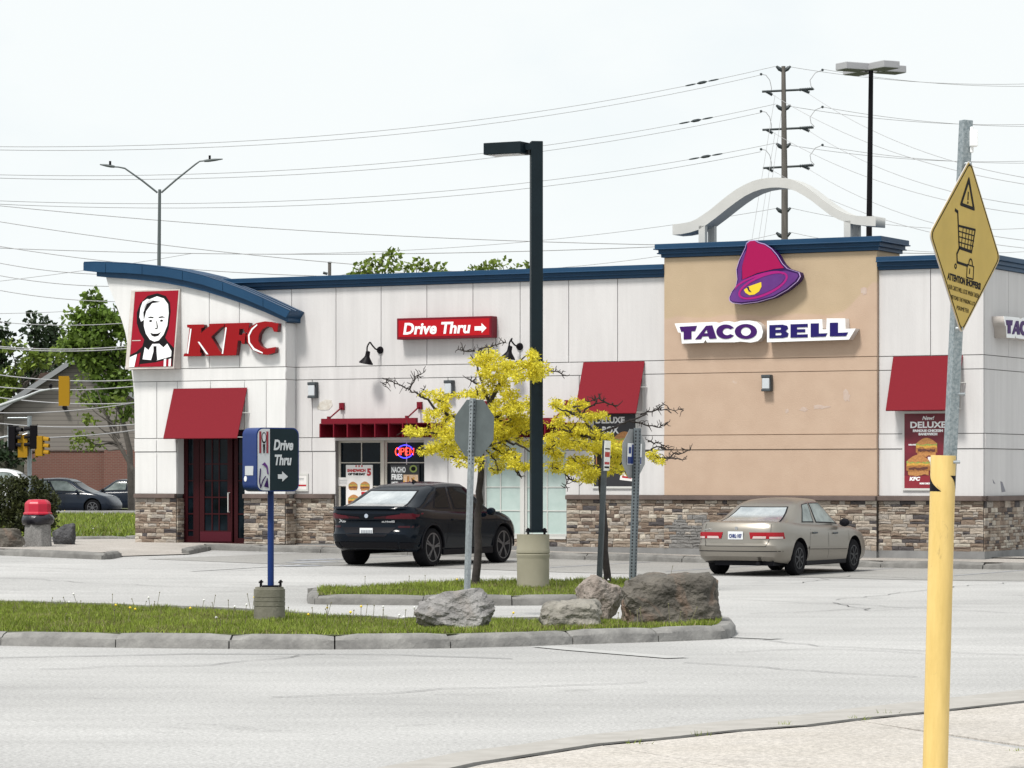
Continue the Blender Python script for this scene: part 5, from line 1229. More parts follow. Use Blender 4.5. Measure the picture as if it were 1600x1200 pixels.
SED = dict(sideglass=M_['car_reflection_glass'], X0=-2.42, X1=2.40, W=1.82, r=.325, wb=2.74, tw=.215, rim=.205, spokes=7, rimmat=M_['rim_shaded'], paint=M_['car_gold'], tin=.13, gap=.06,
    belt=[(-2.42, .985), (-2.2, 1.01), (-1.7, 1.005), (-1, .965), (0, .93), (.9, .91), (1.25, .90), (1.8, .82), (2.15, .74), (2.4, .62)],
    sill=[(-2.42, .31), (-2.0, .25), (-1.5, .21), (1.5, .20), (2.0, .21), (2.4, .25)],
    levels=[(0, .89, .12, .12), (.10, .955, .02, .03), (.25, .985, .0, .0), (.40, .995, .0, .0), (.46, .995, .045, .0), (.58, .99, .06, .0), (.72, .99, .075, .03), (.84, .985, .10, .09), (.93, .965, .125, .16), (1, .915, .17, .24)],
    roof=[(-1.9, 1.05), (-1.4, 1.24), (-.9, 1.37), (-.4, 1.425), (.1, 1.43), (.5, 1.38), (.9, 1.24), (1.3, 1.0)],
    green=[(0, -1.88, 1.22, .80), (.12, -1.76, 1.06, .79), (.4, -1.48, .76, .735), (.68, -1.22, .50, .68), (.88, -1.02, .32, .625), (1, -.82, .22, .55)], win=(8, 11, 12, 17),
    seams=[(-.98, .14), (.02, .0), (1.1, -.06)], handles=[(-.66, .80), (.36, .78)], handlemat=M_['galv_dark'], mirror=(.66, .98), mirmat=M_['trim'])
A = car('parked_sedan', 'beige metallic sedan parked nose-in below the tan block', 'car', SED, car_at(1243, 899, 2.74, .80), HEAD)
r_, dc = A['root'], A['decal']
dc('tail_light', [(.30, .705), (.865, .705), (.855, .825), (.27, .825)], 'rear', M_['lamp_red'], .010, 14, 4, None, True)
dc('reversing_lamp', [(.34, .708), (.60, .708), (.60, .752), (.36, .752)], 'rear', M_['lamp_clear'], .016, 8, 2, None, True)
dc('indicator_lamp', [(.66, .708), (.85, .708), (.85, .745), (.66, .745)], 'rear', M_['lamp_clear'], .016, 8, 2, None, True)
dc('tail_light_side', [(-2.34, .705), (-2.10, .735), (-2.06, .79), (-2.30, .825)], 'side', M_['lamp_red'], .010, 6, 3, None, True)
for q in ([(-.62, .56), (.62, .56), (.62, .567), (-.62, .567)], [(-.665, .70), (-.62, .56), (-.612, .562), (-.657, .70)], [(.665, .70), (.62, .56), (.612, .562), (.657, .70)], [(-.68, .83), (-.675, .83), (-.665, .98), (-.672, .98)], [(.68, .83), (.675, .83), (.665, .98), (.672, .98)]):
    dc('boot_seam', q, 'rear', M_['trim'], .006, 24, 6)
dc('bumper_crease', [(-.86, .465), (.86, .465), (.86, .478), (-.86, .478)], 'rear', M_['trim'], .006, 40, 1)
h, nn_ = A['hit']((-4, 0, .76), (1, 0, 0)); xp = h.x - .02
mb = MB(); mb.box((xp, -.155, .69), (xp + .012, .155, .84)); pl_ = mb.build('number_plate', M_['plate'], r_, bevel=.005)
t = text('CHRL\u00b7107', .095, M_['plate_ink'], 'plate_words', pl_, 0, 0, 0, .26, 0, .004, .004); t.rotation_euler = (0, 0, R(-90)); t.location = (xp - .003, 0, .725)
mb = MB(); mb.lathe([(.028, 0), (.034, 0), (.034, .008), (.028, .008)], 16, (0, 0, 0), 'x'); h, _ = A['hit']((-4, 0, .90), (1, 0, 0)); b_ = mb.build('badge', M_['chrome'], r_); b_.location = (h.x - .012, 0, .90)
t = text('H', .05, M_['chrome'], 'badge_words', r_, 0, 0, 0, .04, 0, .002, .004); t.rotation_euler = (0, 0, R(-90)); t.location = (h.x - .014, 0, .882)
h, _ = A['hit']((-4, .6, .875), (1, 0, 0)); t = text('ACCORD', .035, M_['chrome'], 'badge_words', r_, 0, 0, 0, .18, 0, .001, .004); t.rotation_euler = (0, 0, R(-90)); t.location = (h.x - .012, .58, .865)
dc('side_moulding', [(-.95, .50), (.92, .47), (.92, .51), (-.95, .54)], 'side', M_['car_gold'], .016, 12, 1, None, True)
dc('rubber_strip', [(-.95, .49), (.92, .46), (.92, .468), (-.95, .498)], 'side', M_['trim'], .018, 12, 1, None, True)
for s in (-1, 1): mb = MB(); mb.box((-1.0, s * .84 - .03, .18), (1.0, s * .84 + .03, .27)); mb.build('sill_trim', M_['trim'], r_, bevel=.02)
mb = MB(); mb.box((-2.2, -.7, .20), (-1.75, .5, .34)); mb.tube([(-2.36, -.45, .24), (-1.9, -.45, .25)], .035, 10); mb.build('exhaust', M_['trim'], r_)

# far cars on the road behind the lawn
HAT = dict(SED, X0=-2.1, X1=2.15, W=1.76, wb=2.6, spokes=7, rim=.22, rimmat=M_['rim'], paint=M_['car_navy'],
    belt=[(-2.1, .98), (-1.6, .98), (0, .93), (.9, .93), (1.3, .90), (1.8, .78), (2.15, .60)],
    roof=[(-2.1, 1.3), (-1.6, 1.41), (-.9, 1.48), (-.2, 1.50), (.3, 1.44), (.8, 1.24), (1.35, .95)],
    green=[(0, -2.02, 1.45, .78), (.12, -1.98, 1.30, .77), (.4, -1.86, .95, .73), (.68, -1.72, .62, .68), (.88, -1.58, .36, .63), (1, -1.45, .2, .56)], seams=[(-.9, .1), (.1, 0), (1.1, 0)], handles=[], mirmat=M_['car_navy'])
def roadcar(nm, label, cat, Pp, px, py, heading, **kw):
    p = W(px, py, 0.) if False else None
    Y = (CAMZ - .275) * F / (py - HPX); return car(nm, label, cat, dict(Pp, **kw), ((px - 800) * Y / F, Y, .275), heading, True, None)
roadcar('distant_car', 'dark navy hatchback nearest the green shrub on the road behind the lawn', 'car', HAT, 108, 805, R(-12))
roadcar('distant_car', 'dark navy sedan on the far road just left of the restaurant corner', 'car', SED, 194, 801, R(168), paint=M_['car_navy'], rimmat=M_['rim'])
wc = roadcar('distant_car', 'white car on the far road partly hidden by the green shrub', 'car', HAT, 18, 803, R(-5), paint=M_['car_white']); wc['root'].scale = (1.15, 1.15, 1.25)
roadcar('distant_car', 'white car on the far road hidden by the restaurant corner but for a sliver', 'car', HAT, 256, 794, R(-8), paint=M_['car_white'])
# ================================================================== lamp posts, signs and posts in the lot
def octagon(r): return [(r * math.cos(PI / 8 + k * PI / 4), r * math.sin(PI / 8 + k * PI / 4)) for k in range(8)]
# ---- dark square lamp post on a round concrete foot
g0 = gp(833, 917, .15); Yp = g0.y; s = Yp / F
LP = thing('lamp_post', 'dark square lamp post with box lamp and round concrete foot beside a yellow tree', 'lamp post', (g0.x, Yp, g0.z - .02))
zz = lambda py: CAMZ + (HPX - py) * s - (g0.z - .02)
mb = MB(); rb_ = 25.2 * s; zt = zz(835); mb.lathe([(rb_, -.1), (rb_, zt * .55), (rb_ * 1.0, zt * .56), (rb_ * 1.04, zt * .60), (rb_ * 1.04, zt * .63), (rb_ * .985, zt * .645), (rb_ * 1.04, zt * .66), (rb_ * 1.04, zt * .72), (rb_ * 1.01, zt * .74), (rb_ * 1.01, zt)], 36); mb.build('concrete_foot', M_['concrete_warm'], LP, smooth=30)
xp = (838 - 833) * s; a = 9.3 * s; rot = Matrix.Translation((xp, 0, 0)) @ Matrix.Rotation(R(8), 4, 'Z')
mb = MB(); mb.box((-a, -a, zt + .05), (a, a, zz(221)), 0, rot); mb.build('pole', M_['dark_pole'], LP, bevel=.012)
mb = MB(); b = 15 * s; mb.box((-b, -b, zt + .03), (b, b, zt + .055), 0, rot); mb.build('base_plate', M_['dark_pole'], LP)
for sx_ in (-1, 1):
    for sy_ in (-1, 1):
        mb = MB(); mb.tube([(xp + sx_ * b * .85, sy_ * b * .85, zt - .01), (xp + sx_ * b * .85, sy_ * b * .85, zt + .10)], .018, 8); mb.lathe([(.0, .05), (.034, .05), (.034, .085), (.0, .085)], 6, (xp + sx_ * b * .85, sy_ * b * .85, zt)); mb.build('anchor_bolt', M_['lamp_black'], LP)
hd = bpy.data.objects.new('lamp_head', None); link(hd, LP)
# the head is a shallow box turned so that its end is seen
hw, hl, hh = .40, .66, .185
mb = MB(); mb.box((-hl, -hw / 2, 0), (0, hw / 2, hh)); q = mb.build('lamp_housing', M_['dark_pole'], hd, bevel=.01); q2 = MB(); q2.box((-hl + .05, -hw / 2 + .04, -.006), (-.05, hw / 2 - .04, .004)); q3 = q2.build('lens', M_['lens'], hd); q4 = MB(); q4.box((-.01, -.05, .06), (.12, .05, .15)); q4.build('arm', M_['dark_pole'], hd)
hd.location = (xp - a - .065, 0, zz(240.5) - .0); hd.rotation_euler = (0, 0, R(-28))
# ---- blue drive-through pylon
g0 = gp(421, 964, .14); Yp = g0.y; s = Yp / F
BP = thing('pylon_sign', 'blue box sign reading Drive Thru on a blue pole with concrete foot', 'sign', (g0.x, Yp, g0.z - .01))
zz = lambda py: CAMZ + (HPX - py) * s - (g0.z - .01)
mb = MB(); r1 = 24.5 * s; zt = zz(917); prof = [(r1 * .98, -.1)]
for a_, b_, k in ((0, .36, 1.0), (.36, .385, .97), (.385, .52, 1.0), (.52, .54, .97), (.54, .66, 1.0), (.66, .68, .97), (.68, .93, 1.0)): prof += [(r1 * k, zt * a_ + .002), (r1 * k, zt * b_)]
prof += [(r1 * .92, zt * .94), (r1 * .9, zt)]
mb.lathe(prof, 32); mb.build('concrete_foot', M_['concrete_dark'], BP, smooth=30)
M_['blue_paint'] = mat('blue_paint', (.007, .028, .14), .42, var=.08, scale=3, spec=.25); M_['dark_green'] = mat('dark_green', (.010, .021, .027), .5, spec=.15, var=.12, scale=4)
xp = 2 * s
mb = MB(); mb.tube([(xp, 0, zt), (xp, 0, zz(765))], 5.0 * s, 16); mb.build('pole', M_['blue_paint'], BP, smooth=40)
mb = MB(); mb.box((xp - .10, -.10, zt), (xp + .10, .10, zt + .02)); mb.build('base_plate', M_['lamp_black'], BP)
for dx, dy in ((-.09, -.09), (.09, -.09), (-.09, .09), (.09, .09)):
    mb = MB(); mb.tube([(xp + dx * 1.35, dy, zt - .01), (xp + dx * 1.35, dy, zt + .085)], .010, 6); mb.lathe([(.0, .05), (.022, .05), (.022, .07), (.0, .07)], 6, (xp + dx * 1.35, dy, zt)); mb.build('anchor_bolt', M_['lamp_black'], BP)
bw, bd, bh = .60, .36, zz(668.5) - zz(768); th = R(33)
MB_ = Matrix.Translation((xp, 0, zz(768))) @ Matrix.Rotation(th, 4, 'Z')
def rrect(w, h, r, n=5, x0=0., z0=0.):
    out = []
    for cx, cz, a0 in ((w - r, h - r, 0), (r, h - r, PI / 2), (r, r, PI), (w - r, r, 1.5 * PI)):
        for k in range(n + 1): out.append((x0 + cx + r * math.cos(a0 + PI / 2 * k / n), z0 + cz + r * math.sin(a0 + PI / 2 * k / n)))
    return out
ox = -bw / 2 + .0
o = outline([rrect(bw, bh, .09, 6, ox, 0)], bd, M_['blue_paint'], 'sign_box', BP, M=MB_ @ Matrix.Translation((0, bd / 2, 0))); box_ = o
front = lambda dy: MB_ @ Matrix.Translation((0, -bd / 2 - dy, 0))
def bpart(loops, m, nm, dy): return outline(loops, .003, m, nm, box_, M=front(dy))
bpart([rrect(bw - .03, bh - .03, .08, 6, ox + .015, .015)], M_['dark_green'], 'sign_face', .001)
sw = .17
left = [(ox + .015 + .08, .015)] + [(ox + .015 + sw, .015), (ox + .015 + sw, bh - .015), (ox + .095, bh - .015)] + [(ox + .095 + .08 * math.cos(PI / 2 + PI / 2 * k / 6), bh - .095 + .08 * math.sin(PI / 2 + PI / 2 * k / 6)) for k in range(1, 7)] + [(ox + .095 + .08 * math.cos(PI + PI / 2 * k / 6), .095 + .08 * math.sin(PI + PI / 2 * k / 6)) for k in range(0, 6)]
M_['grey_white'] = mat('grey_white', (.50, .52, .55), .45)
bpart([left], M_['grey_white'], 'pale_band', .005)
for a_ in (.035, .135): bpart([[(ox + a_, bh * .60), (ox + a_ + .028, bh * .60), (ox + a_ + .028, bh * .94), (ox + a_, bh * .94)]], M_['poster_band'], 'red_stripe', .009)
bpart([ell(ox + .10, bh * .84, .032, .07, 14)], M_['dark_print'], 'bust_outline', .011); bpart([ell(ox + .10, bh * .845, .023, .052, 14)], M_['grey_white'], 'bust', .014); bpart([[(ox + .085, bh * .74), (ox + .115, bh * .74), (ox + .108, bh * .60), (ox + .092, bh * .60)]], M_['dark_print'], 'bust_collar', .013)
for lp, m in (([(ox + .07, bh * .42), (ox + .11, bh * .46), (ox + .15, bh * .40), (ox + .165, bh * .27), (ox + .15, bh * .27), (ox + .135, bh * .37), (ox + .10, bh * .41)], 'bell_violet'), ([(ox + .045, bh * .16), (ox + .06, bh * .36), (ox + .045, bh * .36), (ox + .03, bh * .16), (ox + .05, bh * .05), (ox + .06, bh * .06)], 'bell_line'),
              ([(ox + .10, bh * .08), (ox + .15, bh * .22), (ox + .165, bh * .06)], 'bell_line'), ([(ox + .06, bh * .06), (ox + .09, bh * .16), (ox + .13, bh * .24), (ox + .12, bh * .245), (ox + .08, bh * .18), (ox + .05, bh * .07)], 'bell_line')):
    bpart([lp], M_[m], 'bell_print', .012)
MF = front(.004)
tx = ox + .015 + sw + .055
for wd, v, ww in (('Drive', .655, .27), ('Thru', .42, .24)): text(wd, bh * .155 / .70, M_['grey_white'], 'sign_words', box_, tx, bh * v, 0, ww, .15, .006, .004, 'LEFT', M=MF)
bpart([[(tx + .06, bh * .20), (tx + .12, bh * .20), (tx + .12, bh * .155), (tx + .20, bh * .235), (tx + .12, bh * .315), (tx + .12, bh * .27), (tx + .06, bh * .27)]], M_['grey_white'], 'arrow', .005)
side = MB_ @ Matrix.Translation((-bw / 2 - .0, 0, 0)) @ Matrix.Rotation(R(-90), 4, 'Z')
outline([[(-.11, bh * .255), (.10, bh * .255), (.10, bh * .40), (-.11, bh * .40)]], .004, M_['grey_white'], 'side_sticker', box_, M=side); outline([ell(-.10, bh * .20, .035, .035, 16)], .004, M_['white_sign'], 'side_sticker', box_, M=side)
# ---- perforated posts with sign backs
M_['plate_grey'] = mat('plate_grey', (.27, .28, .285), .5, spec=.3, var=.12); M_['galv_mid'] = mat('galv_mid', (.12, .14, .155), .55, metal=.3)
def sign_post(name, label, top, bottom, dz, wpx, yaw, holes=True, m=None, zmin=0.):
    """leaning post given by the picture of its two ends"""
    g_ = gp(bottom[0], bottom[1], dz); Y = g_.y; t = W(top[0], top[1], Y); L = (t - g_)
    o = thing(name, label, 'sign', (g_.x, Y, g_.z - .02)); s_ = Y / F; w_ = wpx * s_; Lz = L.length
    q = L.normalized(); M0 = Vector((0, 0, 1)).rotation_difference(q).to_matrix().to_4x4() @ Matrix.Rotation(yaw, 4, 'Z')
    o['m0'] = 0; del o['m0']
    mb = MB(); mb.box((-w_ / 2, -w_ / 2, -.1), (w_ / 2, w_ / 2, Lz), 0, M0); p = mb.build('post', m or M_['galv'], o, bevel=.004)
    if holes:
        mb = MB(); n = int(Lz / .0508)
        for k in range(1, n):
            z = k * Lz / n
            if z < zmin * Lz: continue
            rr_ = w_ * .13
            for fy in (-1, 1): mb.box((-rr_, fy * w_ / 2 - .002, z - rr_ * 1.1), (rr_, fy * w_ / 2 + .002, z + rr_ * 1.1), 0, M0); mb.box((fy * w_ / 2 - .002, -rr_, z - rr_ * 1.1), (fy * w_ / 2 + .002, rr_, z + rr_ * 1.1), 0, M0)
        tag(mb.build('punched_holes', M_['hole'], p), kind='stuff')
    return o, M0, Lz, s_, w_
o, M0, L, s, w = sign_post('stop_sign', 'grey back of a stop sign in front of the left yellow tree', (739, 620), (729, 949), .14, 7.5, R(-46), zmin=.68)
zc_ = L - 46.5 * s; Ro = .38 / math.cos(PI / 8)
# the plate hangs on the far side of the post, its red face turned away from us
outline([[(x, z + zc_) for x, z in octagon(Ro)]], .004, M_['sign_back'], 'sign_plate', o, M=M0 @ Matrix.Translation((0, w / 2 + .008, 0)))
M_['stop_red'] = mat('stop_red', (.35, .01, .015), .4)
outline([[(x * .97, z * .97 + zc_) for x, z in octagon(Ro)]], .002, M_['stop_red'], 'red_face', o, M=M0 @ Matrix.Translation((0, w / 2 + .0105, 0)))
for zb in (.30, -.30):
    mb = MB(); mb.tube([(-.01, -w / 2 - .02, zc_ + zb), (-.01, w / 2 + .015, zc_ + zb)], .012, 8); mb2_ = mb; mb2_.v = [tuple(M0 @ Vector(v)) for v in mb2_.v]; mb.build('bolt', M_['galv'], o)
o, M0, L, s, w = sign_post('stop_sign', 'narrow-looking octagonal sign with blue and white plate right of the trees', (996, 667), (988, 919), .15, 9.0, R(60), m=M_['galv_mid'])
zc_ = L - 40 * s
outline([[(x, z + zc_) for x, z in octagon(Ro)]], .004, M_['plate_grey'], 'sign_plate', o, M=M0 @ Matrix.Translation((0, w / 2 + .008, 0)))
outline([[(x * .97, z * .97 + zc_) for x, z in octagon(Ro)]], .002, M_['stop_red'], 'red_face', o, M=M0 @ Matrix.Translation((0, w / 2 + .0105, 0)))
M_['sign_blue'] = mat('sign_blue', (.015, .035, .17), .45)
for x0_, x1_, z0_, z1_, m, nm in ((-.235, .235, -.17, .16, 'white_sign', 'small_plate'), (-.225, .225, -.16, -.05, 'sign_blue', 'blue_field'), (-.10, -.06, -.14, .14, 'sign_blue', 'arrow_bar'), (.10, .14, -.14, .14, 'sign_blue', 'arrow_bar'), (-.20, -.13, 0, .10, 'sign_blue', 'plate_print')):
    k = {'small_plate': .006, 'blue_field': .010}.get(nm, .014)
    outline([[(x0_, zc_ + z0_), (x1_, zc_ + z0_), (x1_, zc_ + z1_), (x0_, zc_ + z1_)]], .003, M_[m], nm, o, M=M0 @ Matrix.Translation((0, w / 2 - k + .0025 * 0, 0)))
o, M0, L, s, w = sign_post('parking_sign', 'narrow white and red sign on a dark post against the right tree trunk', (946, 686), (936, 914), .15, 7.5, R(70), holes=False, m=M_['galv_dark'])
zc_ = L - 24 * s
outline([[(-.15, zc_ - .24), (.15, zc_ - .24), (.15, zc_ + .24), (-.15, zc_ + .24)]], .004, M_['white_sign'], 'sign_plate', o, M=M0 @ Matrix.Translation((0, -w / 2 - .0, 0)))
for z0_, z1_, m in ((-.02, .06, 'red_ink'), (-.14, -.10, 'red_ink'), (-.20, -.17, 'dark_print'), (.10, .12, 'dark_print')): outline([[(-.12, zc_ + z0_), (.12, zc_ + z0_), (.12, zc_ + z1_), (-.12, zc_ + z1_)]], .002, M_[m], 'sign_print', o, M=M0 @ Matrix.Translation((0, -w / 2 - .004, 0)))
# ---- near post with yellow sleeve and diamond sign
Yn = 20.0; s = Yn / F
b0, t0 = W(1461, 1222, Yn), W(1474, 712, Yn); b0.z = .05
NP = thing('cart_warning_sign', 'yellow diamond shopping cart warning sign on a leaning metal post in a yellow sleeve', 'sign', tuple(b0))
v_ = lambda px, py, dy=0.: W(px, py, Yn + dy) - b0
ax = (t0 - b0); Lz = ax.length; MS_ = Vector((0, 0, 1)).rotation_difference(ax.normalized()).to_matrix().to_4x4(); rs = 19.6 * s
mb = MB(); n = 40
prof = [(rs, -.12), (rs, Lz), (rs * .965, Lz + .001), (rs * .955, Lz - .12)]
mb.lathe(prof, n); mb.v = [tuple(MS_ @ Vector(v)) for v in mb.v]; mb.f.pop(); mb.m.pop(); sl = mb.build('yellow_sleeve', M_['yellow_post'], NP, smooth=40)
def wrap(poly, nm, m, off=.0012, sub=8):           # flat print wrapped on the sleeve: (angle deg, height below the top)
    P = []
    for (a, z), (a2, z2) in zip(poly, poly[1:] + poly[:1]):
        for k in range(sub): P.append((a + (a2 - a) * k / sub, z + (z2 - z) * k / sub))
    bm = bmesh.new(); f = bm.faces.new([bm.verts.new((a, z, 0)) for a, z in P]); bmesh.ops.triangulate(bm, faces=[f]); bmesh.ops.subdivide_edges(bm, edges=[e for e in bm.edges if e.calc_length() > 14], cuts=3, use_grid_fill=True); bmesh.ops.triangulate(bm, faces=bm.faces)
    for v in bm.verts:
        a = R(v.co.x); v.co = MS_ @ Vector(((rs + off) * math.sin(a), -(rs + off) * math.cos(a), Lz - v.co.y * 1.0))
    me = bpy.data.meshes.new(nm); bm.to_mesh(me); bm.free(); me.materials.append(m); link(bpy.data.objects.new(nm, me), sl)
h1, h2 = 31 * s, 56 * s
wrap([(-95, h1 * .95), (-80, h1 + .2 * (h2 - h1)), (-55, h1 + .55 * (h2 - h1)), (-32, h1 + .8 * (h2 - h1)), (-12, h2), (-95, h2)], 'black_band', M_['black'])
wrap([(28, h1), (95, h1), (95, h2), (75, h1 + .75 * (h2 - h1)), (58, h1 + .38 * (h2 - h1)), (42, h1 + .15 * (h2 - h1))], 'black_band', M_['black'])
pb0, pt0 = v_(1483.5, 735, .02), v_(1509.5, 188, .02); ax2 = (pt0 - pb0); L2 = ax2.length; MP = Matrix.Translation(pb0) @ Vector((0, 0, 1)).rotation_difference(ax2.normalized()).to_matrix().to_4x4() @ Matrix.Rotation(R(20), 4, 'Z')
M_['galv_speck'] = mat('galv_speck', (.15, .19, .21), .5, metal=.35, col2=(.34, .38, .40), scale=55)
hw = 8.2 * s; mb = MB(); t_ = .006
mb.box((-hw, -hw, -.5), (hw, hw, L2), 0, MP); po = mb.build('post', M_['galv_speck'], NP, bevel=.004)
mb = MB(); n = int(L2 / .055)
for k in range(1, n):
    z = k * L2 / n; mb.box((hw - .003, -.008, z - .008), (hw + .002, .008, z + .008), 0, MP); 
tag(mb.build('punched_holes', M_['hole'], po), kind='stuff')
mb = MB(); q = v_(1521, 217, -.02); mb.box((q.x - 6 * s, q.y - .03, q.z - 12 * s), (q.x + 6 * s, q.y + .03, q.z + 13 * s)); mb.tube([(q.x - .01, q.y, q.z - .085), (q.x - .01, q.y, q.z - .04)], .012, 8); mb.tube([(q.x - .01, q.y, q.z + .04), (q.x - .01, q.y, q.z + .075)], .012, 8); mb.build('sensor_box', M_['white_sign'], NP, bevel=.012)
for px, py in ((1505, 616), (1497, 722), (1477, 718)):
    q = v_(px, py, -.05); mb = MB(); mb.tube([(q.x - .03, q.y, q.z), (q.x + .012, q.y, q.z)], .010, 8); mb.build('bolt', M_['galv'], NP)
# plate seen obliquely: it faces right, tilted a little in its own plane with the post
ctr = v_(1507.5, 385, -.05); yaw, roll = R(58.5), R(3.9)
MD = Matrix.Translation(ctr) @ Matrix.Rotation(R(1.3), 4, 'Y') @ Matrix.Rotation(yaw, 4, 'Z') @ Matrix.Rotation(roll, 4, 'Y')
hd_ = 277 / 2 * s
def rpoly(pts, r, n=4):
    out = []
    for i, p in enumerate(pts):
        p = Vector(p); a, b = Vector(pts[i - 1]), Vector(pts[(i + 1) % len(pts)]); u, v = (a - p).normalized(), (b - p).normalized()
        for k in range(n + 1):
            t = k / n; q0, q1 = p + u * r, p + v * r; q = (q0 * (1 - t) ** 2 + p * 2 * t * (1 - t) + q1 * t * t); out.append((q.x, q.y))
    return out
dm = lambda k, r=.05: rpoly([(hd_ * k, 0), (0, hd_ * k), (-hd_ * k, 0), (0, -hd_ * k)], r * k)
PLT = outline([dm(1)], .006, M_['white_edge'], 'sign_plate', NP, M=MD)
def dpart(loops, m, nm, off): return outline(loops, .0012, m, nm, PLT, M=MD @ Matrix.Translation((0, -.006 - off, 0)))
dpart([dm(.985)], M_['yellow_sign'], 'sign_face', .0002); dpart([dm(.965), dm(.945)], M_['dark_print'], 'border_line', .0018)
H_ = hd_; KX = 1.15
def line(p, q, w_, m='dark_print', nm='cart_line'):
    p, q = Vector((p[0] * KX, p[1])) * H_, Vector((q[0] * KX, q[1])) * H_; d = (q - p).normalized(); n_ = Vector((-d.y, d.x)) * w_ * H_ / 2; e = d * w_ * H_ * .3
    dpart([[tuple(p - e - n_), tuple(q + e - n_), tuple(q + e + n_), tuple(p - e + n_)]], M_[m], nm, .0020)
dpart([rpoly([(-.23 * H_, .43 * H_), (.20 * H_, .43 * H_), (-.015 * H_, .80 * H_)], .02), rpoly([(-.16 * H_, .468 * H_), (.13 * H_, .468 * H_), (-.015 * H_, .71 * H_)], .01)], M_['dark_print'], 'warning_triangle', .0020)
line((-.01, .53), (-.01, .61), .025, nm='exclamation_mark'); dpart([ell(-.01 * H_, .495 * H_, .016 * H_, .016 * H_, 10)], M_['dark_print'], 'exclamation_mark', .0022)
for p, q, w_ in (((-.30, .36), (-.24, .35), .035), ((-.24, .35), (-.16, -.05), .028), ((-.19, .20), (.20, .22), .026), ((.20, .22), (.14, -.04), .024), ((-.16, -.04), (.14, -.04), .035), ((-.16, -.05), (-.21, -.12), .028), ((-.21, -.12), (-.19, -.21), .028), ((-.19, -.21), (.06, -.21), .03)): line(p, q, w_)
for x in (-.08, 0, .07, .14): line((x - .01, .20), (x - .035, -.03), .013)
for z in (.14, .08, .02): line((-.19, z), (.19 - (.15 - z) * .1, z + .01), .013)
dpart([ell(-.26 * H_, -.26 * H_, .032 * H_, .032 * H_, 14), ell(-.26 * H_, -.26 * H_, .016 * H_, .016 * H_, 14)], M_['dark_print'], 'cart_wheel', .0022)
dpart([rpoly([(.05 * H_, -.35 * H_), (.25 * H_, -.35 * H_), (.25 * H_, -.19 * H_), (.05 * H_, -.19 * H_)], .006), rpoly([(.066 * H_, -.335 * H_), (.234 * H_, -.335 * H_), (.234 * H_, -.204 * H_), (.066 * H_, -.204 * H_)], .004)], M_['dark_print'], 'padlock', .0024)
dpart([ell(.15 * H_, -.19 * H_, .06 * H_, .075 * H_, 14, 0, PI) + ell(.15 * H_, -.19 * H_, .042 * H_, .058 * H_, 14, PI, 0)], M_['dark_print'], 'padlock_shackle', .0026); line((.116, -.24), (.116, -.29), .02, nm='keyhole')
MT = MD @ Matrix.Translation((0, -.0075, 0))
for t_, v, w_, hgt, bo in (('ATTENTION SHOPPERS!', -.43, .93, .070, .003), ('OUR CARTS WILL LOCK WHEN TAKEN', -.535, .86, .052, 0), ('BEYOND THE PARKING LOT', -.635, .66, .046, 0), ('PERIMETER', -.735, .34, .046, 0)):
    text(t_, hgt * H_ / .70, M_['dark_print'], 'sign_words', PLT, 0, v * H_, 0, w_ * H_, 0, bo, .0012, 'CENTER', M=MT)
for v in (.94, -.93):
    mb = MB(); mb.tube([(0, -.014, v * H_), (0, .03, v * H_)], .011, 8); mb.v = [tuple(MD @ Vector(q)) for q in mb.v]; mb.build('bolt', M_['galv'], NP)
# ---- litter bin with red lid
g0 = gp(59, 853.5, .145); s = g0.y / F
BN = thing('litter_bin', 'pebbled concrete litter bin with a bright red lid and black bag beside the shrub', 'litter bin', (g0.x, g0.y, g0.z - .01))
M_['pebble'] = mat('pebble', (.20, .195, .19), .95, var=.35, scale=30, bump=.01, bscale=60); M_['bag'] = mat('bag', (.008, .008, .014), .3, bump=.02, bscale=9); M_['lid_red'] = mat('lid_red', (.42, .006, .03), .4)
mb = MB(); mb.lathe([(22.5 * s, 0), (22.5 * s, .02), (20.5 * s, 36 * s), (19 * s, 36 * s)], 8); mb.build('concrete_body', M_['pebble'], BN, bevel=.01).rotation_euler = (0, 0, R(22.5))
mb = MB(); pr = []
for k in range(7): pr.append(((20.8 + 4.6 * math.sin(PI * (k + .6) / 7.2)) * s, (35 + 2.5 * k) * s))
mb.lathe(pr, 26); o = mb.build('black_bag', M_['bag'], BN, smooth=60)
for v in o.data.vertices: f_ = 1 + .09 * noise.noise(v.co * 9); v.co.x *= f_; v.co.y *= f_; v.co.z += .05 * noise.noise(v.co * 6 + Vector((3, 1, 2)))
mb = MB(); mb.lathe([(22.5 * s, 50 * s), (22.5 * s, 53 * s), (20.5 * s, 54 * s), (20.5 * s, 67 * s), (18.5 * s, 70 * s), (14 * s, 73.5 * s), (4 * s, 74 * s)], 8); mb.build('lid', M_['lid_red'], BN, bevel=.012).rotation_euler = (0, 0, R(10))
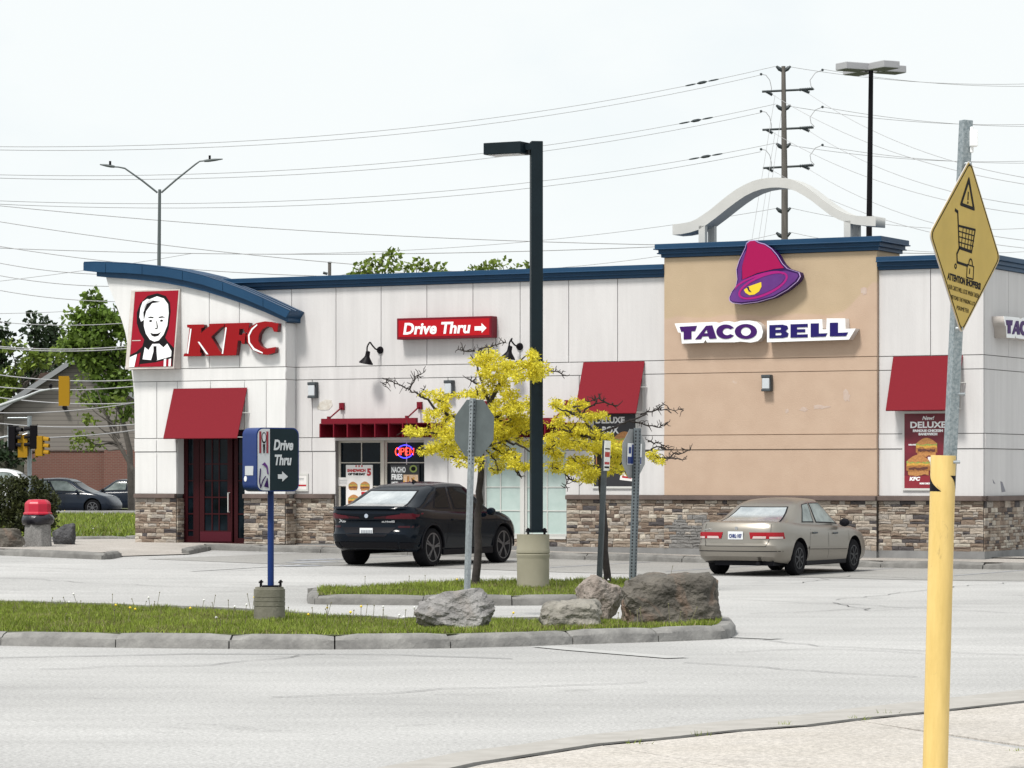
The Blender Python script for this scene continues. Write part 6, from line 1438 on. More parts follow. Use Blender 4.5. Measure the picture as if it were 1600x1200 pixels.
# ---- boulders
def boulder(label, px0, px1, py0, py1, dz, seed, m, depth=.9, flat=.25, boxy=0.):
    g_ = gp((px0 + px1) / 2, py1 - 3, dz); s_ = g_.y / F; w_, h_ = (px1 - px0) * s_, (py1 - py0) * s_ + .06
    bm = bmesh.new(); bmesh.ops.create_icosphere(bm, subdivisions=5, radius=1)
    rr = random.Random(seed); planes = [(Vector((rr.gauss(0, 1), rr.gauss(0, 1), rr.gauss(0, .8))).normalized(), rr.uniform(.62, .92)) for _ in range(16)]
    off = Vector((seed * 3.1, seed * 1.7, 0))
    for v in bm.verts:
        p = v.co.copy(); k = 1.25
        for n_, d in planes:
            c = p.dot(n_)
            if c > 1e-6: k = min(k, d / c)
        q = p * (k * .92 + .08)
        if boxy: q = p.lerp(p / ((abs(p.x) ** 5 + abs(p.y) ** 5 + abs(p.z) ** 5) ** .2), 1.) * (1 - boxy * .0) * (.25 * min(k, 1) + .75)
        q *= 1 + .12 * noise.noise(q * 1.6 + off) + .08 * noise.noise(q * 4 + off) + .05 * (abs(noise.noise(q * 7 + off)) - .2) + .03 * noise.noise(q * 12 + off) + .018 * noise.noise(q * 24 + off)
        v.co = q
    xs = [v.co.x for v in bm.verts]; zs = [v.co.z for v in bm.verts]; ys = [v.co.y for v in bm.verts]
    for v in bm.verts:
        v.co = ((v.co.x - min(xs)) / (max(xs) - min(xs)) * w_ - w_ / 2, ((v.co.y - min(ys)) / (max(ys) - min(ys)) - .2) * w_ * depth, (v.co.z - min(zs)) / (max(zs) - min(zs)) * h_ * (1 + flat) - h_ * flat - .02)
    me = bpy.data.meshes.new('boulder'); bm.to_mesh(me); bm.free(); me.materials.append(m); me.polygons.foreach_set('use_smooth', [True] * len(me.polygons)); me.set_sharp_from_angle(angle=R(32))
    o = link(bpy.data.objects.new('boulder', me)); o.location = (g_.x, g_.y, g_.z); return tag(o, label, 'boulder', 'boulders on the grass')
def rockmat(nm, a, b, c):
    m = mat(nm, a, .92, col2=b, scale=3.2, bump=.06, bscale=13, detail=9); n, l = m.node_tree.nodes, m.node_tree.links; bs = n['Principled BSDF']; src = bs.inputs['Base Color'].links[0].from_socket
    t = n.new('ShaderNodeTexNoise'); t.inputs['Scale'].default_value = 1.6; t.inputs['Detail'].default_value = 8; t.inputs['Distortion'].default_value = 1.2; tcn = n.new('ShaderNodeTexCoord'); l.new(tcn.outputs['Object'], t.inputs['Vector'])
    mr = n.new('ShaderNodeMapRange'); mr.inputs[1].default_value = .50; mr.inputs[2].default_value = .62; l.new(t.outputs[0], mr.inputs[0])
    mx = n.new('ShaderNodeMix'); mx.data_type = 'RGBA'; l.new(mr.outputs[0], mx.inputs[0]); l.new(src, mx.inputs[6]); mx.inputs[7].default_value = (*c, 1); l.new(mx.outputs[2], bs.inputs['Base Color']); return m
RK1 = rockmat('rock_pale', (.12, .115, .115), (.36, .35, .345), (.26, .235, .22)); RK2 = rockmat('rock_buff', (.15, .14, .125), (.34, .32, .28), (.24, .23, .20)); RK3 = rockmat('rock_pink', (.18, .15, .13), (.36, .31, .28), (.26, .24, .22)); RK4 = rockmat('rock_brown', (.055, .05, .044), (.15, .135, .115), (.17, .115, .085)); RK5 = rockmat('rock_dark', (.04, .04, .045), (.11, .11, .115), (.07, .07, .075))
boulder('jagged pale grey boulder at the foot of the stop sign post, leftmost on the grass', 646, 774, 927, 988, .12, 3, RK1, .7)
boulder('low flat buff boulder lying in front of the others', 841, 944, 945, 984, .12, 4, RK2, .8, .5, .6)
boulder('upright pinkish boulder leaning against the biggest boulder', 899, 976, 906, 972, .12, 8, RK3, .8)
boulder('biggest dark brown boulder at the right end of the island', 969, 1129, 902, 978, .12, 6, RK4, .75, .2, 1.)
boulder('brown boulder at the left photo edge beside the litter bin', -30, 38, 831, 858, .14, 9, RK4, .8); boulder('dark grey boulder right of the litter bin', 80, 117, 823, 854, .14, 10, RK5, .8)
# ================================================================== trees and plants
def leaves(mb, c, r, n, L, Wl, droop=.3, rng=random, shell=.35):
    for _ in range(n):
        while True:
            p = Vector((rng.uniform(-1, 1), rng.uniform(-1, 1), rng.uniform(-1, 1)))
            if shell < p.length <= 1: break
        q = Vector((c[0] + p.x * r[0], c[1] + p.y * r[1], c[2] + p.z * r[2]))
        q += Vector((noise.noise(q * 2.1), noise.noise(q * 2.1 + Vector((9, 0, 0))), noise.noise(q * 2.1 + Vector((0, 9, 0))))) * .25 * min(r)
        d = (p + Vector((rng.gauss(0, .7), rng.gauss(0, .7), rng.gauss(0, .5) - droop))).normalized()
        s = d.cross(Vector((rng.gauss(0, 1), rng.gauss(0, 1), rng.gauss(0, 1))));
        if s.length < 1e-3: continue
        s.normalize(); l_ = L * rng.uniform(.6, 1.25); w_ = Wl * rng.uniform(.7, 1.2); b = len(mb.v)
        mb.v.extend([tuple(q), tuple(q + d * l_ * .5 + s * w_), tuple(q + d * l_), tuple(q + d * l_ * .45 - s * w_)]); mb.f.append((b, b + 1, b + 2, b + 3)); mb.m.append(0)
def crooked(p, q, n, amp, rng):
    p, q = Vector(p), Vector(q); return [p.lerp(q, k / n) + (Vector((rng.gauss(0, 1), rng.gauss(0, 1), rng.gauss(0, 1))) * amp * (p - q).length if 0 < k < n else Vector()) for k in range(n + 1)]
M_['leaf_yellow'] = leafmat('leaf_yellow', (.58, .50, .026), (.84, .77, .10), .36, .42, 3.0)
M_['leaf_green'] = leafmat('leaf_green', (.08, .145, .022), (.165, .24, .045), .4, .35, .5)
M_['leaf_mid'] = leafmat('leaf_mid', (.10, .155, .022), (.19, .25, .045), .4, .35, .4)
M_['leaf_dark'] = leafmat('leaf_dark', (.014, .027, .012), (.034, .055, .022), .4, .1, .4)
M_['leaf_shrub'] = leafmat('leaf_shrub', (.018, .026, .010), (.055, .062, .018), .45, .12, 2.5)
M_['leaf_pale'] = leafmat('leaf_pale', (.14, .15, .06), (.22, .22, .10), .35, .35, .5)
def yellow_tree(label, base, limbs, twigs, clumps, seed, n_k=1.):
    rng = random.Random(seed); g_ = gp(base[0], base[1], .17); Y0 = g_.y; s = Y0 / F
    o = thing('yellow_tree', label, 'tree', (g_.x, Y0, g_.z - .04), 0, 'yellow-leaved trees on the planting island')
    P = lambda px, py, dy=0.: W(px, py, Y0 + dy) - Vector((g_.x, Y0, g_.z - .04))
    mb = MB()
    for i, (pts, r0, r1) in enumerate(limbs):
        dy = 0 if i == 0 else rng.uniform(-.55, .55); n = len(pts); path = []
        for k, p in enumerate(pts):
            path.append(P(p[0], p[1], dy * k / max(1, n - 1)) + Vector((rng.gauss(0, .012), 0, rng.gauss(0, .012))) * (k > 0))
        fine = [];
        for a, b in zip(path[:-1], path[1:]): fine += crooked(a, b, 4, .012 if i == 0 else .035, rng)[:-1]
        fine.append(path[-1]); m_ = len(fine)
        mb.tube(fine, [(r0 + (r1 - r0) * k / (m_ - 1)) * s for k in range(m_)], 8)
        if i == 0: mb.v[:] = mb.v
    tk = mb.build('trunk', M_['bark'], o, smooth=60)
    mb = MB()
    for pts in twigs:
        dy = rng.uniform(-.4, .4); fine = []
        path = [P(x, y, dy) for x, y in pts]
        for a, b in zip(path[:-1], path[1:]): fine += crooked(a, b, 4, .05, rng)[:-1]
        fine.append(path[-1]); m_ = len(fine); mb.tube(fine, [(1.5 - 1.0 * k / (m_ - 1)) * s for k in range(m_)], 5)
        for k in range(1, m_):
            for _ in range(2):
                d = Vector((rng.gauss(0, 1), rng.gauss(0, .6), rng.gauss(.3, .8))).normalized() * rng.uniform(4, 13) * s
                q = crooked(fine[k], fine[k] + d, 2, .12, rng); mb.tube(q, [.75 * s, .6 * s, .4 * s], 4)
    for cx, cy, rx, ry in clumps:
        for _ in range(3):
            c = P(cx + rng.uniform(-rx, rx) * .6, cy + ry * .5, rng.uniform(-.3, .3)); d = Vector((rng.gauss(0, 1), rng.gauss(0, .6), rng.gauss(.4, .5))).normalized() * rx * s * rng.uniform(.6, 1.1)
            mb.tube(crooked(c, c + d, 4, .06, rng), [1.0 * s, .9 * s, .8 * s, .6 * s, .4 * s], 4)
    tag(mb.build('twigs', M_['bark'], o, smooth=60), kind='stuff')
    mb = MB()
    for cx, cy, rx, ry in clumps:
        dyc = rng.uniform(-.5, .5) if not (cx > 800 and cy < 625 and seed == 11) else -1.75
        for _ in range(max(5, int(rx * ry / 7.5))):     # many small tufts make up one spray
            u, v = rng.uniform(-1, 1), rng.uniform(-1, 1)
            if u * u + v * v > 1.1: continue
            c = P(cx + u * rx, cy + v * ry, dyc + rng.uniform(-.45, .45)); k = rng.uniform(3.5, 7.0) * s
            leaves(mb, c, (k * 1.25, k, k * .75), int(40 * n_k), 5.6 * s, 1.15 * s, .25, rng, .0)
    tag(mb.build('foliage', M_['leaf_yellow'], o), kind='stuff'); return o
yellow_tree('left yellow-leaved tree behind the stop sign and beside the dark lamp post', (743, 911),
    [([(743, 913), (746, 860), (748, 800), (751, 740), (753, 700), (758, 660), (768, 622), (786, 590), (798, 572)], 6.6, 2.2), ([(752, 715), (725, 690), (690, 678), (655, 674)], 3.2, 1.2), ([(756, 680), (715, 655), (685, 640), (664, 622), (655, 617)], 3.2, 1.2),
     ([(764, 630), (755, 600), (748, 570), (736, 553)], 2.6, .9), ([(776, 605), (800, 585), (825, 575), (848, 578)], 2.4, .9), ([(760, 660), (790, 640), (820, 632), (842, 642)], 2.8, 1), ([(754, 700), (785, 690), (815, 695), (838, 712)], 2.6, 1),
     ([(753, 720), (720, 715), (690, 712)], 2.2, .8), ([(770, 700), (800, 715), (808, 738), (815, 746)], 2, .7), ([(756, 690), (780, 665), (805, 655), (838, 660)], 2.2, .8), ([(786, 590), (805, 565), (830, 552)], 2, .8), ([(755, 700), (775, 720), (778, 740)], 1.6, .6)],
    [[(658, 620), (640, 608), (622, 600), (604, 592), (603, 604)], [(640, 608), (648, 590), (662, 582)], [(742, 548), (728, 549), (716, 546)], [(747, 548), (770, 540), (790, 534)], [(850, 580), (868, 580), (884, 587)], [(745, 600), (738, 596), (733, 593)], [(655, 620), (664, 606)], [(805, 735), (815, 745)]],
    [(757, 552, 16, 5), (765, 565, 26, 11), (770, 582, 22, 12), (795, 575, 15, 9), (826, 566, 14, 12), (834, 552, 6, 6), (842, 578, 15, 10), (820, 588, 22, 8), (772, 600, 20, 9), (755, 614, 18, 8), (722, 616, 8, 4), (690, 622, 14, 9), (670, 616, 10, 5), (696, 634, 8, 10), (675, 650, 16, 7), (700, 655, 14, 9), (650, 673, 24, 6), (690, 674, 24, 8), (712, 682, 16, 8), (700, 694, 18, 7), (675, 702, 20, 7), (712, 706, 22, 8), (722, 722, 14, 6),
     (800, 616, 14, 7), (790, 634, 24, 9), (820, 632, 18, 9), (836, 645, 8, 7), (785, 652, 30, 9), (815, 655, 18, 9), (775, 668, 26, 9), (810, 672, 22, 8), (838, 660, 8, 6), (790, 684, 22, 7), (765, 690, 14, 7), (836, 698, 12, 6), (820, 690, 10, 5), (782, 704, 18, 9), (795, 714, 16, 7), (778, 728, 9, 12), (808, 724, 14, 8), (825, 730, 14, 8), (838, 728, 7, 6), (745, 722, 6, 8), (740, 690, 10, 10), (745, 660, 10, 12)], 11)
yellow_tree('right yellow-leaved tree with bare twigs reaching over the tan block', (948, 909),
    [([(949, 911), (945, 860), (942, 800), (939, 750), (936, 705), (926, 672), (912, 655), (900, 640)], 6.0, 1.8), ([(936, 705), (905, 692), (880, 690), (862, 700)], 3, 1), ([(932, 690), (905, 675), (880, 670), (866, 672)], 2.5, .9), ([(938, 725), (915, 730), (892, 724)], 2, .8),
     ([(938, 720), (960, 712), (985, 712)], 2.4, .9), ([(930, 680), (955, 668), (985, 655), (1010, 645)], 2.4, 1), ([(908, 652), (915, 640), (930, 632), (945, 628)], 1.8, .8), ([(905, 650), (885, 640), (868, 634)], 1.8, .8), ([(940, 740), (955, 730), (972, 738)], 1.6, .6), ([(985, 712), (1010, 708), (1030, 716)], 1.8, .8)],
    [[(1000, 648), (1024, 641), (1038, 640), (1068, 641)], [(1024, 641), (1038, 632)], [(985, 658), (1008, 664), (1030, 668), (1044, 660)], [(1010, 705), (1030, 698), (1046, 702)], [(1030, 716), (1050, 716), (1068, 718)], [(1036, 718), (1060, 710), (1078, 704)], [(945, 628), (935, 622), (918, 628)], [(945, 628), (965, 634)], [(880, 735), (888, 748), (882, 762)], [(888, 748), (900, 753)], [(928, 634), (936, 620)], [(1012, 690), (1030, 692), (1044, 700)]],
    [(872, 630, 12, 5), (900, 632, 14, 8), (888, 642, 20, 5), (935, 648, 14, 6), (915, 652, 12, 5), (868, 660, 12, 8), (890, 672, 24, 9), (920, 676, 24, 9), (940, 684, 14, 7), (872, 686, 16, 9), (900, 694, 24, 8), (930, 700, 16, 8), (866, 706, 12, 7), (905, 718, 20, 7), (900, 732, 20, 8), (918, 744, 18, 8), (925, 732, 12, 8), (958, 700, 14, 9), (972, 710, 12, 8), (962, 722, 12, 8), (975, 735, 9, 7), (952, 735, 8, 7), (985, 700, 6, 5), (1020, 711, 10, 6), (1026, 720, 8, 5), (868, 728, 10, 9), (860, 695, 8, 14)], 12)
# ---- far trees: crown of leaf tufts round a trunk with limbs
def tree(name, label, base, Y, clumps, m, leaf=(.30, .11), seed=1, dens=1., zbase=.3, group=None, trunk=(.25, .1), lean=0., deep=1.0, bark='bark_grey'):
    rng = random.Random(seed); s = Y / F; X = (base - 800) * s
    o = thing(name, label, 'tree', (X, Y, zbase), 0, group); Lc = Vector((X, Y, zbase))
    top = min(c[1] for c in clumps); cxm = sum(c[0] * c[2] * c[3] for c in clumps) / sum(c[2] * c[3] for c in clumps)
    mb = MB(); T = W(cxm, top + 10, Y) - Lc; path = [Vector((0, 0, -.2)), Vector((lean * .3, 0, T.z * .3)), Vector((T.x * .5 + lean * .3, 0, T.z * .6)), Vector((T.x * .9, 0, T.z * .95))]
    mb.tube(path, [trunk[0], trunk[0] * .8, trunk[0] * .5, trunk[1] * .4], 8)
    for cx, cy, rx, ry in clumps:
        q = W(cx, cy, Y + rng.uniform(-.5, .5) * rx * s * deep) - Lc; k = clamp((q.z * .75) / max(.1, T.z * .95), .2, .9)
        p = path[1].lerp(path[3], clamp(k - .15)); mb.tube(crooked(p, q, 4, .05, rng), [trunk[1], trunk[1] * .8, trunk[1] * .6, trunk[1] * .4, trunk[1] * .25], 5)
    mb.build('trunk', M_[bark], o, smooth=60)
    mb = MB()
    for cx, cy, rx, ry in clumps:
        q = W(cx, cy, Y) - Lc; nt = max(4, int(rx * ry * s * s * 15 * dens / (leaf[0] ** 1.2)))
        for _ in range(nt):
            u, v, w_ = rng.uniform(-1, 1), rng.uniform(-1, 1), rng.uniform(-1, 1)
            if u * u + v * v + w_ * w_ > 1: continue
            c = q + Vector((u * rx * s, w_ * rx * s * deep, v * ry * s)); k = leaf[0] * rng.uniform(.8, 1.7)
            leaves(mb, c, (k, k, k * .7), 16, leaf[0], leaf[1], .15, rng, .0)
    tag(mb.build('crown', M_[m], o), kind='stuff'); return o
tree('leafy_tree', 'tall leafy green tree leaning in front of the grey gable house', 206, 138, [(143, 470, 10, 12), (150, 490, 24, 12), (118, 492, 10, 8), (165, 505, 30, 16), (128, 520, 22, 12), (190, 520, 18, 16), (150, 535, 32, 14), (110, 540, 16, 10), (185, 555, 22, 14), (140, 560, 26, 10), (165, 585, 20, 12), (195, 595, 20, 18), (180, 610, 12, 10), (158, 622, 16, 10), (120, 545, 14, 12), (200, 640, 10, 14), (160, 560, 22, 16)], 'leaf_green', (.27, .105), 21, 2.3, .35, None, (.16, .06), -.3)
tree('leafy_tree', 'low hanging pale green bough tree beside the tower edge', 214, 136, [(121, 608, 12, 14), (130, 622, 8, 8), (125, 590, 12, 10), (135, 690, 12, 10), (128, 680, 10, 8), (148, 698, 8, 6), (118, 690, 6, 6), (140, 655, 14, 6), (165, 640, 14, 7), (190, 655, 12, 8), (160, 672, 12, 5), (182, 630, 14, 7)], 'leaf_mid', (.20, .08), 22, .5, .35, None, (.12, .05), -.2)
PINES = 'dark conifers at the left behind the house'
tree('conifer', 'dark conifer with a pointed top behind the house roof', 56, 196, [(54, 500, 8, 12), (56, 520, 16, 14), (50, 545, 22, 16), (62, 575, 24, 18), (48, 600, 26, 20)], 'leaf_dark', (.42, .14), 23, .9, .3, PINES, (.3, .12))
tree('conifer', 'dark conifer cut by the left photo edge', 4, 190, [(-4, 512, 8, 12), (4, 535, 16, 14), (-2, 560, 22, 18), (8, 590, 22, 22), (0, 625, 20, 22)], 'leaf_dark', (.42, .14), 24, .9, .3, PINES, (.3, .12))
tree('conifer', 'broad dark conifer between the pointed conifer and the leafy tree', 88, 204, [(84, 515, 10, 10), (76, 530, 18, 14), (92, 545, 20, 16), (84, 575, 26, 18), (96, 605, 24, 20)], 'leaf_dark', (.42, .14), 25, .9, .3, PINES, (.3, .12))
tree('leafy_tree', 'yellow-green bush tree beside the left slope of the house roof', 16, 172, [(16, 545, 14, 8), (12, 590, 14, 14), (22, 610, 18, 14), (8, 620, 14, 18), (60, 562, 18, 10), (80, 552, 18, 10), (40, 570, 14, 10), (100, 555, 14, 8)], 'leaf_mid', (.34, .13), 26, .8, .3, None, (.2, .08))
tree('leafy_tree', 'dark low tree behind the far traffic light pole', 10, 158, [(6, 702, 18, 9), (20, 712, 16, 8), (-5, 715, 16, 12), (30, 720, 14, 10)], 'leaf_dark', (.34, .13), 27, .9, .3, None, (.15, .06))
RT = 'treetops showing above the flat blue roof edge'
tree('leafy_tree', 'green treetop rising above the blue roof edge, leftmost and tallest of its row', 590, 108, [(562, 418, 11, 7), (580, 410, 10, 8), (598, 408, 13, 9), (612, 402, 8, 6), (604, 420, 20, 8), (575, 426, 20, 6)], 'leaf_mid', (.19, .075), 31, .8, .2, RT, (.15, .05))
tree('leafy_tree', 'smaller green treetop above the blue roof edge beside the tallest treetop', 660, 112, [(633, 418, 7, 5), (650, 412, 11, 6), (664, 412, 8, 7), (655, 422, 20, 5), (688, 418, 8, 4), (678, 424, 16, 4)], 'leaf_mid', (.19, .075), 32, .7, .2, RT, (.15, .05))
tree('leafy_tree', 'faint green treetop above the blue roof edge just left of the lamp post', 785, 116, [(770, 418, 9, 4), (786, 414, 10, 5), (798, 416, 8, 4), (826, 415, 5, 4), (752, 421, 6, 3), (740, 423, 5, 2)], 'leaf_mid', (.19, .075), 33, .6, .2, RT, (.15, .05))
# ---- evergreen shrub by the bin
rng = random.Random(41); Ysh = 76.; s = Ysh / F
SH = thing('evergreen_shrub', 'dense dark evergreen shrub behind the red-lidded litter bin', 'shrub', ((40 - 800) * s, Ysh, .36)); Lc = Vector(SH.location)
mb = MB(); mw = MB()
for cx, cy, rx, ry in ((10, 762, 32, 20), (45, 768, 30, 22), (72, 785, 22, 18), (5, 795, 36, 28), (45, 800, 36, 26), (78, 805, 20, 20), (25, 822, 40, 16), (-40, 790, 36, 40), (60, 822, 30, 14)):
    q = W(cx, cy, Ysh) - Lc; mw.tube(crooked(Vector((q.x * .3, .3, -.05)), q, 4, .05, rng), [.04, .035, .03, .02, .01], 5)
    for _ in range(int(rx * ry / 7)):
        u, v, w_ = rng.uniform(-1, 1), rng.uniform(-1, 1), rng.uniform(-1, 1)
        if u * u + v * v + w_ * w_ > 1: continue
        c = q + Vector((u * rx * s, w_ * rx * s, v * ry * s)); c.z = max(c.z, .02); k = rng.uniform(.05, .11); leaves(mb, c, (k, k, k), 26, .09, .026, -.35, rng, 0)
tag(mb.build('foliage', M_['leaf_shrub'], SH), kind='stuff'); mw.build('stems', M_['bark'], SH)
# ---- grass
M_['blade'] = leafmat('blade', (.14, .19, .022), (.26, .32, .055), .45, .3, 1.1); M_['blade_dry'] = leafmat('blade_dry', (.16, .14, .06), (.24, .22, .10), .4, .2, 2)
M_['fluff'] = mat('fluff', (.7, .7, .68), .9); M_['petal'] = mat('petal', (.75, .55, .03), .7); M_['stalk'] = mat('stalk', (.16, .15, .08), .9)
def inside(x, y, poly):
    c = False; j = len(poly) - 1
    for i in range(len(poly)):
        if (poly[i][1] > y) != (poly[j][1] > y) and x < (poly[j][0] - poly[i][0]) * (y - poly[i][1]) / (poly[j][1] - poly[i][1]) + poly[i][0]: c = not c
        j = i
    return c
def grass(name, poly, n, zf, h, w, seed, clipx=None, dry=.12):
    rng = random.Random(seed); xs = [p[0] for p in poly]; ys = [p[1] for p in poly]; x0, x1 = min(xs), max(xs)
    if clipx: x0, x1 = max(x0, clipx[0]), min(x1, clipx[1])
    mb = MB(); k = 0; tries = 0
    while k < n and tries < n * 6:
        tries += 1; x, y = rng.uniform(x0, x1), rng.uniform(min(ys), max(ys))
        if not inside(x, y, poly): continue
        t = noise.noise(Vector((x * .9, y * .9, 1))); t2 = noise.noise(Vector((x * 3, y * 3, 5)))
        if rng.random() > .75 + t2 * .7: continue
        k += 1; z = zf(x, y) - .01; hh = h * rng.uniform(.5, 1.3) * (1 + .5 * t + .5 * t2); a = rng.uniform(0, PI); dx, dy = math.cos(a) * w * rng.uniform(.6, 1.3), math.sin(a) * w; lx, ly = rng.gauss(0, .4) * hh, rng.gauss(0, .4) * hh
        b = len(mb.v); mb.v.extend([(x - dx, y - dy, z), (x + dx, y + dy, z), (x + lx, y + ly, z + hh)]); mb.f.append((b, b + 1, b + 2)); mb.m.append(1 if rng.random() < dry + (.25 if t < -.15 else 0) else 0)
    return tag(mb.build(name, [M_['blade'], M_['blade_dry']]), kind='stuff')
yb_ = lambda x, y: zg(x, y)
fp = [(p.x, p.y) for p in back]
def zisl(x, y):
    yf = lerp_tab(sorted([(p.x, p.y) for p in inner]), x); yb2 = lerp_tab(sorted(fp), x); t = clamp((y - yf) / max(.3, yb2 - yf)); return zg(x, y) + .145 * (1 - t) + .03 * t + .02
isl_c = [(p.x, p.y) for p in inner] + fp
grass('grass', isl_c, 90000, zisl, .055, .0075, 51, (-7.6, 3.2)); grass('grass', isl_c, 30000, zisl, .055, .012, 54, (-15, -7.55)); grass('grass', bisl, 20000, lambda x, y: zg(x, y) + .14, .07, .008, 52)
lawnp = [(p.x, p.y + .3) for p in lw] + [(-11.5, 124), (-26, 124), (-22, 80)]
grass('grass', lawnp, 26000, lambda x, y: .38 + .04 * (y - 79) / 45, .11, .022, 53, (-24, -8.5), .05)
def weeds(poly, n, zf, seed, hmin, hmax, clipx, name):
    rng = random.Random(seed); xs = [p[0] for p in poly]; ys = [p[1] for p in poly]; st = MB(); fl = MB(); k = 0
    while k < n:
        x, y = rng.uniform(max(min(xs), clipx[0]), min(max(xs), clipx[1])), rng.uniform(min(ys), max(ys))
        if not inside(x, y, poly): continue
        k += 1; z = zf(x, y); hh = rng.uniform(hmin, hmax); l_ = Vector((rng.gauss(0, .04), rng.gauss(0, .04), hh)); p = Vector((x, y, z)); st.tube([p, p + l_ * .5, p + l_], .0032, 4)
        r_ = rng.random(); c = p + l_; R_ = .016 if r_ < .24 else .009; m = 1 if r_ < .14 else 2 if r_ < .24 else 0
        for a in range(2): fl.lathe([(.001, -R_), (R_ * .8, -R_ * .5), (R_, 0), (R_ * .7, R_ * .6), (.001, R_)], 6, tuple(c), 'z', m); break
    tag(st.build(name + '_stalks', M_['stalk']), kind='stuff'); tag(fl.build(name, [M_['stalk'], M_['fluff'], M_['petal']]), kind='stuff')
weeds(isl_c, 110, zisl, 61, .08, .26, (-7.2, 3.2), 'dandelions'); weeds(bisl, 14, lambda x, y: zg(x, y) + .14, 62, .1, .25, (-9, 9), 'island_dandelions')
weeds(lawnp, 60, lambda x, y: .42, 63, .12, .25, (-22, -9), 'lawn_dandelions')
# tufts growing in the footpath joint
mb = MB(); rng = random.Random(71)
for px, py in ((1228, 1137), (1345, 1127), (998, 1165), (1585, 1176), (1384, 1119), (1100, 1152)):
    g_ = gp(px, py)
    for _ in range(26 if px == 1228 else 12):
        a = rng.uniform(0, 2 * PI); x, y = g_.x + rng.gauss(0, .05), g_.y + rng.gauss(0, .02); hh = rng.uniform(.02, .065); b = len(mb.v); mb.v.extend([(x - .004, y, 0), (x + .004, y, 0), (x + rng.gauss(0, .03), y + rng.gauss(0, .02), hh)]); mb.f.append((b, b + 1, b + 2)); mb.m.append(0)
tag(mb.build('joint_weeds', M_['blade']), kind='stuff')
# ================================================================== house across the road
Yh = 164.; s = Yh / F; hx = lambda px: (px - 800) * s; hz_ = lambda py: CAMZ + (HPX - py) * s
def linemat(nm, c1, c2, n_, brick=False):
    m = mat(nm, c1, .9); n, l = m.node_tree.nodes, m.node_tree.links; tcn = n.new('ShaderNodeTexCoord'); mpn = n.new('ShaderNodeMapping'); mpn.inputs['Rotation'].default_value = (R(-90), 0, 0); l.new(tcn.outputs['Object'], mpn.inputs[0])
    b = n.new('ShaderNodeTexBrick'); l.new(mpn.outputs[0], b.inputs[0]); b.inputs['Color1'].default_value = (*c1, 1); b.inputs['Color2'].default_value = (*[c * (1.15 if brick else 1.02) for c in c1], 1); b.inputs['Mortar'].default_value = (*c2, 1); b.inputs['Scale'].default_value = 1
    b.inputs['Brick Width'].default_value = .24 if brick else 30; b.inputs['Row Height'].default_value = .085 if brick else n_; b.inputs['Mortar Size'].default_value = .012 if brick else .018; l.new(b.outputs[0], n['Principled BSDF'].inputs['Base Color']); return m
M_['siding'] = linemat('siding', (.195, .178, .16), (.12, .11, .10), .22); M_['brick'] = linemat('brick', (.15, .06, .045), (.17, .12, .10), .08, True); M_['shingle'] = mat('shingle', (.075, .05, .042), .95, var=.3, scale=3); M_['barge'] = mat('barge', (.24, .25, .26), .8)
HS = thing('gable_house', 'grey-sided gable house with brown roof and red brick lower wall behind the leafy tree', 'house', (hx(122), Yh, .3)); x_ = lambda px: hx(px) - hx(122); zh = lambda py: hz_(py) - .3
gab = [(x_(6), zh(790)), (x_(6), zh(636)), (x_(120), zh(566)), (x_(236), zh(636)), (x_(236), zh(790))]
outline([gab], 9, M_['siding'], 'siding_wall', HS).location.y = 9.
for a, b, nm in (((-6, 646), (121, 562), 'roof'), ((121, 562), (250, 646), 'roof')):
    (x0, z0), (x1, z1) = (x_(a[0]), zh(a[1])), (x_(b[0]), zh(b[1])); mb = MB(); t = .18
    mb.add([(x0, -.5, z0), (x1, -.5, z1), (x1, 9.4, z1), (x0, 9.4, z0), (x0, -.5, z0 + t), (x1, -.5, z1 + t), (x1, 9.4, z1 + t), (x0, 9.4, z0 + t)], [(0, 1, 2, 3), (4, 7, 6, 5), (0, 4, 5, 1), (1, 5, 6, 2), (2, 6, 7, 3), (3, 7, 4, 0)]); rf = mb.build(nm, M_['shingle'], HS)
    mb = MB(); mb.add([(x0, -.56, z0 - .10), (x1, -.56, z1 - .10), (x1, -.56, z1 + .2), (x0, -.56, z0 + .2), (x0, -.5, z0 - .10), (x1, -.5, z1 - .10), (x1, -.5, z1 + .2), (x0, -.5, z0 + .2)], [(0, 1, 2, 3), (4, 7, 6, 5), (0, 4, 5, 1), (2, 6, 7, 3), (3, 7, 4, 0), (1, 5, 6, 2)]); mb.build('barge_board', M_['barge'], rf)
# the long roof of the wing seen left of the gable
mb = MB(); mb.add([(x_(28), 3, zh(616)), (x_(50), 3, zh(580)), (x_(105), 3, zh(575)), (x_(90), 3, zh(616)), (x_(28), 9, zh(616)), (x_(50), 9, zh(580)), (x_(105), 9, zh(575)), (x_(90), 9, zh(616))], [(0, 1, 2, 3), (4, 7, 6, 5), (0, 4, 5, 1), (1, 5, 6, 2), (2, 6, 7, 3), (3, 7, 4, 0)]); mb.build('wing_roof', M_['shingle'], HS)
mb = MB(); mb.box((x_(52), -.45, -.2), (x_(166), -.02, zh(705))); mb.build('brick_wall', M_['brick'], HS); mb = MB(); mb.box((x_(166), -.9, -.2), (x_(238), -.02, zh(704))); mb.build('brick_wall', M_['brick'], HS)
mb = MB(); mb.box((x_(52), -.5, zh(705)), (x_(238), -.02, zh(703))); mb.build('wall_cap', M_['ledge'], HS)
mb = MB(); mb.lathe([(0, 0), (.12, 0), (.12, -.25), (0, -.25)], 10, (x_(102), -.05, zh(637)), 'y'); mb.build('wall_lamp', M_['lamp_black'], HS)
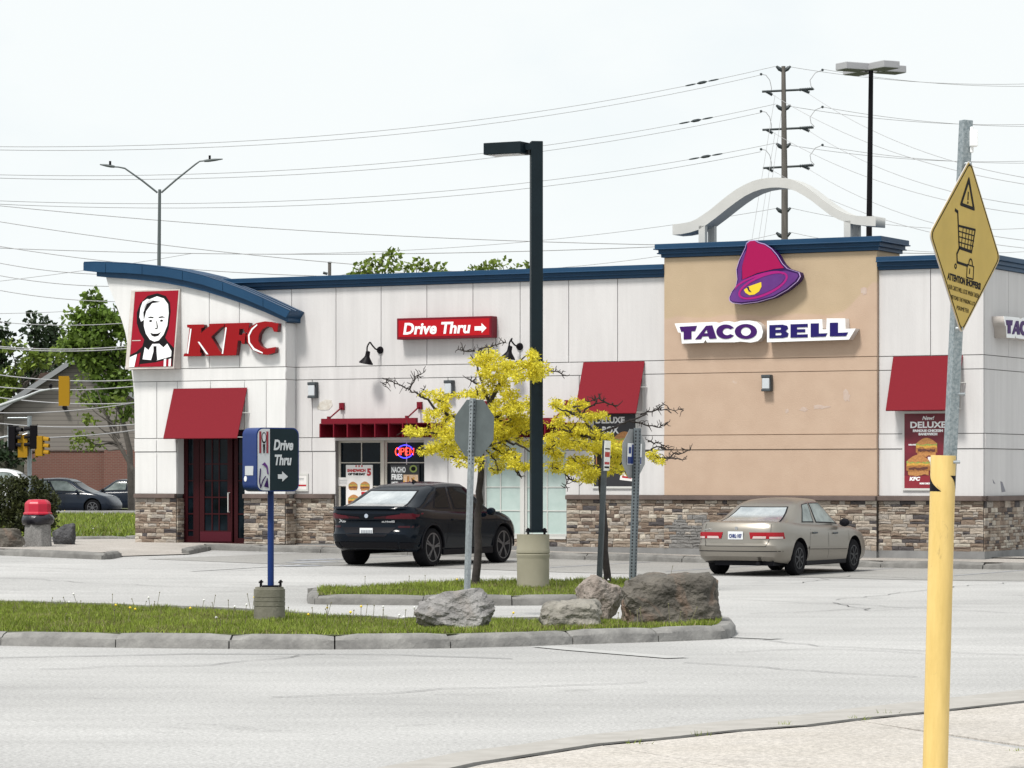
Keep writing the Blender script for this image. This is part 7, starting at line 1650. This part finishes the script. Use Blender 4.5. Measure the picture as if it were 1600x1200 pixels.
HW = thing('brick_wall', 'low dark boundary wall at the left behind the traffic light pole', 'wall', (hx(20), Yh - 3, .3)); mb = MB(); mb.box((-8, -.15, -.2), (hx(51) - hx(20), .15, 2.6)); mb.build('wall', mat('hedge_wall', (.05, .05, .035), .95, var=.3, scale=2), HW); mb = MB(); mb.box((-8.05, -.2, 2.6), (hx(51) - hx(20) + .05, .2, 2.7)); mb.build('coping', M_['ledge'], HW)
# ================================================================== traffic lights
M_['signal_yellow'] = mat('signal_yellow', (.34, .185, .010), .65, spec=.15)
def sig_head(root, p, s_, ang, m, w=.34, h=1.02):
    hd = bpy.data.objects.new('signal_head', None); link(hd, root); hd.location = p; hd.rotation_euler = (0, 0, ang)
    mb = MB(); mb.box((-w / 2, -.16, -h / 2), (w / 2, .12, h / 2)); q = mb.build('signal_housing', m, hd, bevel=.02)
    mb = MB(); mb.box((-w * .5, .121, -h * .56), (w * .5, .14, h * .56)); mb.build('back_plate', m, hd)
    for k in (-1, 0, 1):
        mb = MB(); n = 10; r_ = w * .36; vs = []
        for i in range(n + 1):
            a = PI * i / n * 1.2 - .1 * PI; vs += [(r_ * math.cos(a), -.16, k * h / 3.1 + r_ * math.sin(a)), (r_ * math.cos(a), -.40, k * h / 3.1 + r_ * math.sin(a) - .03)]
        mb.add(vs, [(2 * i, 2 * i + 1, 2 * i + 3, 2 * i + 2) for i in range(n)]); mb.build('visor', m, hd); mb = MB(); mb.lathe([(0, -.162), (r_ * .85, -.162), (r_ * .85, -.17), (0, -.175)], 12, (0, 0, k * h / 3.1), 'y'); mb.build('signal_lens', M_['lamp_black'], hd)
Yt = 131.; s = Yt / F; TP = thing('traffic_light', 'traffic light pole with black and yellow signal heads behind the shrub', 'traffic light', ((46 - 800) * s, Yt, .3)); P = lambda px, py, dy=0.: W(px, py, Yt + dy) - Vector(TP.location)
mb = MB(); mb.tube([(0, 0, -.1), (0, 0, P(46, 650).z)], 3.4 * s, 10); mb.build('pole', M_['galv'], TP, smooth=40)
mb = MB(); mb.tube([P(-40, 692), P(10, 682), P(46, 680)], 1.6 * s, 8); mb.tube([P(12, 688), P(46, 676)], 1.2 * s, 6); mb.tube([P(13, 666), P(13, 698)], 1.4 * s, 6); mb.tube([P(12, 653), P(46, 653)], 1.2 * s, 6); mb.build('bracket', M_['galv'], TP, smooth=40)
for px, py, a, m, w in ((21, 684, R(70), 'lamp_black', .36), (53, 683, R(-80), 'lamp_black', .36), (36, 697, R(180), 'signal_yellow', .38), (62, 697, R(80), 'signal_yellow', .34)): sig_head(TP, P(px, py, -.3), s, a, M_[m], w, .95 if m == 'lamp_black' else .82)
Ym = 129.; s = Ym / F; TM = thing('traffic_light', 'large yellow signal head hanging on a grey mast arm in front of the house gable', 'traffic light', ((-60 - 800) * s, Ym, .3)); P = lambda px, py, dy=0.: W(px, py, Ym + dy) - Vector(TM.location)
mb = MB(); mb.tube([(0, 0, -.1), (0, 0, P(-60, 640).z)], 4 * s, 10); mb.build('pole', M_['galv'], TM, smooth=40)
M_['arm_grey'] = mat('arm_grey', (.38, .40, .41), .5); mb = MB(); mb.tube([P(-60, 655), P(0, 634), P(40, 620), (P(62, 611)), P(80, 608), P(98, 607)], [3.2 * s, 2.8 * s, 2.2 * s, 1.8 * s, 1.5 * s, 1.4 * s], 8); mb.build('mast_arm', M_['arm_grey'], TM, smooth=60)
sig_head(TM, P(100.5, 611, -.25), s, R(180), M_['signal_yellow'], .42, 1.06); mb = MB(); mb.lathe([(0, 0), (.06, 0), (.08, .1), (.05, .16), (0, .17)], 8, tuple(P(79, 606))); mb.build('camera_sensor', M_['lamp_black'], TM)
# ================================================================== street lamp with two arms, tall lot lamp, transmission pole
Ys = 130.; s = Ys / F; SL = thing('street_lamp', 'grey double-armed street lamp rising behind the curved blue roof', 'street lamp', ((248.5 - 800) * s, Ys, .3)); P = lambda px, py, dy=0.: W(px, py, Ys + dy) - Vector(SL.location)
M_['lamp_grey'] = mat('lamp_grey', (.085, .10, .105), .55)
mb = MB(); mb.tube([(0, 0, -.1), P(248.5, 400), P(249.5, 296)], [3.4 * s, 2.9 * s, 2.3 * s], 10); mb.build('pole', M_['lamp_grey'], SL, smooth=40)
for pts, hd in ((((246, 301), (222, 282), (205, 270), (195, 263), (185, 261), (176, 260.5)), ((179, 260.5), (170, 257), (156, 257))), (((252, 301), (275, 281), (295, 265), (305, 257), (312, 252), (322, 251)), ((319, 251.5), (330, 249.5), (348, 248.5)))):
    mb = MB(); mb.tube([P(*p) for p in pts], [1.5 * s] * 2 + [1.3 * s] * 2 + [1.1 * s] * 2, 8); mb.build('arm', M_['lamp_grey'], SL, smooth=60)
    a, b, c = [P(*p) for p in hd]; mb = MB(); u = (c - a).normalized(); mb.tube([a, a.lerp(c, .25), a.lerp(c, .6), c], [1.8 * s, 2.4 * s, 2.0 * s, .8 * s], 8); o = mb.build('lamp_head', M_['lamp_grey'], SL, smooth=50); mb = MB(); q = a.lerp(c, .3); mb.tube([q + Vector((0, 0, .04)), q + Vector((0, 0, .20))], .05, 6); mb.build('photocell', M_['lamp_black'], SL)
Yl = 100.; s = Yl / F; TL = thing('lot_lamp', 'tall black lot lamp with a cluster of pale box heads behind the tan block', 'lamp post', ((1358 - 800) * s, Yl, .1)); P = lambda px, py, dy=0.: W(px, py, Yl + dy) - Vector(TL.location)
mb = MB(); mb.tube([(0, 0, -.1), P(1358, 360), P(1361, 108)], [4.9 * s, 4.6 * s, 3.6 * s], 14); mb.build('pole', M_['lamp_black'], TL, smooth=40)
M_['lamp_pale'] = mat('lamp_pale', (.36, .36, .38), .5); M_['lamp_under'] = mat('lamp_under', (.10, .10, .10), .5)
zt_ = P(1361, 111).z; xm = P(1361, 0).x
for k, a in enumerate((R(8), R(98), R(188), R(278))):
    hd = bpy.data.objects.new('lamp_head', None); link(hd, TL); hd.location = (xm, 0, zt_); hd.rotation_euler = (0, 0, a + R(20))
    mb = MB(); mb.box((.28, -.30, -.02), (1.12, .30, .20)); mb.build('lamp_housing', M_['lamp_pale'], hd, bevel=.02); mb = MB(); mb.box((.32, -.26, -.03), (1.08, .26, -.018)); mb.build('lens', M_['lamp_under'], hd); mb = MB(); mb.box((.0, -.05, .02), (.3, .05, .12)); mb.build('arm', M_['lamp_black'], hd)
Yx = 182.; s = Yx / F; UP = thing('transmission_pole', 'tall weathered power transmission pole with three crossarms rising behind the white arch', 'utility pole', ((1226 - 800) * s, Yx, .3)); P = lambda px, py, dy=0.: W(px, py, Yx + dy) - Vector(UP.location); z1_ = lambda x, y: (1030 + x / 3.751, 80 + y / 3.751)
mb = MB(); mb.tube([(0, 0, -.2), P(1226, 300), P(*z1_(728, 88))], [6.4 * s, 5.2 * s, 3.3 * s], 10); mb.build('pole', M_['wood_pole'], UP, smooth=50)
M_['iron'] = mat('iron', (.035, .045, .05), .6)
for ya_, yb2 in (((603, 237), (905, 222)), ((605, 461), (905, 447)), ((608, 685), (905, 669))):
    a, b = P(*z1_(*ya_)), P(*z1_(*yb2)); mb = MB(); mb.tube([a, b], 1.9 * s, 6); ca = mb.build('crossarm', M_['iron'], UP)
    for t0, t1, dz1 in ((.72, .98, .02), (.78, .92, -.20), (.08, .2, -.22)):
        mb = MB(); p0, p1 = a.lerp(b, t0), a.lerp(b, t1) + Vector((0, 0, dz1)); n = 7; mb.tube([p0.lerp(p1, k / (n * 2)) for k in range(n * 2 + 1)], [(3.0 if k % 2 else 1.7) * s for k in range(n * 2 + 1)], 6); mb.build('insulator', M_['iron'], ca)
for yy in (110, 338, 562, 940, 1085):
    for sg in (-1, 1):
        a = P(*z1_(728 + sg * 4, yy + 10)); b = P(*z1_(728 + sg * 42, yy - 22)); mb = MB(); mb.tube([a, a.lerp(b, .5), b], [1.8 * s, 3.6 * s, 1.8 * s], 6); mb.build('insulator', M_['iron'], UP)
for ya_ in (135, 352, 575):
    for pts in (((597, ya_), (625, ya_ + 5), (648, ya_ + 35), (658, ya_ + 80), (656, ya_ + 112)), ((957, ya_ - 25), (915, ya_ - 8), (884, ya_ + 35), (890, ya_ + 70), (910, ya_ + 90))):
        mb = MB(); mb.tube([P(*z1_(*p)) for p in pts], .02, 5); mb.build('jumper_wire', M_['wire'], UP); q = P(*z1_(*pts[0])); mb = MB(); mb.lathe([(0, -.08), (.07, -.05), (.07, .05), (0, .08)], 6, tuple(q)); mb.build('clamp', M_['iron'], UP)
# short pole beyond the roof
Yd = 150.; s = Yd / F; DPp = thing('utility_pole', 'short utility pole top showing above the roof edge beside the curved roof', 'utility pole', ((515 - 800) * s, Yd, .3)); mb = MB(); zt_ = CAMZ + (HPX - 411) * s - .3; mb.tube([(0, 0, -.2), (0, 0, zt_)], 2.6 * s, 8); mb.build('pole', M_['wood_pole'], DPp); mb = MB(); mb.lathe([(0, 0), (3.2 * s, 0), (3.2 * s, .06), (0, .06)], 8, (0, 0, zt_)); mb.tube([(-.3, 0, zt_ - .45), (-.1, 0, zt_ - .5)], .07, 6); mb.build('pole_cap', M_['iron'], DPp)
# ================================================================== overhead wires
def wire(label, a, b, Ya, Yb, sag, r=.0135, dash=None, grp='overhead power lines', ext=(0, .8)):
    p, q = W(a[0], a[1], Ya), W(b[0], b[1], Yb); o = thing('power_line', label, 'power line', tuple(p), 0, grp); n = 24; pts = []
    at_ = lambda t: (q - p) * t - Vector((0, 0, sag * 4 * (t - math.floor(t)) * (1 - t + math.floor(t))))
    pts = [at_(k / n) for k in range(n + 1)]; e0, e1 = [at_(-ext[0] * (1 - k / 14)) for k in range(14)] if ext[0] else [], [at_(1 + ext[1] * (k + 1) / 14) for k in range(14)] if ext[1] else []
    mb = MB(); mb.tube(e0 + pts + e1, r, 4); mb.build('wire', M_['wire'], o)
    if dash:
        for t0 in dash:
            k = t0 * n; i = int(k); c = pts[i].lerp(pts[i + 1], k - i); d = (pts[i + 1] - pts[i]).normalized()
            for u, rr_ in ((0, .09), (-.85, .05), (.85, .05)): mb = MB(); mb.tube([c + d * (u - .36), c + d * (u - .15), c + d * (u + .15), c + d * (u + .36)], [.03, rr_, rr_, .03], 6); mb.build('spacer', M_['iron'], o)
X = -160
for i, (nm, yl, y1, y2, dsh) in enumerate((('topmost', 226, 103.5, .6, .10), ('middle', 268, 162.5, .6, .108), ('lowest', 306, 223.5, .6, .095))):
    wire('%s of the three upper lines running left from the pole, with a dark insulator string' % nm, (1212, y1), (X, yl), Yx, 150, 1.5, dash=(dsh,))
    wire('thin line just below the %s line running left from the pole' % nm, (1189, y1 + 13.5), (X, yl + 4), Yx, 150, 1.5)
for i, (nm, y1, y2, y3) in enumerate((('topmost', 103.5, 124, 112), ('middle', 165, 188, 171), ('lowest', 226, 244, 232))):
    wire('%s of the upper lines running right from the pole to the photo edge' % nm, (1229, y1), (1720, y2), Yx, 190, .6)
    wire('thin line under the %s line running right from the pole' % nm, (1285, y3 - 4), (1720, y2 + 6), Yx, 190, .5)
for i, (nm, a, b) in enumerate((('top crossarm', (1263, 146), (1720, 292)), ('left end of the top crossarm', (1207, 148), (1720, 302)), ('middle crossarm', (1263, 204), (1720, 330)), ('left end of the middle crossarm', (1208, 207), (1720, 345)), ('bottom crossarm', (1263, 264), (1720, 383)), ('left end of the bottom crossarm', (1210, 268), (1720, 396)))):
    wire('sloping line falling right from the %s of the tall pole' % nm, a, b, Yx, 120, 1.0)
for i, (nm, a, b) in enumerate((('upper', (1236, 325), (1720, 345)), ('lower', (1236, 363), (1720, 381)), ('upper left', (1216, 325), (300, 396)), ('lower left', (1216, 365), (560, 424)))):
    wire('%s low line at the height of the white arch' % nm, a, b, Yx, 175, .8)
for i, (a, b) in enumerate((((1211, 149), (1174, 380)), ((1211, 207), (1184, 384)), ((1221, 176), (1192, 384)))):
    wire('%s steep guy wire beside the tall pole' % ('first', 'second', 'third')[i], a, b, Yx, 178, 0, .012, None, 'guy wires of the tall pole', (0, 0))
LF = (((-80, 313), (1060, 383), 'highest falling line at the left passing over the curved roof'), ((-80, 333), (780, 428), 'second falling line at the left crossing the street lamp'), ((-80, 371), (540, 432), 'third falling line at the left just above the curved roof'),
      ((-80, 384), (1060, 384), 'nearly level thin line behind the street lamp'), ((-80, 392), (240, 428), 'upper short line at the left ending behind the curved roof'), ((-80, 412), (240, 446), 'middle short line at the left ending behind the roof tip'), ((-80, 436), (260, 470), 'lower short line at the left ending behind the tower edge'),
      ((-80, 492), (260, 498), 'faint line crossing the top of the leafy tree'), ((-80, 531), (260, 534), 'pale double line crossing the leafy tree, upper one'), ((-80, 533), (260, 538), 'pale double line crossing the leafy tree, lower one'), ((-80, 572), (260, 590), 'line crossing the house roof'), ((-80, 594), (260, 598), 'line crossing the gable at tower groove height'), ((-80, 607), (260, 626), 'dark line crossing the yellow signal head'), ((-80, 640), (260, 620), 'pale line below the yellow signal head'), ((-80, 650), (260, 658), 'line crossing the grey siding above the far signals'), ((-80, 676), (260, 664), 'lowest line crossing the grey siding'))
for a, b, nm in LF: wire(nm, a, b, 140, 128, .35, .016 if a[1] < 500 else .022, ext=(3, 1.6) if b[0] < 400 else (1.2, .35))
